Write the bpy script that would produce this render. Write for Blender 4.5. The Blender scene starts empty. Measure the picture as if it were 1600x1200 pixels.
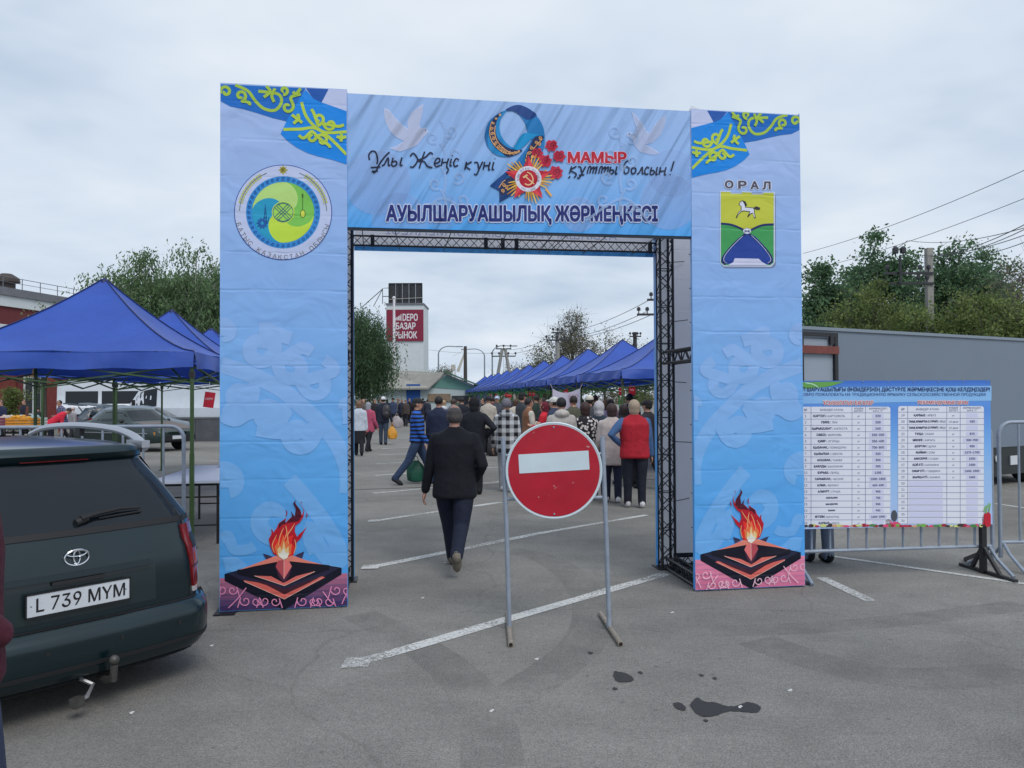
import bpy, bmesh, math, random, os
from mathutils import Vector, Matrix, kdtree
import numpy as np
R = math.radians
rnd = random.Random(7)
sc = bpy.context.scene
C = sc.collection

# ---------------------------------------------------------------- camera
CAM_H, F, PITCH, ROLL = 1.70, 1202.0, 1.0, 0.30
cd = bpy.data.cameras.new('camera'); cam = bpy.data.objects.new('camera', cd); C.objects.link(cam)
cd.sensor_width = 36.0; cd.lens = 36.0 * F / 1600.0; cd.clip_end = 3000; cd.clip_start = 0.05
CM = Matrix.Rotation(R(90 + PITCH), 4, 'X') @ Matrix.Rotation(R(-ROLL), 4, 'Z')
CM.translation = Vector((0, 0, CAM_H))
cam.matrix_world = CM
sc.camera = cam

# ---------------------------------------------------------------- sky, sun, exposure
SUN_EL, SUN_AZ = 52.0, 150.0          # azimuth clockwise from +Y
w = bpy.data.worlds.new('World'); sc.world = w; w.use_nodes = True
nt = w.node_tree; nt.nodes.clear()
def node(nt, t, **kw):
    n = nt.nodes.new(t)
    for k, v in kw.items():
        if k.startswith('i_'):
            key = k[2:]; key = int(key) if key.isdigit() else key.replace('_', ' ')
            n.inputs[key].default_value = v
        else: setattr(n, k, v)
    return n
def ln(nt, a, b): nt.links.new(a, b)
sky = node(nt, 'ShaderNodeTexSky', sky_type='NISHITA', sun_disc=False, sun_elevation=R(SUN_EL), sun_rotation=R(SUN_AZ), air_density=1.2, dust_density=2.0)
tc = node(nt, 'ShaderNodeTexCoord')
sp = node(nt, 'ShaderNodeSeparateXYZ'); ln(nt, tc.outputs['Generated'], sp.inputs[0])
# cloud deck: project the direction on a plane so that clouds flatten towards the horizon
mx = node(nt, 'ShaderNodeMath', operation='ADD', i_1=0.16); ln(nt, sp.outputs['Z'], mx.inputs[0])
dv = node(nt, 'ShaderNodeVectorMath', operation='DIVIDE'); cb = node(nt, 'ShaderNodeCombineXYZ')
for k in range(3): ln(nt, mx.outputs[0], cb.inputs[k])
ln(nt, tc.outputs['Generated'], dv.inputs[0]); ln(nt, cb.outputs[0], dv.inputs[1])
n1 = node(nt, 'ShaderNodeTexNoise', i_Scale=1.15, i_Detail=4.0, i_Roughness=0.55, i_Distortion=0.2); ln(nt, dv.outputs[0], n1.inputs['Vector'])
cr = node(nt, 'ShaderNodeValToRGB'); ln(nt, n1.outputs['Fac'], cr.inputs[0])
cr.color_ramp.elements[0].position = 0.30; cr.color_ramp.elements[0].color = (5.3, 6.5, 8.1, 1)
cr.color_ramp.elements[1].position = 0.72; cr.color_ramp.elements[1].color = (8.0, 8.7, 9.5, 1)
mk_ = node(nt, 'ShaderNodeValToRGB'); ln(nt, n1.outputs['Fac'], mk_.inputs[0])
mk_.color_ramp.elements[0].position = 0.25; mk_.color_ramp.elements[0].color = (0.80,) * 3 + (1,)
mk_.color_ramp.elements[1].position = 0.5; mk_.color_ramp.elements[1].color = (0.97,) * 3 + (1,)
mixs = node(nt, 'ShaderNodeMix', data_type='RGBA'); ln(nt, mk_.outputs[0], mixs.inputs[0])
ln(nt, sky.outputs[0], mixs.inputs[6]); ln(nt, cr.outputs[0], mixs.inputs[7])
bg = node(nt, 'ShaderNodeBackground', i_Strength=0.10); ln(nt, mixs.outputs[2], bg.inputs[0])
wo = node(nt, 'ShaderNodeOutputWorld'); ln(nt, bg.outputs[0], wo.inputs[0])

sl = bpy.data.lights.new('sun', 'SUN'); sun = bpy.data.objects.new('sun', sl); C.objects.link(sun)
sl.energy = 1.5; sl.angle = R(28); sl.color = (1.0, 0.97, 0.93)
sd = Vector((math.sin(R(SUN_AZ)) * math.cos(R(SUN_EL)), math.cos(R(SUN_AZ)) * math.cos(R(SUN_EL)), math.sin(R(SUN_EL))))
sun.rotation_euler = sd.to_track_quat('Z', 'Y').to_euler(); sun.location = (0, 0, 30)
sc.view_settings.view_transform = 'Standard'; sc.view_settings.look = 'None'
sc.view_settings.gamma = 1.0; sc.view_settings.exposure = 0.0
sc.render.resolution_x, sc.render.resolution_y = 1024, 768
sc.render.engine = 'CYCLES'
sc.cycles.max_bounces = 4; sc.cycles.diffuse_bounces = 2; sc.cycles.glossy_bounces = 2; sc.cycles.transparent_max_bounces = 24; sc.cycles.use_denoising = True

# ---------------------------------------------------------------- pixel helpers (photo is 1600 x 1200)
CI = CM.to_3x3()
def ray(px, py): return CI @ Vector((px - 800, 600 - py, -F))
def G(px, py, z=0.0):
    d = ray(px, py); t = (z - CAM_H) / d.z
    return Vector((d.x * t, d.y * t, z))
def AT(px, py, Y):
    d = ray(px, py); t = Y / d.y
    return Vector((d.x * t, Y, CAM_H + d.z * t))
def plane_uv(px, py, o, ux, n):
    d = ray(px, py); t = (o - Vector((0, 0, CAM_H))).dot(n) / d.dot(n)
    p = Vector((0, 0, CAM_H)) + d * t - o
    return p.dot(ux), p.z

# ---------------------------------------------------------------- materials
def s2l(*c):
    c = c[0] if len(c) == 1 else c
    return tuple(((v / 255) / 12.92 if v / 255 <= 0.04045 else ((v / 255 + 0.055) / 1.055) ** 2.4) for v in c)
MATS = {}
def mat(name, col, rough=0.6, metal=0.0, var=0.0, vscale=6.0, bump=0.0, bscale=40.0, spec=0.5, coat=0.0, trans=0.0, emit=0.0, alpha=1.0, dirt=0.0):
    if name in MATS: return MATS[name]
    m = bpy.data.materials.new(name); m.use_nodes = True; nt = m.node_tree
    b = nt.nodes['Principled BSDF']; c = tuple(col) + (1,)
    b.inputs['Base Color'].default_value = c; b.inputs['Roughness'].default_value = rough; b.inputs['Metallic'].default_value = metal
    b.inputs['Specular IOR Level'].default_value = spec; b.inputs['Coat Weight'].default_value = coat
    if trans: b.inputs['Transmission Weight'].default_value = trans
    if alpha < 1: b.inputs['Alpha'].default_value = alpha
    if emit: b.inputs['Emission Color'].default_value = c; b.inputs['Emission Strength'].default_value = emit
    if var or bump or dirt:
        tc = node(nt, 'ShaderNodeTexCoord')
    if var or dirt:
        n = node(nt, 'ShaderNodeTexNoise', i_Scale=vscale, i_Detail=5.0, i_Roughness=0.65); ln(nt, tc.outputs['Object'], n.inputs['Vector'])
        r = node(nt, 'ShaderNodeValToRGB'); ln(nt, n.outputs['Fac'], r.inputs[0])
        v = max(var, dirt)
        r.color_ramp.elements[0].position = 0.3; r.color_ramp.elements[0].color = tuple(x * (1 - v) for x in col) + (1,)
        r.color_ramp.elements[1].position = 0.7; r.color_ramp.elements[1].color = tuple(min(1, x * (1 + v)) for x in col) + (1,)
        ln(nt, r.outputs[0], b.inputs['Base Color'])
    if bump:
        n2 = node(nt, 'ShaderNodeTexNoise', i_Scale=bscale, i_Detail=4.0); ln(nt, tc.outputs['Object'], n2.inputs['Vector'])
        bp = node(nt, 'ShaderNodeBump', i_Strength=bump, i_Distance=0.02); ln(nt, n2.outputs['Fac'], bp.inputs['Height'])
        ln(nt, bp.outputs[0], b.inputs['Normal'])
    MATS[name] = m
    return m

# ---------------------------------------------------------------- mesh helpers
class MB:
    def __init__(s): s.v = []; s.f = []; s.m = []
    def add(s, vs, fs, mi=0):
        o = len(s.v); s.v += [tuple(v) for v in vs]; s.f += [tuple(i + o for i in f) for f in fs]; s.m += [mi] * len(fs); return s
    def box(s, c, size, rz=0.0, mi=0, M=None):
        hx, hy, hz = size[0] / 2, size[1] / 2, size[2] / 2
        vs = [Vector((x, y, z)) for z in (-hz, hz) for y in (-hy, hy) for x in (-hx, hx)]
        Mx = (M if M is not None else Matrix.Rotation(rz, 3, 'Z'))
        vs = [Mx @ v + Vector(c) for v in vs]
        return s.add(vs, [(0, 2, 3, 1), (4, 5, 7, 6), (0, 1, 5, 4), (2, 6, 7, 3), (0, 4, 6, 2), (1, 3, 7, 5)], mi)
    def bar(s, a, b, wx, wy=None, mi=0):
        a, b = Vector(a), Vector(b); d = b - a; L = d.length
        q = d.to_track_quat('Z', 'Y').to_matrix()
        return s.box((a + b) / 2, (wx, wy or wx, L), M=q, mi=mi)
    def tube(s, pts, r, n=8, mi=0, caps=True, sx=1.0):
        pts = [Vector(p) for p in pts]; rs = r if isinstance(r, (list, tuple)) else [r] * len(pts)
        t0 = (pts[1] - pts[0]).normalized()
        u = t0.orthogonal().normalized(); vs = []; prev = t0
        for i, p in enumerate(pts):
            t = (pts[min(i + 1, len(pts) - 1)] - pts[max(i - 1, 0)]).normalized()
            u = prev.rotation_difference(t) @ u; u = (u - t * u.dot(t)).normalized(); prev = t; w_ = t.cross(u)
            for k in range(n):
                a = 2 * math.pi * k / n
                vs.append(p + (u * math.cos(a) * sx + w_ * math.sin(a)) * rs[i])
        fs = [(i * n + k, i * n + (k + 1) % n, (i + 1) * n + (k + 1) % n, (i + 1) * n + k) for i in range(len(pts) - 1) for k in range(n)]
        if caps: fs += [tuple(range(n - 1, -1, -1)), tuple((len(pts) - 1) * n + k for k in range(n))]
        return s.add(vs, fs, mi)
    def lathe(s, prof, n=16, M=None, mi=0):
        M = M or Matrix.Identity(4); vs = []
        for (r_, z) in prof:
            for k in range(n):
                a = 2 * math.pi * k / n; vs.append(M @ Vector((r_ * math.cos(a), r_ * math.sin(a), z)))
        fs = [(i * n + k, i * n + (k + 1) % n, (i + 1) * n + (k + 1) % n, (i + 1) * n + k) for i in range(len(prof) - 1) for k in range(n)]
        fs += [tuple(range(n - 1, -1, -1)), tuple((len(prof) - 1) * n + k for k in range(n))]
        return s.add(vs, fs, mi)
    def prism(s, poly, h0, h1, mi=0, axis='z'):
        n = len(poly)
        conv = {'z': lambda a, b, h: (a, b, h), 'y': lambda a, b, h: (a, h, b), 'x': lambda a, b, h: (h, a, b)}[axis]
        vs = [conv(a, b, h0) for a, b in poly] + [conv(a, b, h1) for a, b in poly]
        fs = [tuple(range(n))[::-1], tuple(range(n, 2 * n))] + [(i, (i + 1) % n, n + (i + 1) % n, n + i) for i in range(n)]
        return s.add(vs, fs, mi)
    def ell(s, c, rad, nu=12, nv=8, mi=0, M=None):
        vs = [Vector((0, 0, -1))]
        for j in range(1, nv):
            a = -math.pi / 2 + math.pi * j / nv
            for k in range(nu):
                b = 2 * math.pi * k / nu; vs.append(Vector((math.cos(a) * math.cos(b), math.cos(a) * math.sin(b), math.sin(a))))
        vs.append(Vector((0, 0, 1)))
        fs = [(0, 1 + (k + 1) % nu, 1 + k) for k in range(nu)]
        for j in range(nv - 2):
            for k in range(nu):
                fs.append((1 + j * nu + k, 1 + j * nu + (k + 1) % nu, 1 + (j + 1) * nu + (k + 1) % nu, 1 + (j + 1) * nu + k))
        t = len(vs) - 1; o = 1 + (nv - 2) * nu
        fs += [(t, o + k, o + (k + 1) % nu) for k in range(nu)]
        M = M or Matrix.Identity(3)
        return s.add([M @ Vector((v.x * rad[0], v.y * rad[1], v.z * rad[2])) + Vector(c) for v in vs], fs, mi)
    def build(s, name, mats, parent=None, smooth=False, fix=True, **props):
        me = bpy.data.meshes.new(name); me.from_pydata(s.v, [], s.f)
        mats = mats if isinstance(mats, (list, tuple)) else [mats]
        for m in mats: me.materials.append(m)
        if len(mats) > 1: me.polygons.foreach_set('material_index', s.m)
        if fix:
            bm = bmesh.new(); bm.from_mesh(me); bmesh.ops.recalc_face_normals(bm, faces=bm.faces); bm.to_mesh(me); bm.free()
        if smooth:
            me.polygons.foreach_set('use_smooth', [True] * len(me.polygons))
            if smooth != 'all':
                try: me.set_sharp_from_angle(angle=R(40))
                except Exception: pass
        o = bpy.data.objects.new(name, me); C.objects.link(o)
        if parent is not None: o.parent = parent
        for k, v in props.items(): o[k] = v
        return o
def thing(name, label, cat, loc=(0, 0, 0), rz=0.0, group=None):
    o = bpy.data.objects.new(name, None); C.objects.link(o); o.location = loc; o.rotation_euler = (0, 0, rz)
    o.empty_display_size = 0.2
    o['label'] = label; o['category'] = cat
    if group: o['group'] = group
    return o
def tag(o, label=None, cat=None, group=None, kind=None):
    for k, v in (('label', label), ('category', cat), ('group', group), ('kind', kind)):
        if v: o[k] = v
    return o
def copy_tree(o, parent=None, **props):
    c = o.copy(); C.objects.link(c); c.parent = parent
    for ch in list(o.children): copy_tree(ch, c)
    for k, v in props.items(): c[k] = v
    return c
def lerp(a, b, t): return a + (b - a) * t
def interp(tab, x):
    if x <= tab[0][0]: return tab[0][1]
    for (a, va), (b, vb) in zip(tab, tab[1:]):
        if x <= b: return lerp(va, vb, (x - a) / (b - a))
    return tab[-1][1]
def cr_curve(pts, n=8):          # Catmull-Rom through 2-D or 3-D points
    P = [Vector(p) for p in pts]; out = []
    for i in range(len(P) - 1):
        p0, p1, p2, p3 = P[max(i - 1, 0)], P[i], P[i + 1], P[min(i + 2, len(P) - 1)]
        for k in range(n):
            t = k / n
            out.append(0.5 * ((2 * p1) + (p2 - p0) * t + (2 * p0 - 5 * p1 + 4 * p2 - p3) * t * t + (3 * p1 - p0 - 3 * p2 + p3) * t ** 3))
    out.append(P[-1]); return out

# ---------------------------------------------------------------- lettering
FONT = None
try: FONT = bpy.data.fonts.load(os.path.join(bpy.utils.system_resource('DATAFILES'), 'fonts', 'Inter.woff2'))
except Exception: pass
_txt = {}
from mathutils.geometry import interpolate_bezier, delaunay_2d_cdt
def _inside(p, poly):
    c = False; j = len(poly) - 1
    for i in range(len(poly)):
        if (poly[i][1] > p[1]) != (poly[j][1] > p[1]) and p[0] < (poly[j][0] - poly[i][0]) * (p[1] - poly[i][1]) / (poly[j][1] - poly[i][1]) + poly[i][0]: c = not c
        j = i
    return c
def _area(P): return sum(P[i - 1][0] * P[i][1] - P[i][0] * P[i - 1][1] for i in range(len(P))) / 2
def text_geo(s, bold=0.0, shear=0.0, res=4):
    """flat letter faces: every outer contour is filled on its own (with its holes), so overlapping contours stay solid"""
    key = (s, shear)
    if key in _txt: return _txt[key]
    cu = bpy.data.curves.new('lettering', 'FONT'); cu.body = s; cu.shear = shear
    if FONT: cu.font = FONT
    ob = bpy.data.objects.new('lettering', cu); C.objects.link(ob)
    bpy.context.view_layer.update()
    dg = bpy.context.evaluated_depsgraph_get(); cv = ob.evaluated_get(dg).to_curve(dg)
    loops = []
    for sp in cv.splines:
        bz = sp.bezier_points; n = len(bz); P = []
        for i in range(n):
            a, b = bz[i], bz[(i + 1) % n]
            straight = (a.handle_right - a.co).length < 1e-5 and (b.handle_left - b.co).length < 1e-5
            P += [(q.x, q.y) for q in interpolate_bezier(a.co, a.handle_right, b.handle_left, b.co, 2 if straight else res + 1)[:-1]]
        Q = [P[i] for i in range(len(P)) if (Vector(P[i]) - Vector(P[i - 1])).length > 1e-5]
        if len(Q) > 2: loops.append(Q)
    ob.evaluated_get(dg).to_curve_clear(); bpy.data.objects.remove(ob); bpy.data.curves.remove(cu)
    V, Fs = [], []
    if loops:
        pts, eds = [], []
        for L in loops:
            o_ = len(pts); pts += [Vector(p) for p in L]; eds += [(o_ + i, o_ + (i + 1) % len(L)) for i in range(len(L))]
        r_ = delaunay_2d_cdt(pts, eds, [], 0, 1e-6)
        V = [(v.x, v.y) for v in r_[0]]
        bbs = [(min(p[0] for p in L), max(p[0] for p in L), min(p[1] for p in L), max(p[1] for p in L), L) for L in loops]
        for t in r_[2]:
            cx = sum(V[i][0] for i in t) / len(t); cy = sum(V[i][1] for i in t) / len(t); wn = 0
            for x0, x1, y0, y1, L in bbs:
                if not (x0 <= cx <= x1 and y0 <= cy <= y1): continue
                for i in range(len(L)):
                    (ax, ay), (bx, by) = L[i - 1], L[i]
                    if (ay <= cy) != (by <= cy):
                        xx = ax + (cy - ay) / (by - ay) * (bx - ax)
                        if xx > cx: wn += 1 if by > ay else -1
            if wn: Fs.append(tuple(t))
    _txt[key] = (V, Fs); return V, Fs
def fit_text(s, x0, x1, y0, y1, bold=0.0, shear=0.0, keep=False, ref=None, align='c'):
    """2-D vertices of the string fitted in a box (keep = keep the letters' proportions)"""
    v, f = text_geo(s, bold, shear)
    if not v: return [], []
    rv = text_geo(ref, bold, shear)[0] if ref else v
    ax0, ax1 = min(p[0] for p in v), max(p[0] for p in v); ay0, ay1 = min(p[1] for p in rv), max(p[1] for p in rv)
    sx, sy = (x1 - x0) / (ax1 - ax0), (y1 - y0) / (ay1 - ay0)
    if keep:
        sx = min(sx, sy * 1.0)
        wd = sx * (ax1 - ax0); x0 = x0 + {'c': (x1 - x0 - wd) / 2, 'l': 0, 'r': x1 - x0 - wd}[align]
    return [(x0 + (p[0] - ax0) * sx, y0 + (p[1] - ay0) * sy) for p in v], f
# ================================================================ ground
def asphalt():
    m = bpy.data.materials.new('asphalt'); m.use_nodes = True; nt = m.node_tree; b = nt.nodes['Principled BSDF']
    tc = node(nt, 'ShaderNodeTexCoord')
    big = node(nt, 'ShaderNodeTexNoise', i_Scale=0.35, i_Detail=3.0, i_Roughness=0.6, i_Distortion=0.6); ln(nt, tc.outputs['Object'], big.inputs['Vector'])
    mp = node(nt, 'ShaderNodeMapping'); mp.inputs['Scale'].default_value = (1.0, 1.3, 1); mp.inputs['Rotation'].default_value = (0, 0, 0.5); ln(nt, tc.outputs['Object'], mp.inputs[0])
    mid = node(nt, 'ShaderNodeTexNoise', i_Scale=1.6, i_Detail=3.0, i_Roughness=0.7); ln(nt, mp.outputs[0], mid.inputs['Vector'])
    fine = node(nt, 'ShaderNodeTexNoise', i_Scale=95.0, i_Detail=1.0, i_Roughness=0.8); ln(nt, tc.outputs['Object'], fine.inputs['Vector'])
    vor = node(nt, 'ShaderNodeTexVoronoi', i_Scale=130.0); ln(nt, tc.outputs['Object'], vor.inputs['Vector'])
    r1 = node(nt, 'ShaderNodeValToRGB'); ln(nt, big.outputs['Fac'], r1.inputs[0])
    r1.color_ramp.elements[0].position = 0.32; r1.color_ramp.elements[0].color = (0.184, 0.176, 0.162, 1)
    r1.color_ramp.elements[1].position = 0.66; r1.color_ramp.elements[1].color = (0.262, 0.250, 0.230, 1)
    r2 = node(nt, 'ShaderNodeMapRange', i_1=0.3, i_2=0.7, i_3=0.86, i_4=1.10); ln(nt, mid.outputs['Fac'], r2.inputs[0])
    r3 = node(nt, 'ShaderNodeMapRange', i_1=0.25, i_2=0.75, i_3=0.62, i_4=1.38); ln(nt, fine.outputs['Fac'], r3.inputs[0])
    mu = node(nt, 'ShaderNodeMath', operation='MULTIPLY'); ln(nt, r2.outputs[0], mu.inputs[0]); ln(nt, r3.outputs[0], mu.inputs[1])
    # coarse grain and dark pits
    gr = node(nt, 'ShaderNodeTexNoise', i_Scale=26.0, i_Detail=2.0, i_Roughness=0.8); ln(nt, tc.outputs['Object'], gr.inputs['Vector'])
    g1 = node(nt, 'ShaderNodeMapRange', i_1=0.3, i_2=0.7, i_3=0.87, i_4=1.13); ln(nt, gr.outputs['Fac'], g1.inputs[0])
    pv = node(nt, 'ShaderNodeTexVoronoi', i_Scale=5.5); ln(nt, tc.outputs['Object'], pv.inputs['Vector'])
    p1 = node(nt, 'ShaderNodeMapRange', i_1=0.03, i_2=0.10, i_3=0.68, i_4=1.0); ln(nt, pv.outputs['Distance'], p1.inputs[0])
    gp = node(nt, 'ShaderNodeMath', operation='MULTIPLY'); ln(nt, g1.outputs[0], gp.inputs[0]); ln(nt, p1.outputs[0], gp.inputs[1])
    mu0 = mu; mu = node(nt, 'ShaderNodeMath', operation='MULTIPLY'); ln(nt, mu0.outputs[0], mu.inputs[0]); ln(nt, gp.outputs[0], mu.inputs[1])
    # fine cracks
    wn = node(nt, 'ShaderNodeTexNoise', i_Scale=1.2, i_Detail=2.0); ln(nt, tc.outputs['Object'], wn.inputs['Vector'])
    wm = node(nt, 'ShaderNodeMix', data_type='VECTOR'); wm.inputs[0].default_value = 0.35; ln(nt, tc.outputs['Object'], wm.inputs[4]); ln(nt, wn.outputs['Color'], wm.inputs[5])
    vc = node(nt, 'ShaderNodeTexVoronoi', feature='DISTANCE_TO_EDGE', i_Scale=0.42); ln(nt, wm.outputs[1], vc.inputs['Vector'])
    ck = node(nt, 'ShaderNodeMapRange', i_1=0.0, i_2=0.006, i_3=0.86, i_4=1.0); ln(nt, vc.outputs['Distance'], ck.inputs[0])
    mu2 = node(nt, 'ShaderNodeMath', operation='MULTIPLY'); ln(nt, mu.outputs[0], mu2.inputs[0]); ln(nt, ck.outputs[0], mu2.inputs[1])
    mix = node(nt, 'ShaderNodeVectorMath', operation='SCALE'); ln(nt, r1.outputs[0], mix.inputs[0]); ln(nt, mu2.outputs[0], mix.inputs['Scale'])
    ln(nt, mix.outputs[0], b.inputs['Base Color']); b.inputs['Roughness'].default_value = 0.88; b.inputs['Specular IOR Level'].default_value = 0.3
    ad = node(nt, 'ShaderNodeMath', operation='ADD'); ln(nt, fine.outputs['Fac'], ad.inputs[0]); ln(nt, vor.outputs['Distance'], ad.inputs[1])
    bp = node(nt, 'ShaderNodeBump', i_Strength=0.55, i_Distance=0.006); ln(nt, ad.outputs[0], bp.inputs['Height']); ln(nt, bp.outputs[0], b.inputs['Normal'])
    return m
ASPH = asphalt()
gm = MB(); gm.add([(-700, -60, 0), (700, -60, 0), (700, 900, 0), (-700, 900, 0)], [(0, 1, 2, 3)])
gr_ = gm.build('ground', ASPH); tag(gr_, 'worn grey asphalt of the open market square', 'ground', kind='structure')

def worn(name, col, lo, hi, scale, rough=0.8):
    m = bpy.data.materials.new(name); m.use_nodes = True; nt = m.node_tree; b = nt.nodes['Principled BSDF']
    b.inputs['Base Color'].default_value = tuple(col) + (1,); b.inputs['Roughness'].default_value = rough
    tc = node(nt, 'ShaderNodeTexCoord'); n = node(nt, 'ShaderNodeTexNoise', i_Scale=scale, i_Detail=6.0, i_Roughness=0.75); ln(nt, tc.outputs['Object'], n.inputs['Vector'])
    n2 = node(nt, 'ShaderNodeTexNoise', i_Scale=1.3, i_Detail=2.0); ln(nt, tc.outputs['Object'], n2.inputs['Vector'])
    a = node(nt, 'ShaderNodeMath', operation='MULTIPLY_ADD', i_1=0.6); ln(nt, n2.outputs['Fac'], a.inputs[0]); ln(nt, n.outputs['Fac'], a.inputs[2])
    r = node(nt, 'ShaderNodeMapRange', i_1=lo, i_2=hi); ln(nt, a.outputs[0], r.inputs[0]); ln(nt, r.outputs[0], b.inputs['Alpha'])
    return m
PAINT = worn('worn_white_paint', (0.60, 0.60, 0.58), 0.66, 0.86, 42.0)
PAINT2 = worn('faded_white_paint', (0.55, 0.55, 0.53), 0.60, 0.84, 30.0)
def strip(name, a, b, wd, m, label, z=0.004, cat='road marking', group='painted parking lines', end=False):
    a, b = Vector((a[0], a[1], 0)), Vector((b[0], b[1], 0)); d = (b - a).normalized(); n = Vector((-d.y, d.x, 0)) * wd / 2
    N = max(2, int((b - a).length / 0.4)); vs = []
    for i in range(N + 1):
        p = a.lerp(b, i / N)
        vs += [p - n * (1 + rnd.uniform(-.12, .12)) + Vector((0, 0, z)), p + n * (1 + rnd.uniform(-.12, .12)) + Vector((0, 0, z))]
    mb = MB().add(vs, [(2 * i, 2 * i + 2, 2 * i + 3, 2 * i + 1) for i in range(N)])
    if end:
        q = 0.085; p = a + d * 0.06
        mb.add([p + Vector((x, y, z + 0.004)) for x, y in ((-q, -q * 1.3), (q, -q * 1.0), (q, q * 1.2), (-q, q))], [(0, 1, 2, 3)])
    o = mb.build(name, m, fix=False); o['kind'] = 'structure'
    tag(o, label, cat)
    return o
LD = Vector((0.71, 0.70, 0)).normalized()
row = [((545, 1040), (1040, 897)), ((572, 888), (852, 832)), ((580, 815), (782, 785)), ((583, 771), (790, 752)), ((586, 743), (780, 730)), ((588, 725), (760, 716)), ((591, 711), (750, 705)), ((596, 701), (740, 696)), ((600, 692), (730, 688)), ((604, 685), (720, 682))]
for i, (a, b) in enumerate(row):
    A, B = G(*a), G(*b)
    strip('parking_line', A, B, 0.125 if i < 3 else 0.13, PAINT if i < 2 else PAINT2, ['white slanting parking line running under the no entry sign', 'white parking line beside the black clad walking man'][i] if i < 2 else 'faded white parking line, number %d from the front in the row inside the arch' % (i + 1), end=i < 3)
strip('parking_line', G(1283, 903), G(1362, 940), 0.10, PAINT2, 'short faded white line beside the right pylon foot')
strip('parking_line', G(1290, 868), G(1640, 918), 0.08, PAINT2, 'thin faded white line under the price board')
strip('parking_line', G(852, 832), G(1010, 805), 0.09, PAINT2, 'faint continuation of a parking line behind the no entry sign')
strip('parking_line', G(1555, 787), G(1640, 800), 0.08, PAINT2, 'faint white line in front of the grey box truck')
TAR = mat('tar_seam', (0.035, 0.035, 0.036), 0.7, var=0.3, vscale=20)
o = strip('asphalt_seam', G(480, 768), G(1040, 748), 0.055, TAR, 'dark tar seam crossing the asphalt inside the arch', z=0.003, cat='seam')
OIL = worn('oil_stain', (0.030, 0.029, 0.029), 0.46, 0.74, 34.0, 0.7)
def stain(name, cpx, outline, label):
    c = G(*cpx); vs = [Vector((0, 0, 0.0035)) + c]
    pts = cr_curve([Vector((*p, 0)) for p in outline + outline[:1]], 5)[:-1]
    mb = MB()
    wp = [G(cpx[0] + p.x + rnd.uniform(-.7, .7), cpx[1] + p.y + rnd.uniform(-.5, .5)) + Vector((0, 0, 0.0035)) for p in pts]
    mb.add(wp, [tuple(range(len(wp)))])
    o = mb.build(name, OIL, fix=False); o['kind'] = 'structure'; tag(o, label, 'stain')
stain('oil_stain', (1110, 1106), [(-32, -4), (-22, -15), (-8, -9), (6, -8), (22, -3), (40, -2), (56, -8), (70, -6), (79, 1), (70, 8), (40, 6), (24, 7), (8, 13), (-10, 15), (-24, 8)], 'largest black oil stain on the asphalt in front')
stain('oil_stain', (1062, 1104), [(-11, -5), (2, -5), (10, 3), (6, 7), (-6, 3)], 'small dark oil drop just left of the largest stain')
stain('oil_stain', (972, 1058), [(-14, -2), (-12, -9), (-6, -8), (4, -6), (15, 0), (17, 6), (2, 9), (-10, 6)], 'round dark oil stain below the right foot of the no entry sign')
for q, (x, y) in enumerate([(1000, 1052), (1095, 1056), (1116, 1061), (1102, 1127), (960, 1077), (922, 1021)]):
    stain('oil_stain', (x, y), [(-4, -1), (0, -2.4), (5, 0), (1, 2)], 'tiny dark oil spot on the asphalt, %s' % ['right of the round stain', 'above the largest stain on its left', 'above the largest stain on its right', 'below the largest stain', 'below the round stain', 'between the two feet of the no entry sign'][q])
# tyre arcs: faint darker sweeps
TYRE = worn('tyre_mark', (0.15, 0.143, 0.135), 0.64, 2.1, 2.0, 0.9)
def sweep(pts, wd, label):
    P = cr_curve([Vector(G(*p)) for p in pts], 8); vs = []
    for i, p in enumerate(P):
        d = (P[min(i + 1, len(P) - 1)] - P[max(i - 1, 0)]).normalized(); n = Vector((-d.y, d.x, 0)) * wd / 2
        vs += [p - n + Vector((0, 0, 0.002)), p + n + Vector((0, 0, 0.002))]
    o = MB().add(vs, [(2 * i, 2 * i + 2, 2 * i + 3, 2 * i + 1) for i in range(len(P) - 1)]).build('tyre_mark', TYRE, fix=False)
    o['kind'] = 'structure'; tag(o, label, 'tyre mark')
sweep([(795, 860), (850, 872), (900, 905), (925, 950), (915, 1000), (860, 1050), (760, 1110)], 0.32, 'dark curved tyre mark passing the feet of the no entry sign')
sweep([(560, 960), (640, 1000), (720, 1060), (760, 1130), (770, 1200)], 0.30, 'faint dark tyre mark curving towards the lower edge left of the sign')
sweep([(1180, 1000), (1300, 1040), (1430, 1060), (1600, 1050)], 0.35, 'faint dark tyre sweep at the lower right of the asphalt')
sweep([(985, 975), (1100, 985), (1250, 982), (1420, 968), (1600, 945)], 0.26, 'long pale curved tyre mark in front of the right pylon')
# litter specks
SPECK = mat('litter_white', (0.7, 0.7, 0.68), 0.7)
for q, (x, y) in enumerate([(695, 880), (768, 1112), (838, 1031), (1050, 958), (1156, 1106), (330, 1010), (205, 1115), (1234, 1080), (660, 935)]):
    c = G(x, y); mb = MB(); a = rnd.uniform(0, 3)
    mb.box(c + Vector((0, 0, 0.004)), (0.022, 0.014, 0.004), rz=a); mb.box(c + Vector((0.008, 0.004, 0.008)), (0.014, 0.010, 0.003), rz=a + .6)
    o = mb.build('litter_scrap', SPECK); tag(o, 'tiny white scrap of litter on the asphalt, ' + ['right behind the walking man', 'lowest one left of the oil stains', 'between the sign and its left foot', 'just right of the sign foot', 'on the largest oil stain', 'beside the estate car bumper', 'in front of the tow ball', 'far right of the oil stains', 'left of the sign near the long line'][q], 'litter', 'litter scraps on the asphalt')
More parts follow.
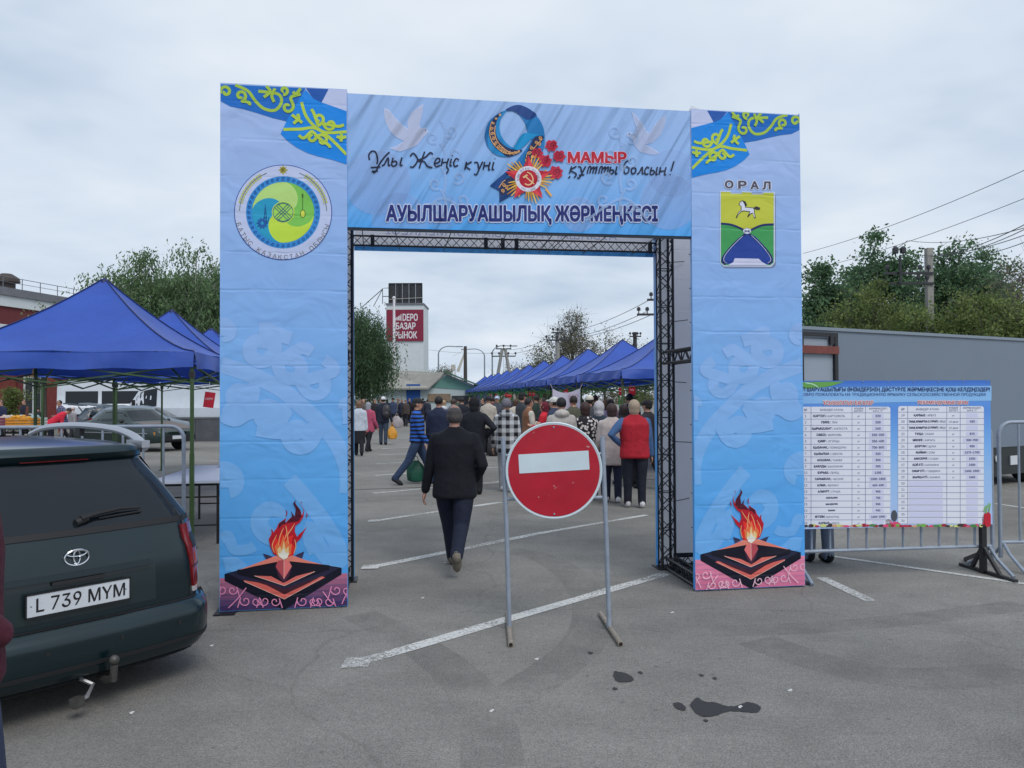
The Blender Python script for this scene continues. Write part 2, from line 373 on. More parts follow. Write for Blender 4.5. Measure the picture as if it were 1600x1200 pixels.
# ================================================================ festival arch
AL, AR_ = G(343, 958), G(1258, 917)
AX = (AR_ - AL).normalized(); AN = Vector((AX.y, -AX.x, 0))       # AN points at the camera
AW = (AR_ - AL).length; ARZ = math.atan2(AX.y, AX.x)
def FP(px, py): return plane_uv(px, py, AL, AX, AN)
AH = (FP(343, 133)[1] + FP(1253, 174)[1]) / 2
BZ = (FP(545, 357)[1] + FP(1080, 367)[1]) / 2
PW1 = FP(543, 600)[0]; PW2 = FP(1083, 600)[0]; AD = 1.02
arch = thing('festival_arch', 'large light blue fabric festival arch with printed pylons and crossbeam', 'arch', AL, ARZ)

def cloth_nodes(nt, kind):
    """wrinkles of the stretched banner cloth as a normal, in the arch's own coordinates"""
    tc = node(nt, 'ShaderNodeTexCoord'); sp = node(nt, 'ShaderNodeSeparateXYZ'); ln(nt, tc.outputs['Object'], sp.inputs[0])
    if kind == 'beam':
        mr_ = node(nt, 'ShaderNodeMapping'); mr_.inputs['Rotation'].default_value = (0, R(-30), 0); ln(nt, tc.outputs['Object'], mr_.inputs[0])
        mp = node(nt, 'ShaderNodeMapping'); mp.inputs['Scale'].default_value = (5.0, 1, 0.5); ln(nt, mr_.outputs[0], mp.inputs[0])
        n = node(nt, 'ShaderNodeTexNoise', i_Scale=1.0, i_Detail=2.0, i_Distortion=0.3); ln(nt, mp.outputs[0], n.inputs['Vector'])
        h = n.outputs['Fac']; st, di = 1.0, 0.13
    else:
        mp = node(nt, 'ShaderNodeMapping'); mp.inputs['Scale'].default_value = (2.2, 1, 3.2); ln(nt, tc.outputs['Object'], mp.inputs[0])
        n = node(nt, 'ShaderNodeTexNoise', i_Scale=1.3, i_Detail=2.0, i_Distortion=0.6); ln(nt, mp.outputs[0], n.inputs['Vector'])
        wob = node(nt, 'ShaderNodeMath', operation='MULTIPLY_ADD', i_1=0.035); ln(nt, n.outputs['Fac'], wob.inputs[0]); ln(nt, sp.outputs['Z'], wob.inputs[2])
        dv = node(nt, 'ShaderNodeMath', operation='DIVIDE', i_1=0.305); ln(nt, wob.outputs[0], dv.inputs[0])
        fr = node(nt, 'ShaderNodeMath', operation='FRACT'); ln(nt, dv.outputs[0], fr.inputs[0])
        sb = node(nt, 'ShaderNodeMath', operation='SUBTRACT', i_1=0.5); ln(nt, fr.outputs[0], sb.inputs[0])
        ab = node(nt, 'ShaderNodeMath', operation='ABSOLUTE'); ln(nt, sb.outputs[0], ab.inputs[0])
        sm = node(nt, 'ShaderNodeMapRange', interpolation_type='SMOOTHSTEP', i_1=0.0, i_2=0.055, i_3=-0.16, i_4=0.0); ln(nt, ab.outputs[0], sm.inputs[0])
        am = node(nt, 'ShaderNodeMapRange', i_1=0.35, i_2=0.68, i_3=0.1, i_4=1.0); ln(nt, n.outputs['Fac'], am.inputs[0])
        ml = node(nt, 'ShaderNodeMath', operation='MULTIPLY'); ln(nt, sm.outputs[0], ml.inputs[0]); ln(nt, am.outputs[0], ml.inputs[1])
        a2 = node(nt, 'ShaderNodeMath', operation='ADD'); ln(nt, ml.outputs[0], a2.inputs[0]); ln(nt, n.outputs['Fac'], a2.inputs[1])
        h = a2.outputs[0]; st, di = 0.6, 0.03
    bp = node(nt, 'ShaderNodeBump', i_Strength=st, i_Distance=di); ln(nt, h, bp.inputs['Height'])
    return bp.outputs[0], sp
PG = 1.40
def pr(*c):
    l = s2l(*c); k = min(PG, .93 / max(l)); return tuple(v * k for v in l)
def cloth(name, col=None, ramp=None, kind='pylon', alpha=1.0, rough=0.5, axis='Z', span=(0, 4.2)):
    key = name + kind
    if key in MATS: return MATS[key]
    m = bpy.data.materials.new(key); m.use_nodes = True; nt = m.node_tree; b = nt.nodes['Principled BSDF']
    nrm, sp = cloth_nodes(nt, kind); ln(nt, nrm, b.inputs['Normal'])
    b.inputs['Roughness'].default_value = rough; b.inputs['Specular IOR Level'].default_value = 0.35
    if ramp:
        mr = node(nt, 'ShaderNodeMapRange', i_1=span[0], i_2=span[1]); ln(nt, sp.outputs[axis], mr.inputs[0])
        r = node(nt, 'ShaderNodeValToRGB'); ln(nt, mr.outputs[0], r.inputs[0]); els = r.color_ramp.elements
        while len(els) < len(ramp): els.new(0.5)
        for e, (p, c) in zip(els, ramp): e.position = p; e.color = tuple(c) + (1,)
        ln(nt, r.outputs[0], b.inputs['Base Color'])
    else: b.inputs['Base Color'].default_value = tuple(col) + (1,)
    if alpha < 1: b.inputs['Alpha'].default_value = alpha
    else:
        tl = node(nt, 'ShaderNodeBsdfTranslucent'); mxs = node(nt, 'ShaderNodeMixShader', i_0=0.6 if ('white' in name or 'side' in name) else 0.07); out = nt.nodes['Material Output']
        if ramp: ln(nt, r.outputs[0], tl.inputs[0])
        else: tl.inputs[0].default_value = tuple(col) + (1,)
        ln(nt, b.outputs[0], mxs.inputs[1]); ln(nt, tl.outputs[0], mxs.inputs[2]); ln(nt, mxs.outputs[0], out.inputs[0])
    MATS[key] = m; return m
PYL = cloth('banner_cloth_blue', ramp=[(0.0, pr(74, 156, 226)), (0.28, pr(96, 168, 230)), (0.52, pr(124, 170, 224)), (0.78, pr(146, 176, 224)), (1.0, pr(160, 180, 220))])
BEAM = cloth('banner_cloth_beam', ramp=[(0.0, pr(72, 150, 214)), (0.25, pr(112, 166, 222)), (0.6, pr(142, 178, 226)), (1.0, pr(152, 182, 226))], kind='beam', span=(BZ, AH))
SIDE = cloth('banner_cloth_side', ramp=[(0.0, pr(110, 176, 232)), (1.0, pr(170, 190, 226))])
WHITE = cloth('banner_cloth_white_inside', (.92, .92, .95), kind='pylon')
def sheet(name, u0, u1, z0, z1, y, m, th=0.003, parent=arch, nx=2, nz=2):
    return MB().box(((u0 + u1) / 2, y, (z0 + z1) / 2), (u1 - u0, th, z1 - z0)).build(name, m, parent)
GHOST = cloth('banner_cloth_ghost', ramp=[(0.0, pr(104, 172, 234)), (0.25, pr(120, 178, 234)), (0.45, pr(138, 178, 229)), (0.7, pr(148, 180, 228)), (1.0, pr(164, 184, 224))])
YF = 0.0
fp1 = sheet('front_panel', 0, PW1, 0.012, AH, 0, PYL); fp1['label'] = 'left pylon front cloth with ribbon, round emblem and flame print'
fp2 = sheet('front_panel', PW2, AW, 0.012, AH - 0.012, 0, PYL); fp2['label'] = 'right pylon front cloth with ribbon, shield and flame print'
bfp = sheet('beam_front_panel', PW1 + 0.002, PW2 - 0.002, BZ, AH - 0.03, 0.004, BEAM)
for u0, u1, zz in ((0, PW1, 0.012), (PW2, AW, 0.012)):
    sheet('back_panel', u0, u1, zz, AH, AD, WHITE)['label'] = 'pale reverse of the rear cloth'
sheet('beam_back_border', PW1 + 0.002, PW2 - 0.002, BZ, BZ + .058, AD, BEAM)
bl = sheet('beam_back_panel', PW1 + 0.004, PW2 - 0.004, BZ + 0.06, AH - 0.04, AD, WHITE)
for u in (0.0015, AW - 0.0015):
    MB().box((u, AD / 2, AH / 2 + 0.006), (0.003, AD - 0.004, AH - 0.012)).build('side_panel', SIDE, arch)
# cloth lips wrapped round the inner edges
for u, s in ((PW1, 1), (PW2, -1)):
    MB().box((u - s * 0.0015, AD + 0.004 - 0.03, AH / 2 + 0.006), (0.003, 0.06, AH - 0.03)).build('edge_lip', PYL, arch)
    MB().box((u - s * 0.0015, 0.022, AH / 2 + 0.006), (0.003, 0.036, AH - 0.03)).build('edge_lip', PYL, arch)
# crumpled corner sticking up over the right pylon
MB().add([(PW2 - .02, 0.0, AH - .03), (PW2 + .10, 0.0, AH - .014), (PW2 + .02, 0.03, AH + .035), (PW2 + .05, .05, AH - .02)], [(0, 1, 2), (1, 3, 2), (3, 0, 2), (0, 3, 1)]).build('loose_corner', WHITE, arch)

# trusses
BLK = mat('truss_black', (0.012, 0.013, 0.016), 0.45, metal=0.0, var=0.3, vscale=12)
def truss(name, a, b, s=0.13, seg=None, rc=0.013, rl=0.0055, flat=False):
    a, b = Vector(a), Vector(b); d = (b - a); L = d.length; t = d.normalized()
    u = Vector((0, 0, 1)) if abs(t.z) < 0.9 else Vector((1, 0, 0)); u = (u - t * u.dot(t)).normalized(); v = t.cross(u)
    mb = MB(); seg = seg or max(2, int(round(L / (s * 0.95))))
    cor = [(u * i + v * j) * s / 2 for i, j in ((-1, -1), (1, -1), (1, 1), (-1, 1))]
    if flat:
        cor = [-u * s / 2, u * s / 2]
        for c in cor: mb.tube([a + c, b + c], rc, 6)
        for k in range(seg):
            p, q = a + t * L * k / seg, a + t * L * (k + 1) / seg; mb.tube([p + cor[k % 2], q + cor[(k + 1) % 2]], rl, 4, caps=False); mb.tube([p + cor[(k + 1) % 2], q + cor[k % 2]], rl, 4, caps=False)
        return mb.build(name, BLK, arch)
    for c in cor: mb.tube([a + c, b + c], rc, 6)
    for k in range(seg):
        p, q = a + t * L * k / seg, a + t * L * (k + 1) / seg
        for i in range(4):
            c0, c1 = cor[i], cor[(i + 1) % 4]
            mb.tube([p + c0, q + c1] if (k + i) % 2 else [p + c1, q + c0], rl, 4, caps=False)
            if k % 3 == 0: mb.tube([p + c0, p + c1], rl, 4, caps=False)
    return mb.build(name, BLK, arch)
S = 0.13
for u in (PW1 - S / 2 - .012, PW2 + S / 2 + .012):
    truss('truss_column', (u, AD - S / 2 - .03, 0.02), (u, AD - S / 2 - .03, AH - 0.05), S)
for u in (0.06 + .02, AW - 0.08):
    truss('truss_column', (u, AD - S / 2 - .03, 0.02), (u, AD - S / 2 - .03, AH - 0.05), S)
    truss('truss_column', (u, 0.09, 0.02), (u, 0.09, AH - 0.05), S)
for u in (PW1 - .035, PW2 + .035):
    MB().tube([(u, .03, .02), (u, .03, AH - .05)], .016, 8).build('front_post', BLK, arch)
for u, s in ((PW1 - .09, -1), (PW2 + .09, 1)):
    truss('base_truss', (u, 0.06, 0.075), (u, AD - S - .04, 0.075), 0.10)
    truss('mid_truss', (u, 0.06, 2.08), (u, AD - S - .04, 2.08), 0.11)
    truss('top_truss', (u, 0.06, AH - .12), (u, AD - S - .04, AH - .12), 0.11)
    truss('base_truss', (u + s * .08, AD - .10, 0.075), (u + s * .80, AD - .10, 0.075), 0.10)
truss('beam_truss', (PW1 - .01, AD - .06, BZ + .085), (PW2 + .01, AD - .06, BZ + .085), 0.09, rc=.009, rl=.004, flat=True)
truss('beam_truss', (PW1 - .01, AD - .10, AH - .12), (PW2 + .01, AD - .10, AH - .12), 0.10)
truss('beam_truss', (PW1 - .01, .09, AH - .12), (PW2 + .01, .09, AH - .12), 0.10)
ALU = mat('dark_steel_pipe', (0.10, 0.115, 0.14), 0.5, metal=0.3)
MB().tube([(PW1, .028, BZ - .008), (PW2, .028, BZ - .008)], .014, 8).build('bottom_pipe', ALU, arch)
for f in (.04, .13, .29, .45, .585, .63, .75, .90):
    u = lerp(PW1, PW2, f); MB().tube([(u, .04, BZ), (u + rnd.uniform(-.03, .05), AD - .06, BZ + .01)], .0045, 5).build('strap', BLK, arch)
for f in (.06, .42, .475, .52, .97): MB().box((lerp(PW1, PW2, f), AD - .16, BZ + .065), (.035, .03, .11)).build('clamp', BLK, arch)
for s, u in ((-1, PW1), (1, PW2)):      # cable ties along the cloth edges
    for k in range(13):
        z = .25 + k * .3
        MB().tube([(u + s * .01, .05, z), (u - s * .012, .035, z + .004)], .004, 5).build('cable_tie', BLK, arch)
        if k % 2: MB().tube([(u + s * .16, AD - .05, z + .1), (u + s * (.30 + .1 * rnd.random()), AD - .02, z + .1 + rnd.uniform(-.04, .03))], .004, 5).build('cable_tie', BLK, arch)
for x, y in ((.05, -.03), (PW1 - .05, .9), (PW2 + .05, .9), (AW + .03, .12)):
    MB().box((x, y + .05, .006), (.16, .22, .012)).build('base_plate', BLK, arch)

# ---------------------------------------------------------------- printing on the cloth
class Art:
    def __init__(s, parent, mp, kind, y0=0.0, sgn=-1, lim=None): s.lim = lim; s.p = parent; s.mp = mp; s.k = kind; s.y0 = y0; s.sg = sgn
    def m(s, col, alpha=1.0): return cloth('print_%d_%d_%d_%d' % (*col, int(alpha * 100)), pr(*col), kind=s.k, alpha=alpha)
    def put(s, name, polys, mtl, layer):
        mb = MB(); y = s.y0 + s.sg * (0.0022 + 0.0007 * layer)
        for pts in polys: mb.add([(u, y, v) for u, v in pts], [tuple(range(len(pts)))])
        return mb.build(name, mtl, s.p, fix=False)
    def fill(s, name, pts, col, layer, smooth=False, alpha=1.0):
        P = [s.mp(*p) for p in pts]
        if smooth: P = [(v.x, v.y) for v in cr_curve([Vector(p) for p in P + P[:1]], 6)[:-1]]
        return s.put(name, [P], s.m(col, alpha), layer)
    def multi(s, name, lists, col, layer, alpha=1.0): return s.put(name, [[s.mp(*p) for p in L] for L in lists], s.m(col, alpha), layer)
    def strokes(s, name, lines, wpx, col, layer, alpha=1.0, smooth=True, taper=False):
        if isinstance(lines, list) and len(lines) > 1 and name == 'ornament_print':
            for q, L in enumerate(lines): s.strokes(name, [L], wpx, col, layer + .25 * q, alpha, smooth, taper)
            return
        k = 0.00535; mb = MB(); y = s.y0 + s.sg * (0.0022 + 0.0007 * layer)
        for L in lines:
            w_ = wpx
            if isinstance(L, tuple) and isinstance(L[0], (int, float)): w_, L = L
            P = [Vector(s.mp(*p)) for p in L]
            if smooth and len(P) > 2: P = cr_curve(P, 5)
            vs = []
            for i, p in enumerate(P):
                d = (P[min(i + 1, len(P) - 1)] - P[max(i - 1, 0)]); d = d.normalized() if d.length > 1e-9 else Vector((1, 0)); n = Vector((-d.y, d.x)) * w_ * k / 2
                if taper: n = n * (0.25 + 0.75 * math.sin(math.pi * min(1, .12 + i / len(P) * .88)))
                q0, q1 = p - n, p + n
                if s.lim: q0.x, q1.x = (min(s.lim[1], max(s.lim[0], q.x)) for q in (q0, q1)); q0.y, q1.y = (min(s.lim[3], max(s.lim[2], q.y)) for q in (q0, q1))
                y -= 0.000012; vs += [(q0.x, y, q0.y), (q1.x, y, q1.y)]
            mb.add(vs, [(2 * i, 2 * i + 1, 2 * i + 3, 2 * i + 2) for i in range(len(P) - 1)])
        o_ = mb.build(name, GHOST if name == 'ornament_print' and s.k == 'pylon' else s.m(col, alpha), s.p, fix=False)
        if len(lines) > 3: o_['kind'] = 'stuff'
        return o_
    def text(s, name, string, box, col, layer, bold=0.0, shear=0.0, outline=None, ow=0.03):
        x0, x1, y0, y1 = box
        (ua, va), (ub, vb) = s.mp(x0, y1), s.mp(x1, y1); (_, vt) = s.mp(x0, y0)
        v, f = text_geo(string, 0.0, shear)
        ax0, ax1 = min(p[0] for p in v), max(p[0] for p in v); ay0, ay1 = min(p[1] for p in v), max(p[1] for p in v)
        for bd, c, ly in (([(bold + ow, outline, layer)] if outline else []) + [(bold, col, layer + 2)]):
            mb = MB(); offs = [(0, 0)] + ([(bd * math.cos(R(a)), bd * math.sin(R(a))) for a in range(0, 360, 45)] if bd > 0 else [])
            for q, (ox, oy) in enumerate(offs):
                y = s.y0 + s.sg * (0.0022 + 0.0007 * ly + 0.00012 * q); out = []
                for p in v:
                    fx = (p[0] + ox - ax0) / (ax1 - ax0); fy = (p[1] + oy - ay0) / (ay1 - ay0)
                    out.append((lerp(ua, ub, fx), y, lerp(va, vb, fx) + fy * (vt - va)))
                mb.add(out, f)
            mb.build(name if c == col else name + '_outline', s.m(c), s.p, fix=False)
    def arc_text(s, name, string, cx, cy, rad, a0, a1, size, col, layer, bold=0.0, flip=True):
        k = 0.00535; cu, cv = s.mp(cx, cy); mb = MB(); y = s.y0 + s.sg * (0.0022 + 0.0007 * layer)
        for i, ch in enumerate(string):
            if ch == ' ': continue
            a = R(lerp(a0, a1, i / (len(string) - 1))); v, f = text_geo(ch)
            wd = max(p[0] for p in v) + min(p[0] for p in v)
            ca, sa = math.cos(a), math.sin(a); up = (-ca, -sa) if flip else (ca, sa); rt = (up[1], -up[0])
            mb.add([(cu + rad * k * ca + ((p[0] - wd / 2) * rt[0] + (p[1] - .36) * up[0]) * size * k, y, cv + rad * k * sa + ((p[0] - wd / 2) * rt[1] + (p[1] - .36) * up[1]) * size * k) for p in v], f)
        return mb.build(name, s.m(col), s.p, fix=False)
def spiral(cx, cy, r0, r1, a0, turns, n=18):      # pixels, y down
    return [(cx + lerp(r0, r1, i / n) * math.cos(R(a0 + 360 * turns * i / n)), cy + lerp(r0, r1, i / n) * math.sin(R(a0 + 360 * turns * i / n))) for i in range(n + 1)]
def circ(cx, cy, rx, ry=None, n=40, a0=0, a1=360): return [(cx + rx * math.cos(R(lerp(a0, a1, i / n))), cy + (ry or rx) * math.sin(R(lerp(a0, a1, i / n)))) for i in range(n + (a1 - a0 < 360))]
def ringpoly(cx, cy, r0, r1, n=48, k=0.973): return [[(cx + r * math.cos(2 * math.pi * j / n), cy + r * k * math.sin(2 * math.pi * j / n)) for r, j in ((r0, i), (r1, i), (r1, i + 1), (r0, i + 1))] for i in range(n)]
def clampu(fn, lo, hi):
    def g(px, py):
        u, v = fn(px, py); return min(hi, max(lo, u)), v
    return g
mL = clampu(FP, 0.004, PW1 - .004)
def mirror(px, py):
    u, v = FP(px, py); f = (AW - PW2) / PW1
    return min(AW - .004, max(PW2 + .004, AW - u * f)), min(v, AH - .02)
def mLt(px, py):
    u, v = mL(px, py); return u, min(v, AH - .004)
for side, mp in (('left', mLt), ('right', mirror)):
    A = Art(arch, mp, 'pylon', lim=(.004, PW1 - .004, .016, AH - .005) if side == 'left' else (PW2 + .004, AW - .004, .016, AH - .018))
    c1 = lambda *q: [(330 + x / 4, 120 + y / 4) for x, y in q]
    # ghost ornament, large pale scrolls
    g = lambda *q: [(343 + x / 4.286, 420 + y / 4.286) for x, y in q]
    gs = lambda cx, cy, r0, r1, a, t: spiral(343 + cx / 4.286, 420 + cy / 4.286, r0 / 4.286, r1 / 4.286, a, t)
    A.strokes('ornament_print', [(24, g((-30, 640), (200, 705), (400, 800), (560, 930), (700, 1060), (800, 1200), (860, 1350), (900, 1500))),
        (21, gs(270, 535, 34, 108, 0, -1.1) + g((300, 395), (400, 440), (480, 468))), (19, gs(490, 660, 30, 98, 200, 1.0) + g((500, 560), (560, 530), (620, 560))),
        (18, gs(650, 770, 28, 92, 190, 1.0) + g((760, 690), (745, 640), (700, 610))), (19, gs(30, 425, 22, 78, 90, -.8)), (20, gs(140, 850, 28, 88, 330, -1.0) + g((60, 960), (160, 1000))),
        (22, gs(335, 965, 34, 94, 330, -.95) + g((210, 960), (100, 1010), (0, 960))), (23, gs(530, 1110, 36, 104, 330, -.95) + g((390, 1090), (250, 1070))), (15, gs(850, 930, 20, 80, 180, .8))],
        15, (150, 180, 228), 1, alpha=0.55)
    h = lambda *q: [(340 + x / 5.714, 760 + y / 5.714) for x, y in q]
    hs = lambda cx, cy, r0, r1, a, t: spiral(340 + cx / 5.714, 760 + cy / 5.714, r0 / 5.714, r1 / 5.714, a, t)
    A.strokes('ornament_print', [(26, hs(495, 290, 40, 190, 340, -.85)), (26, hs(70, -20, 60, 170, 60, -.7)), (24, h((640, -60), (800, 120), (950, 320), (1060, 500), (1150, 720))), (24, h((860, 480), (920, 560), (1000, 660), (1080, 760))), (22, h((60, 700), (140, 690), (220, 760)))], 24, (132, 186, 240), 1.1, alpha=0.5)
    A.strokes('ornament_print', [(16, h((0, 480), (90, 440), (150, 560), (270, 560), (330, 530))), (30, h((880, 330), (850, 450), (900, 580)))], 16, (128, 184, 240), 2, alpha=0.4)
    # flag ribbon along the top
    A.fill('ribbon_print', c1((50, 46), (590, 72), (512, 226), (476, 280), (380, 257), (290, 228), (200, 202), (120, 186), (50, 152)), (16, 96, 176), 2)
    A.fill('ribbon_print', c1((590, 82), (640, 138), (690, 160), (848, 216), (848, 548), (760, 520), (670, 498), (600, 476), (530, 440), (470, 395), (434, 356), (470, 282), (545, 150)), (8, 122, 206), 3)
    A.fill('ribbon_print', c1((594, 72), (734, 78), (690, 162), (640, 138)), (22, 78, 156), 4)
    A.fill('ribbon_print', c1((734, 78), (850, 84), (850, 216), (690, 161)), (186, 194, 226), 3)
    s1 = lambda cx, cy, r0, r1, a, t: spiral(330 + cx / 4, 120 + cy / 4, r0 / 4, r1 / 4, a, t)
    A.strokes('ribbon_ornament', [c1((565, 160), (590, 240), (635, 300), (700, 350), (760, 400), (848, 488)), c1((452, 330), (560, 328), (640, 320), (720, 350), (848, 345)),
        s1(672, 265, 8, 36, 60, 1.1) + c1((640, 225), (625, 205)), s1(745, 300, 8, 38, 150, 1.1) + c1((790, 312), (830, 302)), s1(628, 380, 8, 34, 300, -1.1) + c1((580, 385), (548, 368)), s1(695, 398, 8, 36, 250, -1.1) + c1((735, 430), (742, 446)),
        c1((505, 240), (545, 270), (570, 290)), c1((540, 235), (548, 262), (515, 295)), c1((785, 375), (815, 385), (845, 375)), c1((815, 360), (812, 408))], 4.6, (166, 188, 62), 5)
    A.strokes('ribbon_ornament', [c1((150, 52), (230, 90), (275, 150), (330, 200), (400, 210), (440, 160), (420, 110), (330, 95), (295, 92)), s1(92, 95, 8, 38, 200, -1.1) + c1((60, 70),), s1(185, 120, 8, 36, 40, 1.1) + c1((210, 155), (240, 165), (240, 180)),
        s1(478, 190, 8, 38, 330, -1.0) + c1((500, 130), (560, 110)), c1((345, 60), (370, 95), (330, 130)), c1((400, 75), (380, 120), (395, 160)), s1(455, 88, 6, 28, 100, 1.0), c1((560, 75), (530, 110), (512, 95))], 4.6, (150, 178, 60), 4)
    # eternal flame
    P2 = (176, 104, 128) if side == 'left' else (214, 126, 152)
    band = MB(); u0, u1 = (0.003, PW1 - .003) if side == 'left' else (PW2 + .003, AW - .003)
    zt = FP(343, 906)[1]
    n_ = 6
    for i in range(n_): band.add([(u, -0.0036, z) for u, z in ((u0, zt * i / n_ + .016), (u1, zt * i / n_ + .016), (u1, zt * (i + 1) / n_ + .014), (u0, zt * (i + 1) / n_ + .014))], [(0, 1, 2, 3)], i)
    lo = (52, 40, 84) if side == 'left' else (190, 104, 136)
    band.build('border_print', [A.m(tuple(int(lerp(a, b, (i + .5) / n_)) for a, b in zip(lo, P2))) for i in range(n_)], arch, fix=False)
    bs = []
    for cx in (40, 250, 420, 760, 900, 1060):
        yy = 1020 if 200 < cx < 920 else 920
        bs += [hs(cx, yy, 10, 52, 160, 1.15) + h((cx - 70, yy + 70),), hs(cx + 95, yy + 5, 10, 46, 20, -1.15) + h((cx + 160, yy + 70),)]
    bs += [h((100, 1105), (180, 1000), (260, 900)), h((1110, 1045), (1140, 980), (1165, 950)), h((940, 930), (1000, 1010), (1040, 1045))]
    bs = [[(x, min(y, 949)) for x, y in L] for L in bs]
    A.strokes('border_ornament', bs, 1.5, (206, 130, 168) if side == 'left' else (244, 196, 214), 4)
    A.fill('altar_print', h((64, 780), (590, 640), (1108, 725), (1106, 785), (600, 1098), (560, 1085), (64, 842)), (12, 14, 32), 5)
    A.fill('altar_print', h((90, 778), (585, 660), (1085, 728), (598, 1000)), (34, 34, 58), 6)
    A.fill('altar_print', h((235, 835), (430, 868), (598, 935), (760, 870), (935, 800), (960, 812), (598, 1003), (240, 850)), (196, 92, 84), 7)
    A.fill('altar_print', h((300, 838), (440, 880), (598, 962), (800, 868), (900, 815), (860, 820), (598, 915), (420, 850)), (60, 26, 40), 8)
    A.fill('altar_print', h((178, 742), (585, 655), (1000, 702), (998, 740), (598, 886), (178, 782)), (14, 14, 30), 9)
    A.fill('altar_print', h((330, 795), (480, 800), (590, 860), (700, 800), (870, 755), (598, 884)), (202, 100, 92), 10)
    A.fill('altar_print', h((405, 597), (500, 625), (440, 655)), (50, 44, 74), 9)
    A.fill('altar_print', h((776, 578), (690, 615), (755, 640)), (50, 44, 74), 9)
    A.fill('altar_print', h((190, 745), (520, 618), (590, 630), (590, 660), (330, 710)), (208, 120, 104), 10)
    A.fill('altar_print', h((590, 630), (660, 612), (800, 660), (940, 695), (780, 680), (590, 660)), (208, 120, 104), 10)
    A.fill('altar_print', h((592, 655), (540, 660), (520, 715), (594, 825)), (168, 70, 80), 11)
    A.fill('altar_print', h((592, 655), (640, 665), (664, 712), (594, 825)), (214, 110, 110), 11)
    A.fill('altar_print', h((520, 715), (594, 825), (664, 715), (640, 800), (594, 860), (545, 800)), (70, 34, 56), 10)
    A.strokes('altar_lines', [h((594, 655), (594, 822)), h((240, 845), (598, 1003), (935, 815)), h((330, 795), (598, 884), (870, 757))], 0.7, (244, 208, 196), 12, smooth=False)
    A.fill('flame_print', h((500, 600), (470, 530), (458, 470), (480, 430), (490, 385), (500, 410), (530, 370), (545, 330), (600, 290), (615, 280), (600, 330), (650, 280), (668, 265), (655, 215), (690, 270), (700, 200), (676, 150), (700, 118), (695, 150), (740, 210), (755, 260), (770, 210), (745, 150), (775, 210), (768, 270), (735, 320), (695, 350), (690, 400), (710, 450), (735, 420), (760, 400), (800, 355), (770, 410), (745, 460), (705, 500), (695, 560), (680, 610), (590, 640)), (170, 22, 38), 11)
    A.fill('flame_print', h((655, 215), (690, 270), (700, 200), (676, 150), (700, 118), (695, 150), (740, 210), (752, 270), (720, 310), (650, 320), (580, 340), (545, 380), (548, 330), (600, 295), (612, 330), (650, 285), (668, 265)), (72, 14, 34), 12)
    for pts, c, ly in (((( 520, 600), (490, 520), (520, 440), (540, 480), (575, 390), (590, 450), (640, 370), (630, 450), (680, 430), (660, 500), (690, 540), (670, 610), (590, 640)), (214, 44, 40), 12),
                       (((530, 610), (510, 540), (545, 490), (560, 530), (590, 430), (605, 500), (640, 440), (630, 530), (665, 510), (655, 600), (590, 645)), (238, 122, 70), 13),
                       (((540, 615), (535, 560), (560, 530), (575, 570), (592, 480), (610, 560), (635, 530), (640, 610), (590, 648)), (250, 214, 150), 14),
                       (((555, 625), (545, 595), (570, 590), (590, 550), (610, 590), (640, 590), (625, 635), (590, 652)), (255, 250, 236), 15)):
        A.fill('flame_print', h(*pts), c, ly)
    A.strokes('flame_print', [h((510, 590), (490, 520), (530, 430)), h((545, 520), (560, 440), (590, 370)), h((640, 520), (625, 440), (660, 380), (690, 330)), h((680, 600), (700, 530), (690, 470)), h((600, 470), (620, 410), (610, 350))], 1.3, (250, 190, 130), 13, taper=True)
    A.strokes('flame_sparks', [h((612, 265), (620, 235), (612, 212)), h((745, 135), (752, 145)), h((790, 280), (800, 255), (795, 232)), h((482, 380), (490, 400))], 1.6, (140, 26, 40), 12, taper=True)

# ---- round emblem, left pylon
A = Art(arch, mL, 'pylon'); ex, ey = 442.5, 332
A.multi('emblem_disc', [circ(ex, ey, 76.5, 74.5, 60)], (40, 64, 140), 3); A.multi('emblem_disc', [circ(ex, ey, 75.3, 73.3, 60)], (190, 200, 232), 4)
A.multi('emblem_ring', ringpoly(ex, ey, 48.5, 58), (46, 128, 194), 5)
A.strokes('emblem_key_pattern', [spiral(ex + 53.2 * math.cos(R(a)), ey + 51.8 * math.sin(R(a)), .6, 2.9, a, 1.2, 9) for a in range(0, 360, 9)], 0.8, (28, 62, 130), 6, smooth=False)
cols = [(168, 200, 116), (112, 178, 76), (176, 202, 62), (34, 142, 178)]
for k in range(4):
    pts = []
    th = lambda r, b: b + 95 * (1 - r / 49) ** 0.8
    b0, b1 = -175 + 90 * k, -85 + 90 * k
    for i in range(13): r = lerp(14, 49, i / 12); a = R(th(r, b0)); pts.append((ex + r * math.cos(a), ey + r * .973 * math.sin(a)))
    for i in range(1, 12): a = R(lerp(b0, b1, i / 12)); pts.append((ex + 49 * math.cos(a), ey + 49 * .973 * math.sin(a)))
    for i in range(13): r = lerp(49, 14, i / 12); a = R(th(r, b1)); pts.append((ex + r * math.cos(a), ey + r * .973 * math.sin(a)))
    A.multi('emblem_field', [pts], cols[k], 5)
A.multi('emblem_hub', [circ(ex, ey, 17.5, 17, 30)], (190, 206, 70), 6); A.multi('emblem_hub', [circ(ex, ey, 16.3, 15.8, 30)], (56, 120, 110), 7); A.multi('emblem_hub', [circ(ex, ey, 15, 14.6, 30)], (150, 196, 84), 8)
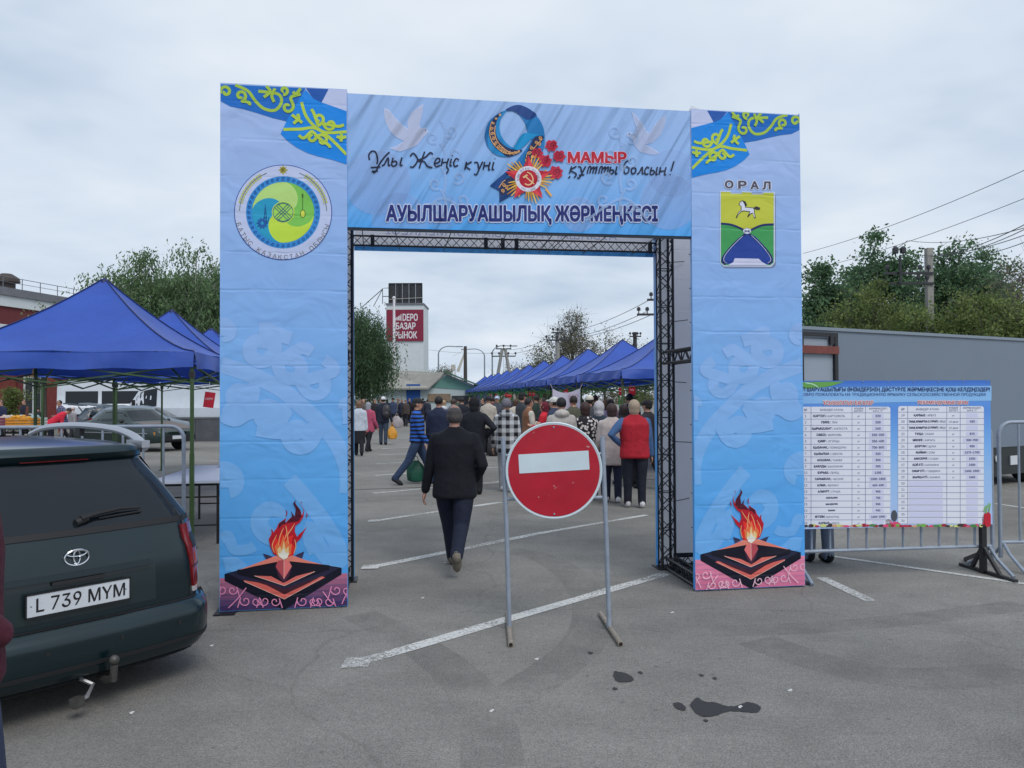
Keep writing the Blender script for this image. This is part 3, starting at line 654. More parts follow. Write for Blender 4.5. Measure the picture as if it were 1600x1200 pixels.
A.strokes('emblem_lattice', [[(ex + a * 10.5 + o * b, ey + b * 10.5 * .97 - o * a) , (ex - a * 10.5 + o * b, ey - b * 10.5 * .97 - o * a)] for a, b in ((1, 1), (1, -1)) for o in (-2.6, 0, 2.6)] + [[(ex - 9, ey - 11), (ex, ey - 14), (ex + 9, ey - 11)], [(ex - 9, ey + 11), (ex, ey + 14), (ex + 9, ey + 11)]], 1.1, (40, 92, 104), 9)
A.strokes('emblem_dombra', [(0.9, [(473, 304), (473, 328)]), (2.2, [(473, 303), (473, 309)])], 1, (60, 90, 40), 8, smooth=False)
A.multi('emblem_dombra', [circ(473.3, 334, 4.2, 6.4, 16)], (62, 96, 40), 8); A.multi('emblem_dombra', [circ(473.3, 334.3, 3.2, 5.2, 16)], (196, 202, 74), 9)
A.multi('emblem_gear', [circ(410, 349, 6.6, 6.6, 16)] + [[(410 + r * math.cos(R(a + o)), 349 + r * math.sin(R(a + o))) for r, o in ((6, -9), (9, -6), (9, 6), (6, 9))] for a in range(0, 360, 36)], (24, 82, 152), 8)
A.multi('emblem_gear', [circ(410, 349, 2.6, 2.6, 12)], (34, 142, 178), 9)
A.strokes('emblem_derrick', [[(412, 349), (414.5, 324)], [(417.5, 349), (415, 324)], [(412.5, 343), (417, 338)], [(417, 343), (413, 338)], [(413, 335), (416.5, 331)], [(414.5, 323), (414.5, 320)], [(414, 346), (420, 346), (420, 340)]], 0.9, (22, 74, 130), 8, smooth=False)
for s_ in (-1, 1):
    W_ = [(ex + s_ * 68 * math.cos(R(a)), ey - 66 * math.sin(R(a))) for a in range(2, 72, 6)]
    A.strokes('emblem_wheat', [W_], 0.9, (90, 96, 70), 6)
    gr = []
    for a in range(14, 60, 4):
        for q in (-1, 1):
            c = Vector((ex + s_ * (68 + q * 2.2) * math.cos(R(a)), ey - (66 + q * 2.2) * math.sin(R(a))))
            d = Vector((-s_ * math.sin(R(a)), -math.cos(R(a)))); n = Vector((d.y, -d.x))
            gr.append([tuple(c + d * x + n * y) for x, y in ((-2.6, 0), (0, 1.4), (2.6, 0), (0, -1.4))])
    A.multi('emblem_wheat', gr, (172, 176, 78), 7)
A.multi('emblem_star', [[(ex + x, 266 + y) for x, y in q] for q in (((0, -8), (2.6, -2.6), (8, 0), (2.6, 2.6), (0, 8), (-2.6, 2.6), (-8, 0), (-2.6, -2.6)), ((-5.4, -5.4), (0, -3), (5.4, -5.4), (3, 0), (5.4, 5.4), (0, 3), (-5.4, 5.4), (-3, 0)))], (158, 148, 66), 6)
A.arc_text('emblem_lettering', 'БАТЫС ҚАЗАҚСТАН ОБЛЫСЫ', ex, ey + .5, 66, 197, 343, 13.5, (104, 102, 96), 6, bold=.025)

# ---- town shield, right pylon
mR = clampu(FP, PW2 + .004, AW - .004); A = Art(arch, mR, 'pylon')
c3 = lambda *q: [(1000 + x / 4, 150 + y / 4) for x, y in q]
def rrect(x0, x1, y0, y1, r): return [p for cx, cy, a in ((x1 - r, y0 + r, -90), (x1 - r, y1 - r, 0), (x0 + r, y1 - r, 90), (x0 + r, y0 + r, 180)) for p in circ(cx, cy, r, r, 6, a, a + 90)]
A.multi('shield_shadow', [c3(*rrect(508, 848, 604, 1076, 30))], (112, 122, 150), 2)
A.multi('shield_edge', [c3((498, 594), (568, 594), (568, 606), (634, 606), (634, 596), (698, 598), (698, 610), (766, 610), (766, 600), (842, 600), (842, 1040), (820, 1068), (520, 1066), (498, 1040))], (196, 204, 226), 3)
A.multi('shield_field', [c3((504, 600), (566, 600), (566, 612), (636, 612), (636, 602), (696, 604), (696, 616), (768, 616), (768, 606), (834, 606), (834, 1040), (815, 1058), (522, 1058), (504, 1040))], (58, 142, 80), 4)
A.multi('shield_field', [c3((504, 601), (565, 601), (565, 613), (637, 613), (637, 603), (695, 605), (695, 617), (769, 617), (769, 607), (833, 607), (833, 800), (760, 805), (700, 828), (668, 842), (620, 822), (570, 802), (504, 795))], (178, 182, 58), 5)
A.fill('shield_field', c3((668, 850), (610, 900), (560, 950), (520, 1000), (516, 1035), (535, 1050), (800, 1052), (822, 1030), (815, 990), (770, 930), (720, 880)), (28, 58, 138), 5)
A.strokes('shield_lines', [c3((504, 798), (570, 806), (630, 830), (690, 870), (760, 930), (815, 1000), (822, 1035), (800, 1050)), c3((834, 803), (765, 808), (705, 832), (645, 872), (580, 930), (522, 1000), (514, 1035), (535, 1052))], 3.4, (26, 34, 92), 6)
A.strokes('shield_lines', [c3((640, 876), (580, 934), (530, 995), (522, 1030), (540, 1044)), c3((694, 872), (756, 932), (808, 1000), (814, 1030), (796, 1044))], 0.8, (206, 212, 232), 7)
A.multi('shield_knot', [c3(*circ(667, 845, 25, 18, 20))], (204, 208, 226), 8); A.strokes('shield_knot', [c3((650, 838), (684, 854)), c3((650, 853), (684, 838)), c3((650, 845), (684, 846))], 0.9, (56, 66, 110), 9)
A.multi('shield_scroll', [c3((590, 1015), (740, 1018), (760, 1038), (795, 1058), (548, 1058), (580, 1040))], (188, 190, 214), 8)
A.fill('shield_horse', c3((622, 662), (640, 652), (655, 672), (660, 695), (705, 698), (716, 712), (714, 728), (722, 762), (712, 768), (704, 735), (690, 740), (674, 760), (668, 757), (682, 726), (650, 722), (632, 724), (615, 742), (602, 766), (596, 762), (612, 728), (628, 712), (628, 690), (614, 682)), (30, 32, 42), 6)
A.fill('shield_horse', c3((624, 666), (638, 658), (650, 676), (655, 699), (703, 702), (711, 714), (709, 728), (717, 758), (713, 760), (702, 730), (686, 736), (680, 742), (688, 722), (650, 717), (632, 718), (618, 732), (606, 752), (616, 728), (633, 712), (632, 690), (620, 682)), (206, 208, 222), 7)
A.fill('shield_horse', c3((634, 652), (656, 660), (668, 684), (656, 692), (648, 672)), (34, 34, 44), 8); A.fill('shield_horse', c3((706, 700), (724, 690), (750, 700), (744, 714), (722, 712)), (44, 42, 50), 8)
for ch, x0, x1 in (('О', 532, 580), ('Р', 616, 662), ('А', 692, 738), ('Л', 766, 812)):
    y_ = 1.2 * (x0 - 532) / 40
    A.text('town_lettering', ch, (1000 + x0 / 4, 1000 + x1 / 4, 150 + (530 + y_) / 4, 150 + (576 + y_) / 4), (74, 74, 92), 3, bold=.03, outline=(222, 226, 238), ow=.05)

# ---- crossbeam
mB = clampu(FP, PW1 + .006, PW2 - .006)
def mB2(px, py):
    u, v = mB(px, py); return u, min(AH - .036, max(BZ + .004, v))
A = Art(arch, mB2, 'beam', y0=0.002)
c2 = lambda *q: [(700 + x / 4, 120 + y / 4) for x, y in q]
for cx, cy, r_, al in ((590, 285, 52, .30), (625, 345, 45, .22), (905, 335, 28, .28), (1045, 315, 45, .30), (1050, 270, 38, .18), (690, 330, 30, .15)):
    A.multi('bokeh_print', [circ(cx, cy, r_, r_ * .98, 36)], (176, 196, 232), 1, alpha=al)
gl = []
for x0, sg_ in ((690, 1), (975, -1)):
    for k in range(4):
        yb = 205 + k * 36
        gl += [spiral(x0 + sg_ * (14 + 6 * k), yb, 2, 11, 90, sg_ * 1.1), spiral(x0 - sg_ * (14 - 2 * k), yb + 10, 2, 10, 90, -sg_ * 1.1), [(x0 - 2 * sg_, yb - 18), (x0 + 6 * sg_, yb), (x0 + 4 * sg_, yb + 24)]]
    gl += [[(x0 - sg_ * 40, 350), (x0, 310), (x0 + sg_ * 60, 345)]]
A.strokes('ornament_print', gl, 4, (168, 196, 234), 1, alpha=0.5)
DOVE = ((1078, 195), (1110, 205), (1150, 255), (1200, 305), (1228, 322), (1226, 280), (1250, 225), (1300, 185), (1328, 168), (1318, 240), (1300, 300), (1312, 322), (1340, 318), (1360, 345), (1350, 355), (1325, 380), (1290, 425), (1250, 445), (1180, 468), (1112, 448), (1160, 432), (1205, 402), (1150, 375), (1110, 330), (1085, 270))
A.fill('dove_print', c1(*DOVE), (226, 224, 240), 3, alpha=.52); A.strokes('dove_print', [c1((1228, 322), (1215, 360), (1205, 400)), c1((1300, 300), (1290, 350))], .8, (186, 194, 226), 4)
A.multi('dove_eye', [c1(*circ(1340, 334, 4, 4, 8))], (60, 60, 90), 5)
D2 = [((1145, 215), (1175, 240), (1215, 290), (1238, 340), (1262, 352), (1290, 300), (1335, 255), (1360, 235), (1358, 290), (1330, 360), (1280, 410), (1235, 425), (1270, 440), (1322, 475), (1290, 490), (1240, 480), (1200, 470), (1165, 430), (1150, 390), (1118, 372), (1116, 355), (1136, 345), (1168, 352), (1178, 320), (1160, 270))]
A.fill('dove_print', c2(*D2[0]), (214, 218, 240), 3, alpha=.5); A.multi('dove_eye', [c2(*circ(1132, 358, 4, 4, 8))], (60, 60, 90), 5)
A.strokes('dove_print', [c2((1238, 340), (1225, 380), (1235, 425)), c2((1178, 320), (1195, 370))], .8, (178, 190, 226), 4)
# hand-lettered greeting, one object per letter
HAND1 = {'Ұ': [[(990, 520), (985, 490), (1003, 466), (1028, 472), (1040, 515), (1036, 545)], [(1115, 470), (1085, 500), (1052, 545), (1032, 588), (1012, 602)], [(998, 568), (1058, 564)], [(1003, 592), (1042, 588)]],
 'л': [[(1066, 556), (1082, 548), (1106, 506), (1108, 552), (1120, 552)]], 'ы': [[(1137, 506), (1128, 548), (1142, 559), (1160, 545), (1154, 528), (1134, 532)], [(1192, 505), (1181, 553), (1196, 551)]],
 'Ж': [[(1243, 498), (1262, 478), (1282, 498), (1290, 524), (1264, 563), (1243, 562)], [(1334, 468), (1316, 520), (1300, 572)], [(1386, 486), (1368, 475), (1338, 503), (1290, 524), (1330, 530), (1352, 560), (1382, 568)]],
 'е': [[(1394, 545), (1424, 532), (1428, 513), (1412, 511), (1396, 538), (1404, 561), (1431, 553)]], 'ң': [[(1447, 510), (1437, 560)], [(1441, 537), (1476, 534)], [(1484, 510), (1472, 558), (1482, 580), (1470, 606)]],
 'і': [[(1502, 512), (1492, 554), (1504, 555)], [(1507, 490), (1508, 494)]], 'с': [[(1547, 522), (1532, 511), (1516, 535), (1521, 560), (1543, 553)]]}
HAND2 = {'к': [[(116, 531), (105, 581)], [(148, 531), (111, 557), (140, 581)]], 'ү': [[(163, 537), (184, 537), (192, 576)], [(217, 531), (196, 574), (178, 612), (164, 606)]], 'н': [[(229, 532), (220, 580)], [(223, 558), (256, 554)], [(263, 532), (253, 580), (263, 578)]], 'і': [[(286, 532), (276, 578), (288, 578)], [(293, 510), (294, 514)]],
 'қ': [[(772, 560), (758, 606)], [(803, 559), (766, 584), (795, 602), (801, 614), (788, 632)], [(764, 622), (752, 634)]], 'ұ': [[(812, 562), (829, 566), (834, 596)], [(860, 560), (839, 600), (818, 634), (808, 628)], [(818, 616), (852, 612)]],
 'т': [[(869, 606), (880, 566), (893, 564), (886, 604)], [(892, 580), (912, 563), (904, 604)], [(910, 580), (931, 563), (921, 606)]], 'тт': [[(941, 606), (952, 566), (965, 564), (958, 604)], [(964, 580), (984, 563), (976, 604)], [(982, 580), (1003, 563), (993, 606)]], 'ы': [[(1018, 562), (1009, 600), (1020, 608), (1036, 594), (1028, 582), (1012, 586)], [(1056, 560), (1046, 606), (1058, 604)]],
 'б': [[(1144, 520), (1112, 532), (1098, 572), (1106, 605), (1126, 596), (1130, 572), (1112, 562), (1099, 582)]], 'о': [[(1158, 566), (1146, 582), (1150, 606), (1168, 600), (1174, 578), (1160, 566)]], 'л': [[(1180, 608), (1194, 600), (1214, 564), (1214, 604), (1224, 604)]], 'с': [[(1256, 572), (1244, 564), (1230, 586), (1234, 610), (1252, 606)]], 'ын': [[(1272, 566), (1263, 604), (1274, 612), (1290, 598), (1282, 586), (1266, 590)], [(1308, 564), (1299, 610), (1310, 608)]], 'н2': [[(1328, 565), (1319, 612)], [(1322, 592), (1352, 588)], [(1362, 565), (1352, 612), (1362, 610)]], '!': [[(1412, 528), (1394, 590)], [(1388, 608), (1387, 614)]]}
for H_, cv in ((HAND1, c1), (HAND2, c2)):
    for q_, L_ in enumerate(H_.values()): A.strokes('greeting_letter', [cv(*l) for l in L_], 2.3, (20, 24, 50), 5 + .02 * q_)
A.text('month_lettering', 'МАМЫР', (888, 978, 238, 254), (176, 36, 52), 3, bold=.035, outline=(214, 196, 220), ow=.03)
A.text('fair_lettering', 'АУЫЛШАРУАШЫЛЫҚ ЖӘРМЕҢКЕСІ', (604, 1027, 321, 350), (28, 40, 104), 3, bold=.03, outline=(196, 206, 236), ow=.045)
# the figure nine of ribbon
c9 = lambda *q: [(740 + x / 6.669, 150 + y / 6.669) for x, y in q]
out9 = cr_curve([Vector(p) for p in c9((345, 130), (420, 98), (500, 98), (600, 150), (680, 240), (725, 330), (740, 430), (735, 540), (700, 580))], 6)
o9 = c9((330, 150), (240, 195), (160, 270), (120, 380), (125, 470), (170, 560), (250, 620), (350, 636), (440, 615), (510, 565), (420, 545), (350, 500), (295, 430), (270, 340), (285, 240), (340, 160))
A.fill('nine_ribbon', o9, (24, 122, 178), 5, smooth=True)
A.fill('nine_ribbon', c9((330, 150), (240, 195), (160, 270), (120, 380), (125, 470), (150, 530), (150, 430), (165, 330), (210, 240), (290, 180)), (20, 96, 156), 6, smooth=True)
A.fill('nine_ribbon', c9((335, 140), (420, 100), (500, 100), (600, 150), (680, 240), (725, 330), (740, 430), (735, 520), (690, 560), (600, 440), (565, 385), (540, 290), (480, 200), (410, 158), (345, 156)), (22, 110, 170), 6, smooth=True)
A.fill('nine_ribbon', c9((335, 140), (420, 100), (500, 100), (600, 150), (655, 205), (560, 250), (480, 195), (410, 156), (345, 154)), (26, 62, 122), 7, smooth=True)
A.fill('nine_ribbon', c9((560, 385), (520, 392), (480, 430), (440, 500), (415, 550), (470, 562), (530, 520), (600, 450), (660, 415), (735, 410), (640, 400)), (14, 134, 188), 8, smooth=True)
A.fill('nine_ribbon', c9((740, 420), (640, 425), (590, 480), (540, 560), (400, 740), (170, 935), (268, 990), (270, 1112), (420, 1020), (560, 860), (700, 640), (738, 520)), (16, 106, 166), 5)
A.fill('nine_ribbon', c9((170, 935), (268, 990), (300, 900), (420, 760), (360, 770)), (22, 66, 126), 6)
A.fill('nine_ribbon', c9((268, 990), (270, 1112), (420, 1020), (500, 940), (470, 900)), (18, 56, 108), 6)
for P_ in ([(300, 165), (215, 230), (165, 330), (165, 430), (210, 520), (290, 590), (350, 634), (440, 612), (505, 568), (420, 560), (340, 530), (270, 470), (235, 400), (230, 300), (260, 220)], [(722, 415), (640, 430), (600, 490), (560, 580), (540, 650), (600, 690), (660, 560), (725, 450)], [(268, 985), (300, 900), (370, 850), (420, 900), (330, 1020), (276, 1030)]):
    A.fill('ribbon_gold_band', c9(*P_), (34, 44, 82), 7 if P_[0][0] != 722 else 9, smooth=True)
gold = []
arcp = cr_curve([Vector(p) for p in c9((285, 185), (215, 260), (190, 370), (215, 470), (280, 545), (350, 590), (430, 595), (480, 575))], 4)
for i, p in enumerate(arcp[1:-1:2]): gold.append(spiral(p.x, p.y, .5, 3.1 if 2 < i < 12 else 2.0, i * 70, 1.3 * (-1) ** i, 9))
gold += [[(q.x + 4.2, q.y) for q in arcp[6:-6]], [(q.x - 3.6, q.y + 1.4) for q in arcp[4:-4]]]
for x, y in ((690, 440), (650, 490), (680, 500), (600, 550), (580, 600), (610, 640), (310, 930), (300, 990), (340, 950)): gold.append(spiral(740 + x / 6.669, 150 + y / 6.669, .5, 3.2, x, 1.4, 9))
gold += [c9((590, 520), (620, 555), (715, 450)), c9((560, 590), (545, 650)), c9((262, 960), (300, 900), (330, 880))]
A.strokes('ribbon_gold_ornament', [g_ for g_ in gold if g_], 1.15, (214, 160, 104), 10, smooth=False)
# carnations
for k, (x, y, r_) in enumerate(((810, 520, 62), (890, 630, 62), (660, 600, 58), (745, 680, 66), (855, 800, 70))):
    pet = [(740 + (x + (r_ * (1 + .16 * math.sin(a * 7 + k))) * math.cos(a)) / 6.669, 150 + (y + r_ * .95 * (1 + .16 * math.cos(a * 6)) * math.sin(a)) / 6.669) for a in [2 * math.pi * i / 36 for i in range(36)]]
    A.multi('carnation_print', [pet], (178, 34, 60), 11 + (k % 2))
    A.strokes('carnation_print', [spiral(740 + x / 6.669, 150 + y / 6.669, .8, 6.5, k * 60, 1.6, 14), spiral(740 + (x + 14) / 6.669, 150 + (y - 12) / 6.669, 1, 5, k * 90, 1.1, 10)], 0.9, (110, 14, 44), 13, smooth=False)
A.strokes('carnation_stems', [c9((820, 690), (860, 660)), c9((740, 760), (780, 850)), c9((780, 610), (790, 590)), c9((640, 640), (700, 680))], 1.0, (40, 76, 66), 10)
# war order
sx, sy = 740 + 568 / 6.669, 150 + 868 / 6.669
rays_ = []
for k in range(5):
    a0 = 54 + 72 * k - 90 + 36
    for j in range(-3, 4):
        a = R(a0 + 36 + j * 8.5 - 36); L_ = 40.5 - abs(j) * 3.0
        d = Vector((math.cos(a), math.sin(a))); n = Vector((-d.y, d.x)) * 2.4
        rays_.append([(sx + n.x, sy + n.y), (sx + d.x * L_ + n.x * .3, sy + d.y * L_ + n.y * .3), (sx + d.x * L_ - n.x * .3, sy + d.y * L_ - n.y * .3), (sx - n.x, sy - n.y)])
A.multi('order_rays', rays_[0::2], (214, 168, 70), 14); A.multi('order_rays', rays_[1::2], (182, 128, 48), 15)
for k in range(5):
    a = R(-90 + 72 * k); t_ = (sx + 38 * math.cos(a), sy + 37 * math.sin(a))
    for sgn, c in ((-1, (172, 34, 54)), (1, (206, 58, 70))):
        b = a + sgn * R(36); A.multi('order_star', [[(sx, sy), t_, (sx + 17 * math.cos(b), sy + 17 * math.sin(b))]], c, 16)
A.strokes('order_handle', [c9((750, 970), (810, 1045))], 3.4, (206, 150, 70), 13)
A.multi('order_disc', [circ(sx, sy, 20.5, 20, 36)], (206, 206, 220), 17); A.multi('order_disc', [circ(sx, sy, 14.4, 14, 30)], (168, 24, 46), 18)
A.strokes('order_hammer_sickle', [[(sx - 5.5, sy + 7.5), (sx + .5, sy + 9.5), (sx + 6.3, sy + 5.5), (sx + 7, sy - 1), (sx + 3.5, sy - 7.5), (sx - 2, sy - 10.5)], [(sx - 4.5, sy - 3.5), (sx + 9, sy + 8)]], 1.9, (226, 188, 134), 19)
A.strokes('order_hammer_sickle', [[(sx - 8, sy - 2), (sx - 1.5, sy - 6.2)]], 3.0, (226, 188, 134), 19, smooth=False)
A.arc_text('order_lettering', 'ҰЛЫ ОТАН СОҒЫСЫ', sx, sy, 17.3, 188, -8, 6.2, (60, 60, 84), 19, bold=.02, flip=False)
A.arc_text('order_lettering', '1941 - 1945', sx, sy, 17.4, 234, 306, 5.0, (70, 70, 90), 19, bold=.015)
# mirrored show-through of the back print on the white lining
mG = Art(bl, lambda px, py: (0, 0), 'pylon', y0=AD - .0016)
v, f = text_geo('АУЫЛШАРУАШЫЛЫҚ ЖӘРМЕҢКЕСІ')
x0, x1 = min(p[0] for p in v), max(p[0] for p in v)
ua, ub = PW1 + .30, PW2 - .38
MB().add([(ub - (p[0] - x0) / (x1 - x0) * (ub - ua), AD - .0045, BZ + .165 + p[1] * .155) for p in v], f).build('show_through_lettering', mG.m((158, 162, 190)), bl, fix=False)
# ================================================================ no entry sign
GALV = mat('galvanised_steel', s2l(150, 160, 174), 0.5, metal=0.25, var=0.16, vscale=9)
RUST = mat('scratched_steel', s2l(150, 140, 128), 0.6, metal=0.2, var=0.35, vscale=30)
SB = (G(796, 985) + G(952, 985)) / 2
sgn = thing('no_entry_sign', 'round red no entry sign on a grey tube stand in front of the arch', 'road sign', SB)
L3 = lambda p: Vector(p) - SB
pl0, pr0 = L3(G(796, 985)), L3(G(952, 985))
pl1, pr1 = L3(AT(786, 683, SB.y + .02)), L3(AT(941, 682, SB.y + .02))
for a, b in ((pl0, pl1), (pr0, pr1)):
    MB().tube([a + Vector((0, 0, .018)), a.lerp(b, .5) + Vector((.004, 0, 0)), b], .0175, 12).build('post', GALV, sgn, smooth=True)
for a, b in ((G(793, 962), G(798, 1012)), (G(938, 962), G(970, 1011))):
    t = (L3(b) - L3(a)).normalized(); up = Vector((0, 0, .019))
    f_ = MB().tube([L3(a) + up, L3(b) + up], .019, 12, caps=True).build('foot', RUST, sgn, smooth=True)
    MB().tube([L3(b) + up - t * .002, L3(b) + up + t * .002], .0135, 12).build('tube_mouth', mat('hollow_dark', (.02, .015, .012), .9), f_)
for za in (0.40, 0.62):
    pass
for py in (712, 780):
    a, b = AT(788 + (py - 700) * .03, py, SB.y + .02), AT(943 + (py - 700) * .03, py - 3, SB.y + .02)
    MB().tube([L3(a), L3(b)], .0125, 10).build('crossbar', GALV, sgn, smooth=True)
def enamel(name, col, rough, scr):
    m = mat(name, col, rough, var=.10, vscale=7)
    nt = m.node_tree; b = nt.nodes['Principled BSDF']; old = b.inputs['Base Color'].links[0].from_socket
    tc = node(nt, 'ShaderNodeTexCoord'); n = node(nt, 'ShaderNodeTexNoise', i_Scale=15.0, i_Detail=5.0, i_Roughness=.75); ln(nt, tc.outputs['Object'], n.inputs['Vector'])
    r = node(nt, 'ShaderNodeMapRange', i_1=.66, i_2=.71); ln(nt, n.outputs['Fac'], r.inputs[0])
    mx = node(nt, 'ShaderNodeMix', data_type='RGBA'); ln(nt, r.outputs[0], mx.inputs[0]); ln(nt, old, mx.inputs[6]); mx.inputs[7].default_value = (.55, .40, .36, 1)
    ln(nt, mx.outputs[2], b.inputs['Base Color']); b.inputs['Coat Weight'].default_value = .3; b.inputs['Coat Roughness'].default_value = .15
    n3 = node(nt, 'ShaderNodeTexNoise', i_Scale=3.0); ln(nt, tc.outputs['Object'], n3.inputs['Vector'])
    bp = node(nt, 'ShaderNodeBump', i_Strength=.35, i_Distance=.03); ln(nt, n3.outputs['Fac'], bp.inputs['Height']); ln(nt, bp.outputs[0], b.inputs['Normal'])
    return m
REDS = enamel('sign_red', s2l(178, 10, 40), .32, 1); WHS = mat('sign_white', s2l(206, 220, 228), .35, var=.05)
cc = L3(AT(865.5, 735, SB.y - .02)); rad = 75.5 / F * (SB.y - .02)
MS = Matrix.Translation(cc) @ Matrix.Rotation(R(90), 4, 'X')
MB().lathe([(rad - .016, -.014), (rad, -.010), (rad, .006), (rad - .006, .010), (rad - .016, .006)], 72, MS).build('plate', WHS, sgn, smooth=True)
MB().lathe([(.01, .0085), (rad - .020, .0085), (rad - .0195, .0095), (.01, .0098)], 72, MS).build('red_face', REDS, sgn, smooth=True)
bw, bh = 54.5 / F * SB.y, 15 / F * SB.y
Mb = Matrix.Rotation(R(-3.0), 3, 'Y')
MB().box(cc + Vector((0, -.0115, .062)), (2 * bw, .0015, 2 * bh * .98), M=Mb).build('white_bar', WHS, sgn)
for dx in (-1, 1): MB().ell(cc + Vector((dx * .0, -.012, dx * .315)), (.007, .004, .007), 8, 6).build('bolt', GALV, sgn, smooth=True)

# ================================================================ crowd barriers
def barrier(P, rz, L, label, n=None, h=1.43):
    o = thing('crowd_barrier', label, 'barrier', P, rz, 'steel crowd barriers')
    q = .13
    fr = [(0, 0, .10), (0, 0, h - q)] + [(q - q * math.cos(R(a)), 0, h - q + q * math.sin(R(a))) for a in range(15, 90, 15)] + [(q, 0, h), (L - q, 0, h)] + [(L - q + q * math.sin(R(a)), 0, h - q + q * math.cos(R(a))) for a in range(15, 90, 15)] + [(L, 0, h - q), (L, 0, .10)]
    MB().tube(fr, .019, 10).build('frame', GALV, o, smooth=True)
    MB().tube([(0, 0, .25), (L, 0, .25)], .016, 8).build('bottom_rail', GALV, o, smooth=True)
    n = n or int(L / .19)
    for k in range(1, n): MB().tube([(L * k / n, 0, .25), (L * k / n, 0, h - .01)], .0115, 7).build('bar', GALV, o, smooth=True)
    for x in (.03, L - .03):
        MB().tube([(x, 0, .24), (x, -.10, .14), (x, -.30, .018)], .016, 8).build('foot', GALV, o, smooth=True)
        MB().tube([(x, 0, .24), (x, .10, .14), (x, .30, .018)], .016, 8).build('foot', GALV, o, smooth=True)
    return o
bl_ = AT(-90, 668, 7.62); br_ = AT(288, 666, 7.7)
barrier(Vector((bl_.x, 7.55, 0)), math.atan2(.15, br_.x - bl_.x), br_.x - bl_.x, 'grey steel barrier behind the dark green estate car')
# ================================================================ price board
B0, B1 = Vector((2.712, 7.12, 0)), Vector((4.572, 7.34, 0)); BXV = (B1 - B0).normalized(); BN = Vector((BXV.y, -BXV.x, 0)); BRZ = math.atan2(BXV.y, BXV.x)
def BP(px, py): return plane_uv(px, py, B0, BXV, BN)
BL = -.24; BR = BP(1549, 700)[0]; BT = BP(1400, 594.5)[1]; BB = BP(1400, 823)[1]
board = thing('price_board', 'printed price list board with two white tables on a black stand', 'price board', B0 + Vector((0, 0, 0)), BRZ)
def flat(name, col, rough=.55, **k): return mat(name, s2l(*col), rough, **k)
def zramp(name, stops, span):
    m = bpy.data.materials.new(name); m.use_nodes = True; nt = m.node_tree; b = nt.nodes['Principled BSDF']; b.inputs['Roughness'].default_value = .5
    tc = node(nt, 'ShaderNodeTexCoord'); sp = node(nt, 'ShaderNodeSeparateXYZ'); ln(nt, tc.outputs['Object'], sp.inputs[0])
    mr = node(nt, 'ShaderNodeMapRange', i_1=span[0], i_2=span[1]); ln(nt, sp.outputs['Z'], mr.inputs[0])
    r = node(nt, 'ShaderNodeValToRGB'); ln(nt, mr.outputs[0], r.inputs[0]); els = r.color_ramp.elements
    while len(els) < len(stops): els.new(.5)
    for e, (p, c) in zip(els, stops): e.position = p; e.color = tuple(min(.9, x * 1.3) for x in s2l(*c)) + (1,)
    ln(nt, r.outputs[0], b.inputs['Base Color']); return m
MB().box(((BL + BR) / 2, .004, (BT + BB) / 2), (BR - BL, .008, BT - BB)).build('panel', zramp('board_print', [(0, (160, 180, 222)), (.35, (140, 176, 226)), (.55, (112, 162, 222)), (.80, (80, 132, 204)), (.90, (92, 142, 208)), (1, (52, 100, 182))], (BB, BT)), board)
class BArt(Art):
    def m(s, col, alpha=1.0): return mat('board_print_%d_%d_%d' % col, tuple(min(.9, v * 1.3) for v in s2l(*col)), .5)
BA = BArt(board, BP, 'x', y0=0.0012)
BA.fill('header_band', [(1200, 606), (1549, 603), (1549, 626), (1200, 632)], (126, 172, 224), 1)
BA.fill('leaf_print', [(1250, 597), (1320, 596), (1300, 603), (1262, 608), (1250, 606)], (96, 150, 70), 2)
BA.strokes('leaf_print', [[(1258, 598), (1272, 601), (1280, 608)]], 1.6, (176, 214, 190), 3)
def btext(s_, x0, x1, y0, y1, col, layer, bold=0, **k): BA.text('lettering', s_, (x0, x1, y0, y1), col, layer, bold=bold, **k)
btext('АУЫЛ ШАРУАШЫЛЫҒЫ ӨНІМДЕРІНІҢ ДӘСТҮРЛІ ЖӘРМЕҢКЕСІНЕ ҚОШ КЕЛДІҢІЗДЕР!', 1237, 1546, 605, 612.5, (30, 34, 92), 4, bold=.012)
btext('ДОБРО ПОЖАЛОВАТЬ НА ТРАДИЦИОННУЮ ЯРМАРКУ СЕЛЬСКОХОЗЯЙСТВЕННОЙ ПРОДУКЦИИ!', 1250, 1540, 612.5, 619.5, (50, 60, 112), 4)
btext('ҰСЫНЫЛАТЫН БАҒАЛАР', 1286, 1364, 626, 632.5, (182, 34, 64), 4, bold=.012, outline=(230, 220, 236), ow=.07)
btext('РЕКОМЕНДУЕМЫЕ ЦЕНЫ', 1434, 1512, 626, 632.5, (182, 34, 64), 4, bold=.012, outline=(230, 220, 236), ow=.07)
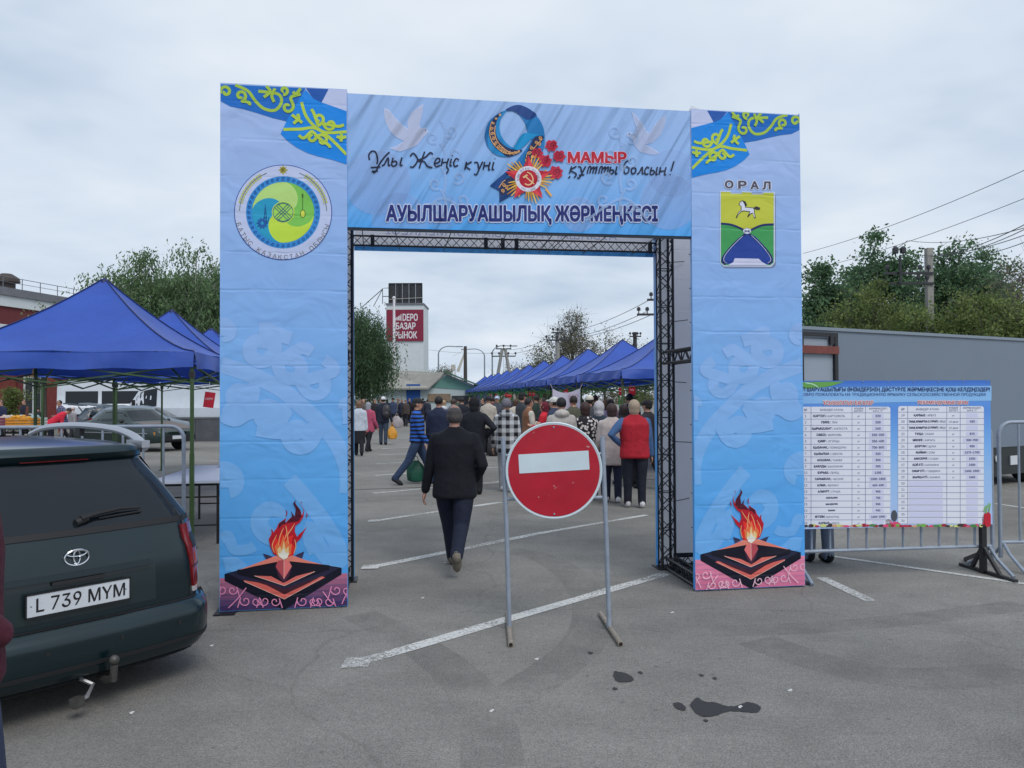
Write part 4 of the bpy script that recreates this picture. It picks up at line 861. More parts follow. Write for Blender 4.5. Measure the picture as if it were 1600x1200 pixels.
LT = [('КАРТОП', 'КАРТОФЕЛЬ', 'кг', '220'), ('ПИЯЗ', 'ЛУК', 'кг', '200'), ('ҚЫРЫҚҚАБАТ', 'КАПУСТА', 'кг', '260'), ('СӘБІЗ', 'МОРКОВЬ', 'кг', '250-300'), ('ҚИЯР', 'ОГУРЦЫ', 'кг', '350-400'), ('ҚЫЗАНАҚ', 'ПОМИДОРЫ', 'кг', '700-800'), ('ҚЫЗЫЛША', 'СВЕКЛА', 'кг', '200'), ('АСҚАБАҚ', 'ТЫКВА', 'кг', '350'), ('БАЯЛДЫ', 'БАКЛАЖАН', 'кг', '900'), ('БҰРЫШ', 'ПЕРЕЦ', 'кг', '1200'), ('САРЫМСАҚ', 'ЧЕСНОК', 'кг', '1500-1800'), ('АЛМА', 'ЯБЛОКО', 'кг', '400-600'), ('АЛМҰРТ', 'ГРУША', 'кг', '900'), ('АПЕЛЬСИН', '', 'кг', '700'), ('МАНДАРИН', '', 'кг', '900'), ('БАНАН', '', 'кг', '950'), ('ЖҮЗІМ', 'ВИНОГРАД', 'кг', '1600-2500'), ('ҚАРБЫЗ', 'АРБУЗ', 'кг', '')]
RT = [('ҚАРБЫЗ', 'АРБУЗ', 'кг', ''), ('ТАУЫҚ ЖҰМЫРТҚА (1 СҰРЫП)', 'ЯЙЦО', '10 дана', '450'), ('ТАУЫҚ ЖҰМЫРТҚА (2 СҰРЫП)', 'ЯЙЦО', '10 дана', ''), ('ТҰҚЫ', 'САЗАН', 'кг', '875'), ('МӨҢКЕ', 'КАРАСЬ', 'кг', '500-900'), ('ШОРТАН', 'ЩУКА', 'кг', '900'), ('ЖАЙЫН', 'СОМ', 'кг', '1275-1700'), ('КӨКСЕРКЕ', 'СУДАК', 'кг', '2200'), ('ҚОЙ ЕТІ', 'БАРАНИНА', 'кг', '2600'), ('СИЫР ЕТІ', 'ГОВЯДИНА', 'кг', '2400-2500'), ('ЖЫЛҚЫ ЕТІ', 'КОНИНА', 'кг', '2400')] + [('', '', '', '')] * 7
for nm, xs, rows, n0 in (('table', (1250, 1267, 1331, 1352, 1391), LT, 1), ('table', (1403, 1418, 1479, 1500, 1537), RT, 19)):
    yt, yb = (635.5, 822) if n0 == 1 else (634.5, 818)
    pan = rrect(xs[0], xs[-1], yt, yb, 4)
    BA.multi('price_table', [pan], (206, 208, 234), 2)
    ys = [lerp(yt + 9.5, yb, i / 18) for i in range(19)]
    BA.strokes('table_rules', [[(xs[0], y), (xs[-1], y)] for y in ys[:-1]] + [[(x, yt), (x, yb)] for x in xs[1:-1]], .75, (106, 108, 150), 3, smooth=False)
    bold_, thin, pat = MB(), MB(), []
    def cell(mb, s_, x0, x1, y0, y1, al='c', mx=99, bd=0):
        (u0, v0), (u1, v1) = BP(x0, y1), BP(x1, y0)
        vv, ff = fit_text(s_, u0, u1, v0, v1, keep=True, ref='АБ', align=al)
        for q, o_ in enumerate([(0, 0), (bd, 0), (0, bd)] if bd else [(0, 0)]): mb.add([(a + o_[0], .0012 - .0022 - .0031 - .0001 * q, b + o_[1]) for a, b in vv], ff)
    cell(thin, '№', xs[0] + 3, xs[1] - 3, yt + 3, yt + 7); cell(thin, 'ӨНІМДЕР АТАУЫ', xs[1] + 8, xs[2] - 8, yt + 3, yt + 6.6)
    cell(thin, 'ӨЛШЕМ', xs[2] + 2, xs[3] - 2, yt + 1.2, yt + 4.2); cell(thin, 'БІРЛІГІ', xs[2] + 2, xs[3] - 2, yt + 5.2, yt + 8.2)
    cell(thin, 'ЖӘРМЕҢКЕДЕГІ', xs[3] + 2, xs[4] - 2, yt + 1.2, yt + 4.2); cell(thin, 'БАҒА, ТГ', xs[3] + 5, xs[4] - 5, yt + 5.2, yt + 8.2)
    for i, (kz, ru, un, pc) in enumerate(rows):
        a, b = ys[i] + 3.1, ys[i + 1] - 3.0; xm = lerp(xs[1], xs[2], .5)
        cell(thin, str(n0 + i), xs[0] + 4, xs[1] - 4, a, b)
        if kz:
            if ru:
                f_ = len(kz) / (len(kz) + len(ru) + 3.0); x0_, x1_ = max(xs[1] + 1.5, xm - 2.05 * (len(kz) + len(ru) + 2)), min(xs[2] - 1.5, xm + 2.05 * (len(kz) + len(ru) + 2))
                xc = lerp(x0_, x1_, f_)
                cell(bold_, kz, x0_, xc, a, b, 'r', bd=.0022); cell(thin, '/ ' + ru, xc + 1.2, x1_, a, b, 'l')
            else: cell(bold_, kz, xs[1] + 4, xs[2] - 4, a, b, bd=.0022)
        else: pat.append([(xs[1] + 2, a - 1.6), (xs[2] - 6, a - 1.6), (xs[2] - 6, b + 1.8), (xs[1] + 2, b + 1.8)])
        if un: cell(thin, un, xs[2] + 2, xs[3] - 2, a + .4, b)
        cw = 9 if len(pc) < 5 else 14; xm2 = lerp(xs[3], xs[4], .5)
        pat.append([(xm2 - cw, a - 1.4), (xm2 + cw, a - 1.4), (xm2 + cw, b + 1.4), (xm2 - cw, b + 1.4)])
        if pc: cell(bold_, pc, xs[3] + 3, xs[4] - 3, a, b, bd=.0015)
    BA.multi('price_sticker', pat, (190, 192, 216), 3)['kind'] = 'stuff'
    bold_.build('table_lettering', BA.m((44, 44, 84)), board, fix=False, kind='stuff'); thin.build('table_lettering', BA.m((84, 86, 124)), board, fix=False, kind='stuff')
# vegetables printed along the lower edge
r3 = random.Random(3)
for k in range(46):
    x = lerp(1252, 1545, k / 45) + r3.uniform(-2, 2); y = 821.5 + r3.uniform(-1, 1)
    c = r3.choice([(176, 40, 62), (206, 70, 110), (110, 160, 70), (70, 120, 56), (196, 150, 110), (150, 30, 50), (190, 196, 120), (60, 44, 40)])
    BA.multi('vegetable_print', [[(px_, min(823.6, py_)) for px_, py_ in circ(x, y, r3.uniform(3, 6), r3.uniform(1.6, 3), 9)]], c, 3 + k % 3)
for cx, cy, rx, ry, c in ((1543, 812, 6, 12, (176, 24, 44)), (1538, 812, 4, 10, (196, 36, 56)), (1397, 806, 5, 9, (70, 72, 80)), (1399, 820, 8, 5, (206, 70, 110)), (1388, 816, 5, 5, (190, 60, 100))):
    BA.multi('vegetable_print', [[(min(1547.5, a), min(823.4, b)) for a, b in circ(cx, cy, rx, ry, 16)]], c, 2 if cx != 1543 else 7)
BA.strokes('vegetable_print', [[(1540, 802), (1542, 792), (1546, 786)], [(1545, 800), (1545.5, 793), (1547, 788)], [(1537, 800), (1538, 794), (1541, 790)]], 2.2, (120, 170, 84), 8)
for k in range(9): MB().ell((lerp(BL + .05, BR - .03, k / 8), -.003, BT - .012), (.006, .003, .006), 8, 5).build('eyelet', GALV, board)
BLKS = mat('black_steel', (.018, .018, .02), .5, var=.3)
bu = BP(1540.5, 890)[0]
def BLoc(p): d = Vector(p) - B0; return Vector((d.dot(BXV), -d.dot(BN), d.z))
MB().box((bu, .035, .55), (.048, .048, 1.10)).build('stand_post', BLKS, board)
fa, fb = BLoc(G(1501, 884)), BLoc(G(1588, 911)); fm = Vector((bu, .035, 0))
MB().bar(fa + Vector((0, 0, .015)), fb + Vector((0, 0, .015)), .04, .03).build('stand_foot', BLKS, board)
MB().bar(BLoc(G(1508, 876)) + Vector((0, 0, .015)), fm + Vector((0, 0, .2)), .03).build('stand_brace', BLKS, board)
MB().bar(fa.lerp(fb, .22) + Vector((0, 0, .02)), fm + Vector((0, 0, .26)), .03).build('stand_brace', BLKS, board)
MB().bar(fa.lerp(fb, .74) + Vector((0, 0, .02)), fm + Vector((0, 0, .26)), .03).build('stand_brace', BLKS, board)
bq = B0 + BXV * (-.1) - BN * .075
barrier(bq, BRZ, 2.02, 'grey steel barrier carrying the price board, mostly hidden by it', n=11)
barrier(Vector((4.80, 7.60, 0)), R(2), 2.2, 'grey steel barrier at the right edge beside the price board', n=11)

# ================================================================ tents
BLUE = mat('tent_blue', tuple(min(.9, x * 1.2) for x in s2l(50, 84, 172)), .5, var=.12, vscale=1.6, bump=1.0, bscale=2.6)
_b = BLUE.node_tree; _p = _b.nodes['Principled BSDF']; _t = node(_b, 'ShaderNodeBsdfTranslucent'); _m = node(_b, 'ShaderNodeMixShader', i_0=.22)
ln(_b, _p.inputs['Base Color'].links[0].from_socket, _t.inputs[0]); ln(_b, _p.outputs[0], _m.inputs[1]); ln(_b, _t.outputs[0], _m.inputs[2]); ln(_b, _m.outputs[0], _b.nodes['Material Output'].inputs[0])
BLUED = mat('tent_blue_piping', s2l(22, 34, 92), .6)
OLIVE = mat('tent_leg_olive', s2l(66, 92, 52), .5, var=.12, vscale=5)
GREEN = mat('tent_leg_green', s2l(46, 130, 56), .5, var=.12, vscale=5)
REDT = mat('red_tag', s2l(190, 24, 50), .5); WHT = mat('white_print', (.75, .75, .77), .6)
def tent(label, P, rz, wx=3.0, wy=3.0, zv=2.24, zp=3.28, leg=OLIVE, grp='blue market tents', tagside=True, lod=0):
    o = thing('canopy_tent', label, 'tent', P, rz, grp)
    hx, hy = wx / 2, wy / 2; cor = [(-hx, -hy), (hx, -hy), (hx, hy), (-hx, hy)]
    n, m = 10, 14
    def zt(t): return zv + (zp - zv) * ((1 - t) ** 1.5)
    top = MB()
    for k in range(4):
        a, b = Vector(cor[k]), Vector(cor[(k + 1) % 4]); vs = []
        for i in range(n + 1):
            t = .015 + .985 * i / n
            for j in range(m + 1):
                s_ = j / m; p = a.lerp(b, s_) * t
                sag = -.055 * math.sin(math.pi * s_) * math.sin(math.pi * min(1, t)) + .012 * math.sin(s_ * 17 + k) * t * (1 - abs(2 * s_ - 1))
                vs.append((p.x, p.y, zt(t) + sag))
        top.add(vs, [(i * (m + 1) + j, (i + 1) * (m + 1) + j, (i + 1) * (m + 1) + j + 1, i * (m + 1) + j + 1) for i in range(n) for j in range(m)])
    cn = top.build('canopy', BLUE, o, smooth=True, fix=False)
    MB().lathe([(.06, zp - .06), (.035, zp - .012), (.004, zp + .01)], 8).build('peak_cap', BLUED, cn)
    for k in range(4):
        a, b = Vector(cor[k]) * 1.003, Vector(cor[(k + 1) % 4]) * 1.003; vs = []; nv = 28
        out = (a + b).normalized()
        for j in range(nv + 1):
            s_ = j / nv; p = a.lerp(b, s_)
            for i, zz in enumerate((0, -.055, -.115, -.185)):
                q = p + out * (.016 * i * math.sin(s_ * 21 + k * 2 + i * .4) * .6 + .010 * i)
                vs.append((q.x, q.y, zv + zz - .014 * math.sin(math.pi * s_) - (.010 * math.sin(s_ * 24 + k) if i == 3 else 0)))
        MB().add(vs, [(j * 4 + i, (j + 1) * 4 + i, (j + 1) * 4 + i + 1, j * 4 + i + 1) for j in range(nv) for i in range(3)]).build('valance', BLUE, o, smooth='all', fix=False)
        ridge = [Vector((*(Vector(cor[k]) * (.015 + .985 * i / n)), zt(.015 + .985 * i / n) + .008)) for i in range(n + 1)]
        MB().tube(ridge + [ridge[-1] + Vector((0, 0, -.18))], .009, 5).build('piping', BLUED, cn)
        c = Vector(cor[k]) * .985
        lg = MB().box((c.x, c.y, 1.10), (.036, .036, 2.16)); lg.box((c.x, c.y, .55), (.044, .044, 1.06))
        l_ = lg.build('leg', leg, o)
        MB().box((c.x, c.y, .008), (.10, .10, .016)).build('foot_plate', leg, l_)
        MB().box((c.x, c.y, 1.98), (.056, .056, .07)).build('slider', BLKS, l_)
        a3, b3 = Vector((*(Vector(cor[k]) * .985), 0)), Vector((*(Vector(cor[(k + 1) % 4]) * .985), 0))
        for q in range(2):
            p, r_ = a3.lerp(b3, q / 2), a3.lerp(b3, (q + 1) / 2); z0, z1 = 2.09, 1.89
            MB().bar(p + Vector((0, 0, z0 if q == 0 else z0)), r_ + Vector((0, 0, z1 if q == 0 else z1)), .036, .016).build('scissor_bar', leg, o)
            off = Vector((0, 0, .0)) + Vector((*(-(Vector(cor[k]) + Vector(cor[(k + 1) % 4])).normalized() * .016), 0))
            MB().bar(p + Vector((0, 0, z1)) + off, r_ + Vector((0, 0, z0)) + off, .036, .016).build('scissor_bar', leg, o)
        cc_ = Vector((0, 0, 2.55)); MB().bar(a3 + Vector((0, 0, 2.16)), cc_, .026, .014).build('rafter', leg, o)
        MB().bar(a3.lerp(Vector((0, 0, 0)), .12) + Vector((0, 0, 1.95)), a3.lerp(Vector((0, 0, 0)), .42) + Vector((0, 0, 2.33)), .022, .012).build('strut', leg, o)
    MB().tube([(0, 0, 2.5), (0, 0, zp - .02)], .02, 8).build('centre_pole', leg, o)
    if tagside:
        tg = MB().box((-.30 if tagside == 2 else .62, -hy - .01 if tagside == 1 else -hy - .01, 1.87), (.17, .004, .24)).build('stall_tag', REDT, o)
        x_ = .62 if tagside == 1 else -.30
        v, f = fit_text('РЫНОК', x_ - .05, x_ + .05, 1.86, 1.90); MB().add([(a, -hy - .0145, b) for a, b in v], f).build('tag_print', WHT, tg, fix=False)
    return o
RD = Vector((-.14, .99, 0)).normalized(); RZ = math.atan2(.14, .99)
c0 = Vector((-5.315, 10.02, 0))
# stall tag of the nearest tent hangs on its right side
for k, lb in enumerate(('nearest blue canopy tent on the left, on olive legs', 'second blue canopy tent behind the nearest left one', 'third blue canopy tent half hidden by the left pylon')):
    tent(lb, c0 + Vector((-.19, .98, 0)) * 3.62 * k, RZ, leg=OLIVE, tagside=0)
rtg = thing('stall_tag', 'small red stall tag hanging under the right eave of the nearest left tent', 'tag', AT(327, 612, 9.4) + Vector((0, 0, -.1)), R(20))
MB().box((0, 0, .0), (.12, .004, .19), M=Matrix.Rotation(R(8), 3, 'Y')).build('card', REDT, rtg)
v, f = fit_text('DEPO', -.04, .04, .0, .025); MB().add([(a, -.004, b) for a, b in v], f).build('print', WHT, rtg, fix=False)
MB().tube([(.0, 0, .09), (.004, 0, .22)], .003, 5).build('string', WHT, rtg)
b0 = Vector((2.28, 16.0, 0)); ex_ = Vector((.99, .14, 0)).normalized()
ords = ['first', 'second', 'third', 'fourth', 'fifth', 'sixth', 'seventh', 'eighth', 'ninth', 'tenth', 'eleventh']
for k in range(11):
    c = b0 + RD * (4.2 * k + 1.9) + ex_ * 1.8
    tent('blue canopy tent of the right row, %s from the right pylon' % ords[k], c, RZ, wx=3.6, wy=3.8, zp=3.36, zv=2.27, leg=OLIVE if k < 3 else GREEN, grp='blue tents of the right row', tagside=1 if k % 2 == 0 else 2)

# ================================================================ table and sack
TT = mat('table_white', s2l(206, 212, 226), .35, var=.04); TL = mat('table_leg_black', (.015, .015, .018), .45)
def table(P, rz, wx, wy, h, label):
    o = thing('folding_table', label, 'table', P, rz)
    MB().box((0, 0, h - .014), (wx, wy, .028)).build('top', TT, o)
    MB().box((0, 0, h - .045), (wx - .08, wy - .1, .03)).build('apron', TL, o)
    for sx in (-1, 1):
        for sy in (-1, 1):
            MB().tube([(sx * (wx / 2 - .06), sy * (wy / 2 - .12), .0), (sx * (wx / 2 - .06), sy * (wy / 2 - .12), h - .03)], .016, 8).build('leg', TL, o)
            MB().tube([(sx * (wx / 2 - .06), sy * (wy / 2 - .12), h - .22), (sx * (wx / 2 - .06), sy * (wy / 2 - .42), h - .03)], .010, 6).build('brace', TL, o)
    for sy in (-1, 1):
        for z in (h - .2, .22): MB().tube([(-wx / 2 + .06, sy * (wy / 2 - .12), z), (wx / 2 - .06, sy * (wy / 2 - .12), z)], .010, 6).build('stretcher', TL, o)
    return o
tb = G(230, 752, .75); table(Vector((-3.62 - .18 + RD.x * 1.1, 8.95 + 1.05, 0)), RZ, .82, 2.2, .75, 'long white folding table with black legs under the nearest left tent')
SACK = mat('white_sack', s2l(206, 208, 212), .6, var=.08, vscale=8, bump=.6, bscale=14)
def sack(name, P, h, r, m, label, cat='bag'):
    mb = MB(); n = 14; prof = [(0, .7), (.05, .95), (.25, 1.0), (.5, .92), (.7, .7), (.82, .42), (.88, .30), (.94, .42), (1.0, .52)]; vs = []
    rr = random.Random(int(P[0] * 100)); ph = [rr.uniform(0, 6) for _ in range(4)]
    for t, q in prof:
        for k in range(n):
            a = 2 * math.pi * k / n; f_ = 1 + .10 * math.sin(3 * a + ph[0] + t * 3) + .06 * math.sin(5 * a + ph[1])
            vs.append((r * q * f_ * math.cos(a), r * .8 * q * f_ * math.sin(a), t * h + .02 * math.sin(2 * a + ph[2]) * t))
    mb.add(vs, [(i * n + k, i * n + (k + 1) % n, (i + 1) * n + (k + 1) % n, (i + 1) * n + k) for i in range(len(prof) - 1) for k in range(n)] + [tuple(range(n))[::-1]])
    o = thing(name, label, cat, P); mb.build('bag_body', m, o, smooth=True)
    MB().tube([(r * .30 * math.cos(2 * math.pi * k / 12), r * .26 * math.sin(2 * math.pi * k / 12), .875 * h) for k in range(13)], .006, 5).build('tied_neck', m, o)
    return o
sack('sack', Vector((-3.95, 10.75, .751)), .33, .14, SACK, 'tied white sack standing on the white folding table')
# ================================================================ dark green estate car
PAINTG = mat('car_paint_green', (0.002, 0.016, 0.021), 0.30, metal=0.35, var=0.15, vscale=3, coat=0.6)
PAINTG.node_tree.nodes['Principled BSDF'].inputs['Coat Roughness'].default_value = .12
GLASSD = mat('car_glass_dark', (0.010, 0.014, 0.019), 0.05, spec=.38)
TRIM = mat('car_trim_black', (0.012, 0.012, 0.014), 0.6)
CHROME = mat('chrome', (.75, .76, .78), .18, metal=1.0)
SILV = mat('silver_rail', s2l(178, 182, 190), .35, metal=.6)
LAMPR = mat('lamp_red', (0.22, 0.012, 0.016), .15, var=.3, vscale=14, coat=.5)
LAMPC = mat('lamp_clear', (.6, .6, .6), .12, coat=.5)
RUBBER = mat('rubber', (.012, .012, .013), .85, var=.3, vscale=18)
ALLOY = mat('alloy_wheel', s2l(170, 172, 178), .35, metal=.7)
PLATE = mat('plate_white', s2l(206, 210, 216), .4, var=.06, vscale=20)
INK = mat('plate_black', (.012, .012, .014), .5)
def wheel(parent, c, r=.31, w_=.2, side=1, spokes=6):
    M = Matrix.Translation(c) @ Matrix.Rotation(R(90) * side, 4, 'Y')
    wh = MB().lathe([(r * .62, -w_ / 2), (r * .93, -w_ / 2), (r, -w_ * .32), (r, w_ * .32), (r * .93, w_ / 2), (r * .62, w_ / 2)], 28, M).build('wheel', RUBBER, parent, smooth=True)
    rim = MB().lathe([(r * .66, w_ * .30), (r * .66, w_ * .46), (r * .60, w_ * .5), (r * .56, w_ * .40), (r * .50, w_ * .18), (.01, w_ * .16)], 28, M)
    for k in range(spokes):
        a = 2 * math.pi * k / spokes
        p0, p1 = M @ Vector((.03 * math.cos(a), .03 * math.sin(a), w_ * .42)), M @ Vector((r * .6 * math.cos(a), r * .6 * math.sin(a), w_ * .44))
        rim.bar(p0, p1, .05, .02)
    rim.lathe([(.055, w_ * .3), (.055, w_ * .5), (.03, w_ * .53)], 12, M)
    rim.build('rim', ALLOY, wh, smooth=True)
    return wh
# car frame: x to the right, y forward (0 = rearmost), z up
CAR_A, CAR_B = Vector((.64, .77, 0)).normalized(), None
CC = Vector((-2.30, 4.16, 0)); CRZ = math.atan2(CAR_A.y, CAR_A.x)
car = thing('estate_car', 'dark green estate car parked with its rear to the camera, tow ball fitted', 'car', CC, CRZ)
HW = [(.22, .72), (.30, .80), (.42, .845), (.58, .85), (.64, .845), (.66, .83), (.80, .835), (.92, .825), (1.0, .80), (1.10, .755), (1.25, .685), (1.38, .61), (1.44, .58), (1.475, .52), (1.492, .38), (1.50, .15)]
ZMT = [(.22, .13), (.30, .185), (.645, .475), (.765, .625), (.955, .835), (1.0, .975), (1.475, 1.425), (1.50, 1.45)]
def ZM(z): return interp(ZMT, z)
YR = [(.22, .20), (.30, .07), (.36, .015), (.46, 0), (.58, 0), (.635, .02), (.655, .09), (.80, .10), (.92, .115), (1.0, .16), (1.10, .235), (1.25, .35), (1.36, .44), (1.40, .455), (1.43, .43), (1.45, .45), (1.475, .62), (1.492, .95), (1.50, 1.5)]
YFR = [(.22, 4.50), (.30, 4.62), (.50, 4.68), (.65, 4.62), (.78, 4.45), (.88, 3.9), (.94, 3.5), (1.0, 3.38), (1.25, 2.98), (1.40, 2.72), (1.45, 2.6), (1.475, 2.4), (1.492, 2.1), (1.50, 1.9)]
def RS(f, z, off=0.0):
    w_ = interp(HW, z); a = abs(f); bow = .07 * f * f + .30 * max(0, (a - .72) / .28) ** 2.6
    p = Vector((f * w_, interp(YR, z) + bow, ZM(z)))
    if off:
        e = .01; q = Vector((min(1, f + e) * interp(HW, z), interp(YR, z) + .07 * min(1, f + e) ** 2 + .30 * max(0, (abs(min(1, f + e)) - .72) / .28) ** 2.6, ZM(z))) - p if f < 1 - e else p - RS(f - e, z)
        r_ = RS(f, z + e) - p
        n = q.cross(r_).normalized()
        if n.y > 0: n = -n
        p = p + n * off
    return p
zl = sorted(set([.22, .26, .30, .34, .38, .42, .46, .5, .54, .58, .615, .635, .645, .655, .67, .70, .75, .80, .86, .92, .96, 1.0, 1.05, 1.10, 1.15, 1.2, 1.25, 1.3, 1.36, 1.40, 1.43, 1.45, 1.462, 1.475, 1.485, 1.492, 1.50]))
fl = [-1 + 2 * i / 36 for i in range(37)]
rings = []
for z in zl:
    ring = [RS(f, z) for f in fl]; w_ = interp(HW, z); yf = interp(YFR, z); y0 = ring[-1].y
    for i in range(1, 14): ring.append(Vector((w_ * (1 - .10 * max(0, (i / 14 - .75) / .25) ** 2), lerp(y0, yf - .28, i / 14), ZM(z))))
    for i in range(13): f = 1 - 2 * i / 12; ring.append(Vector((f * w_ * .9, yf - .28 * abs(f) ** 3, ZM(z))))
    for i in range(13, 0, -1): ring.append(Vector((-w_ * (1 - .10 * max(0, (i / 14 - .75) / .25) ** 2), lerp(y0, yf - .28, i / 14), ZM(z))))
    rings.append(ring)
nr = len(rings[0]); vs = [p for r_ in rings for p in r_]
MB().add(vs, [(i * nr + k, i * nr + (k + 1) % nr, (i + 1) * nr + (k + 1) % nr, (i + 1) * nr + k) for i in range(len(rings) - 1) for k in range(nr)] + [tuple(range(nr))[::-1], tuple((len(rings) - 1) * nr + k for k in range(nr))]).build('body', PAINTG, car, smooth=True)
def rpatch(name, f0, f1, z0, z1, off, m, nf=20, nz=8, parent=car, smooth=True):
    """skin piece over the rear: f0/f1 may be functions of z"""
    F0 = f0 if callable(f0) else (lambda z: f0); F1 = f1 if callable(f1) else (lambda z: f1); vs = []
    for i in range(nz + 1):
        z = lerp(z0, z1, i / nz)
        for j in range(nf + 1): vs.append(RS(lerp(F0(z), F1(z), j / nf), z, off))
    k = len(vs); rim_ = []
    for i in range(nz + 1):
        z = lerp(z0, z1, i / nz)
        for j in range(nf + 1): vs.append(RS(lerp(F0(z), F1(z), j / nf), z, -.01))
    W_ = nf + 1; q = [(i * W_ + j, i * W_ + j + 1, (i + 1) * W_ + j + 1, (i + 1) * W_ + j) for i in range(nz) for j in range(nf)]
    fs = q + [tuple(k + a for a in reversed(t)) for t in q]
    edge = [j for j in range(W_)] + [i * W_ + nf for i in range(1, nz + 1)] + [nz * W_ + j for j in range(nf - 1, -1, -1)] + [i * W_ for i in range(nz - 1, 0, -1)]
    fs += [(edge[i], edge[(i + 1) % len(edge)], k + edge[(i + 1) % len(edge)], k + edge[i]) for i in range(len(edge))]
    return MB().add(vs, fs).build(name, m, parent, smooth=smooth)
gw = rpatch('rear_window', lambda z: -.86 + .10 * (z - 1.0), lambda z: .86 - .10 * (z - 1.0), 1.005, 1.372, .004, GLASSD, 24, 12)
rpatch('window_seal', lambda z: -.88, lambda z: .88, .992, 1.006, .006, TRIM, 24, 1)
sp_ = rpatch('spoiler', -.92, .92, 1.385, 1.452, .022, PAINTG, 24, 5)
rpatch('brake_light', -.30, .30, 1.392, 1.408, .026, LAMPR, 10, 1, parent=sp_)
bm_ = rpatch('bumper', -1.0, 1.0, .34, .645, .012, PAINTG, 36, 10)
rpatch('bumper_strip', -.98, .98, .40, .425, .018, TRIM, 36, 1, parent=bm_)
rpatch('lower_valance', -.9, .9, .225, .30, .006, TRIM, 24, 2, parent=bm_)
for f in (-.62, -.22, .22, .62): rpatch('parking_sensor', f - .012, f + .012, .522, .542, .0165, TRIM, 2, 2, parent=bm_)
for s in (-1, 1):
    lo = lambda z, s=s: s * (.765 + .05 * (.98 - z) / .26); hi = lambda z, s=s: s * 1.0
    tl = rpatch('tail_light', lo if s > 0 else hi, hi if s > 0 else lo, .70, .985, .012, LAMPR, 8, 8); 
    rpatch('light_base', lo if s > 0 else hi, hi if s > 0 else lo, .675, .70, .013, LAMPC, 8, 1, parent=tl)
    if s > 0: rpatch('broken_lens', .83, .93, .90, .965, .0145, INK, 4, 3, parent=tl)
rpatch('hatch_garnish', -.48, .48, .862, .888, .026, PAINTG, 20, 2)
rpatch('plate_recess', -.52, .52, .685, .855, .0015, mat('car_paint_green_deep', (.006, .018, .021), .35, coat=.4), 16, 4)
# hatch seams
for s in (-1, 1): rpatch('hatch_seam', s * .79 - .003, s * .79 + .003, .66, 1.0, .002, INK, 1, 6)
rpatch('hatch_gap', -.86, .86, .650, .657, .004, INK, 30, 1)
for s in (-1, 1): rpatch('bumper_gap', s * .985 - .012, s * .985 + .012, .44, .635, .0145, INK, 1, 4, parent=bm_)
rpatch('lamp_divider', .80, .985, .80, .808, .0155, mat('lamp_dark', (.05, .006, .008), .3), 6, 1)
rpatch('amber_lens', .84, .97, .82, .875, .0140, mat('lamp_amber_red', (.30, .045, .02), .18, coat=.4), 6, 3)
rpatch('hatch_handle', -.16, .16, .838, .856, .020, TRIM, 8, 1)
# plate
zc = ZM(.765); pm = RS(0, .765, .02); pt = thing  # plate stands proud of the hatch
plate = MB().box((0, pm.y - .004, zc), (.52, .008, .112)).build('number_plate', PLATE, car)
fr_ = MB()
for sx in (-1, 1): fr_.box((sx * .2635, pm.y - .005, zc), (.007, .012, .126))
for sz in (-1, 1): fr_.box((0, pm.y - .005, zc + sz * .0595), (.534, .012, .007))
fr_.build('plate_frame', INK, plate)
v, f = fit_text('L 739 MYM', -.215, .235, zc - .036, zc + .036); 
MB().add([(a, pm.y - .0085, b) for a, b in v], f).build('plate_lettering', INK, plate, fix=False)
for dx in (.0015, -.0015): MB().add([(a + dx, pm.y - .00865 - dx * .01, b + dx) for a, b in v], f).build('plate_lettering', INK, plate, fix=False)
for sx in (-1, 1): MB().ell((sx * .24, pm.y - .009, zc + .0), (.005, .003, .005), 8, 5).build('plate_screw', ALLOY, plate)
# emblem: three ellipses
zc2 = ZM(.955); ym = RS(0, .955, .012).y
em = MB()
def ering(rx, rz_, cx, cz, t):
    n = 36; em.tube([(cx + rx * math.cos(2 * math.pi * k / n), ym - .004 + .0016 * math.cos(4 * math.pi * k / n), zc2 + cz + rz_ * math.sin(2 * math.pi * k / n)) for k in range(n + 1)], t, 6, caps=False)
ering(.062, .042, 0, 0, .0052); ering(.050, .0155, 0, .022, .0042); ering(.0165, .036, 0, .002, .0042)
em.build('emblem', CHROME, car, smooth=True)
# wiper
wa = [RS(.05, 1.045, .03), RS(.16, 1.06, .035), RS(.34, 1.075, .03), RS(.50, 1.072, .022)]
MB().tube(wa, [.018, .013, .009, .006], 8).build('wiper', TRIM, car, smooth=True)
MB().tube([RS(.02, 1.035, .012), RS(.10, 1.05, .02)], .022, 10).build('wiper_motor_cap', TRIM, car, smooth=True)
MB().tube([RS(.18, 1.045, .012), RS(.50, 1.055, .012)], .006, 6).build('wiper_blade', TRIM, car)
# roof rails
for s in (-1, 1):
    pts = cr_curve([Vector((s * .56, .52, 1.39)), Vector((s * .56, .68, 1.455)), Vector((s * .55, .95, 1.50)), Vector((s * .54, 1.5, 1.515)), Vector((s * .54, 2.1, 1.49)), Vector((s * .54, 2.45, 1.43))], 6)
    rr_ = MB().tube(pts, .021, 8, sx=1.2).build('roof_rail', SILV, car, smooth=True)
    MB().box((s * .555, .62, 1.415), (.05, .22, .045)).build('rail_foot', SILV, rr_)
    MB().box((s * .54, 1.5, 1.475), (.035, .08, .07)).build('rail_foot', TRIM, rr_)
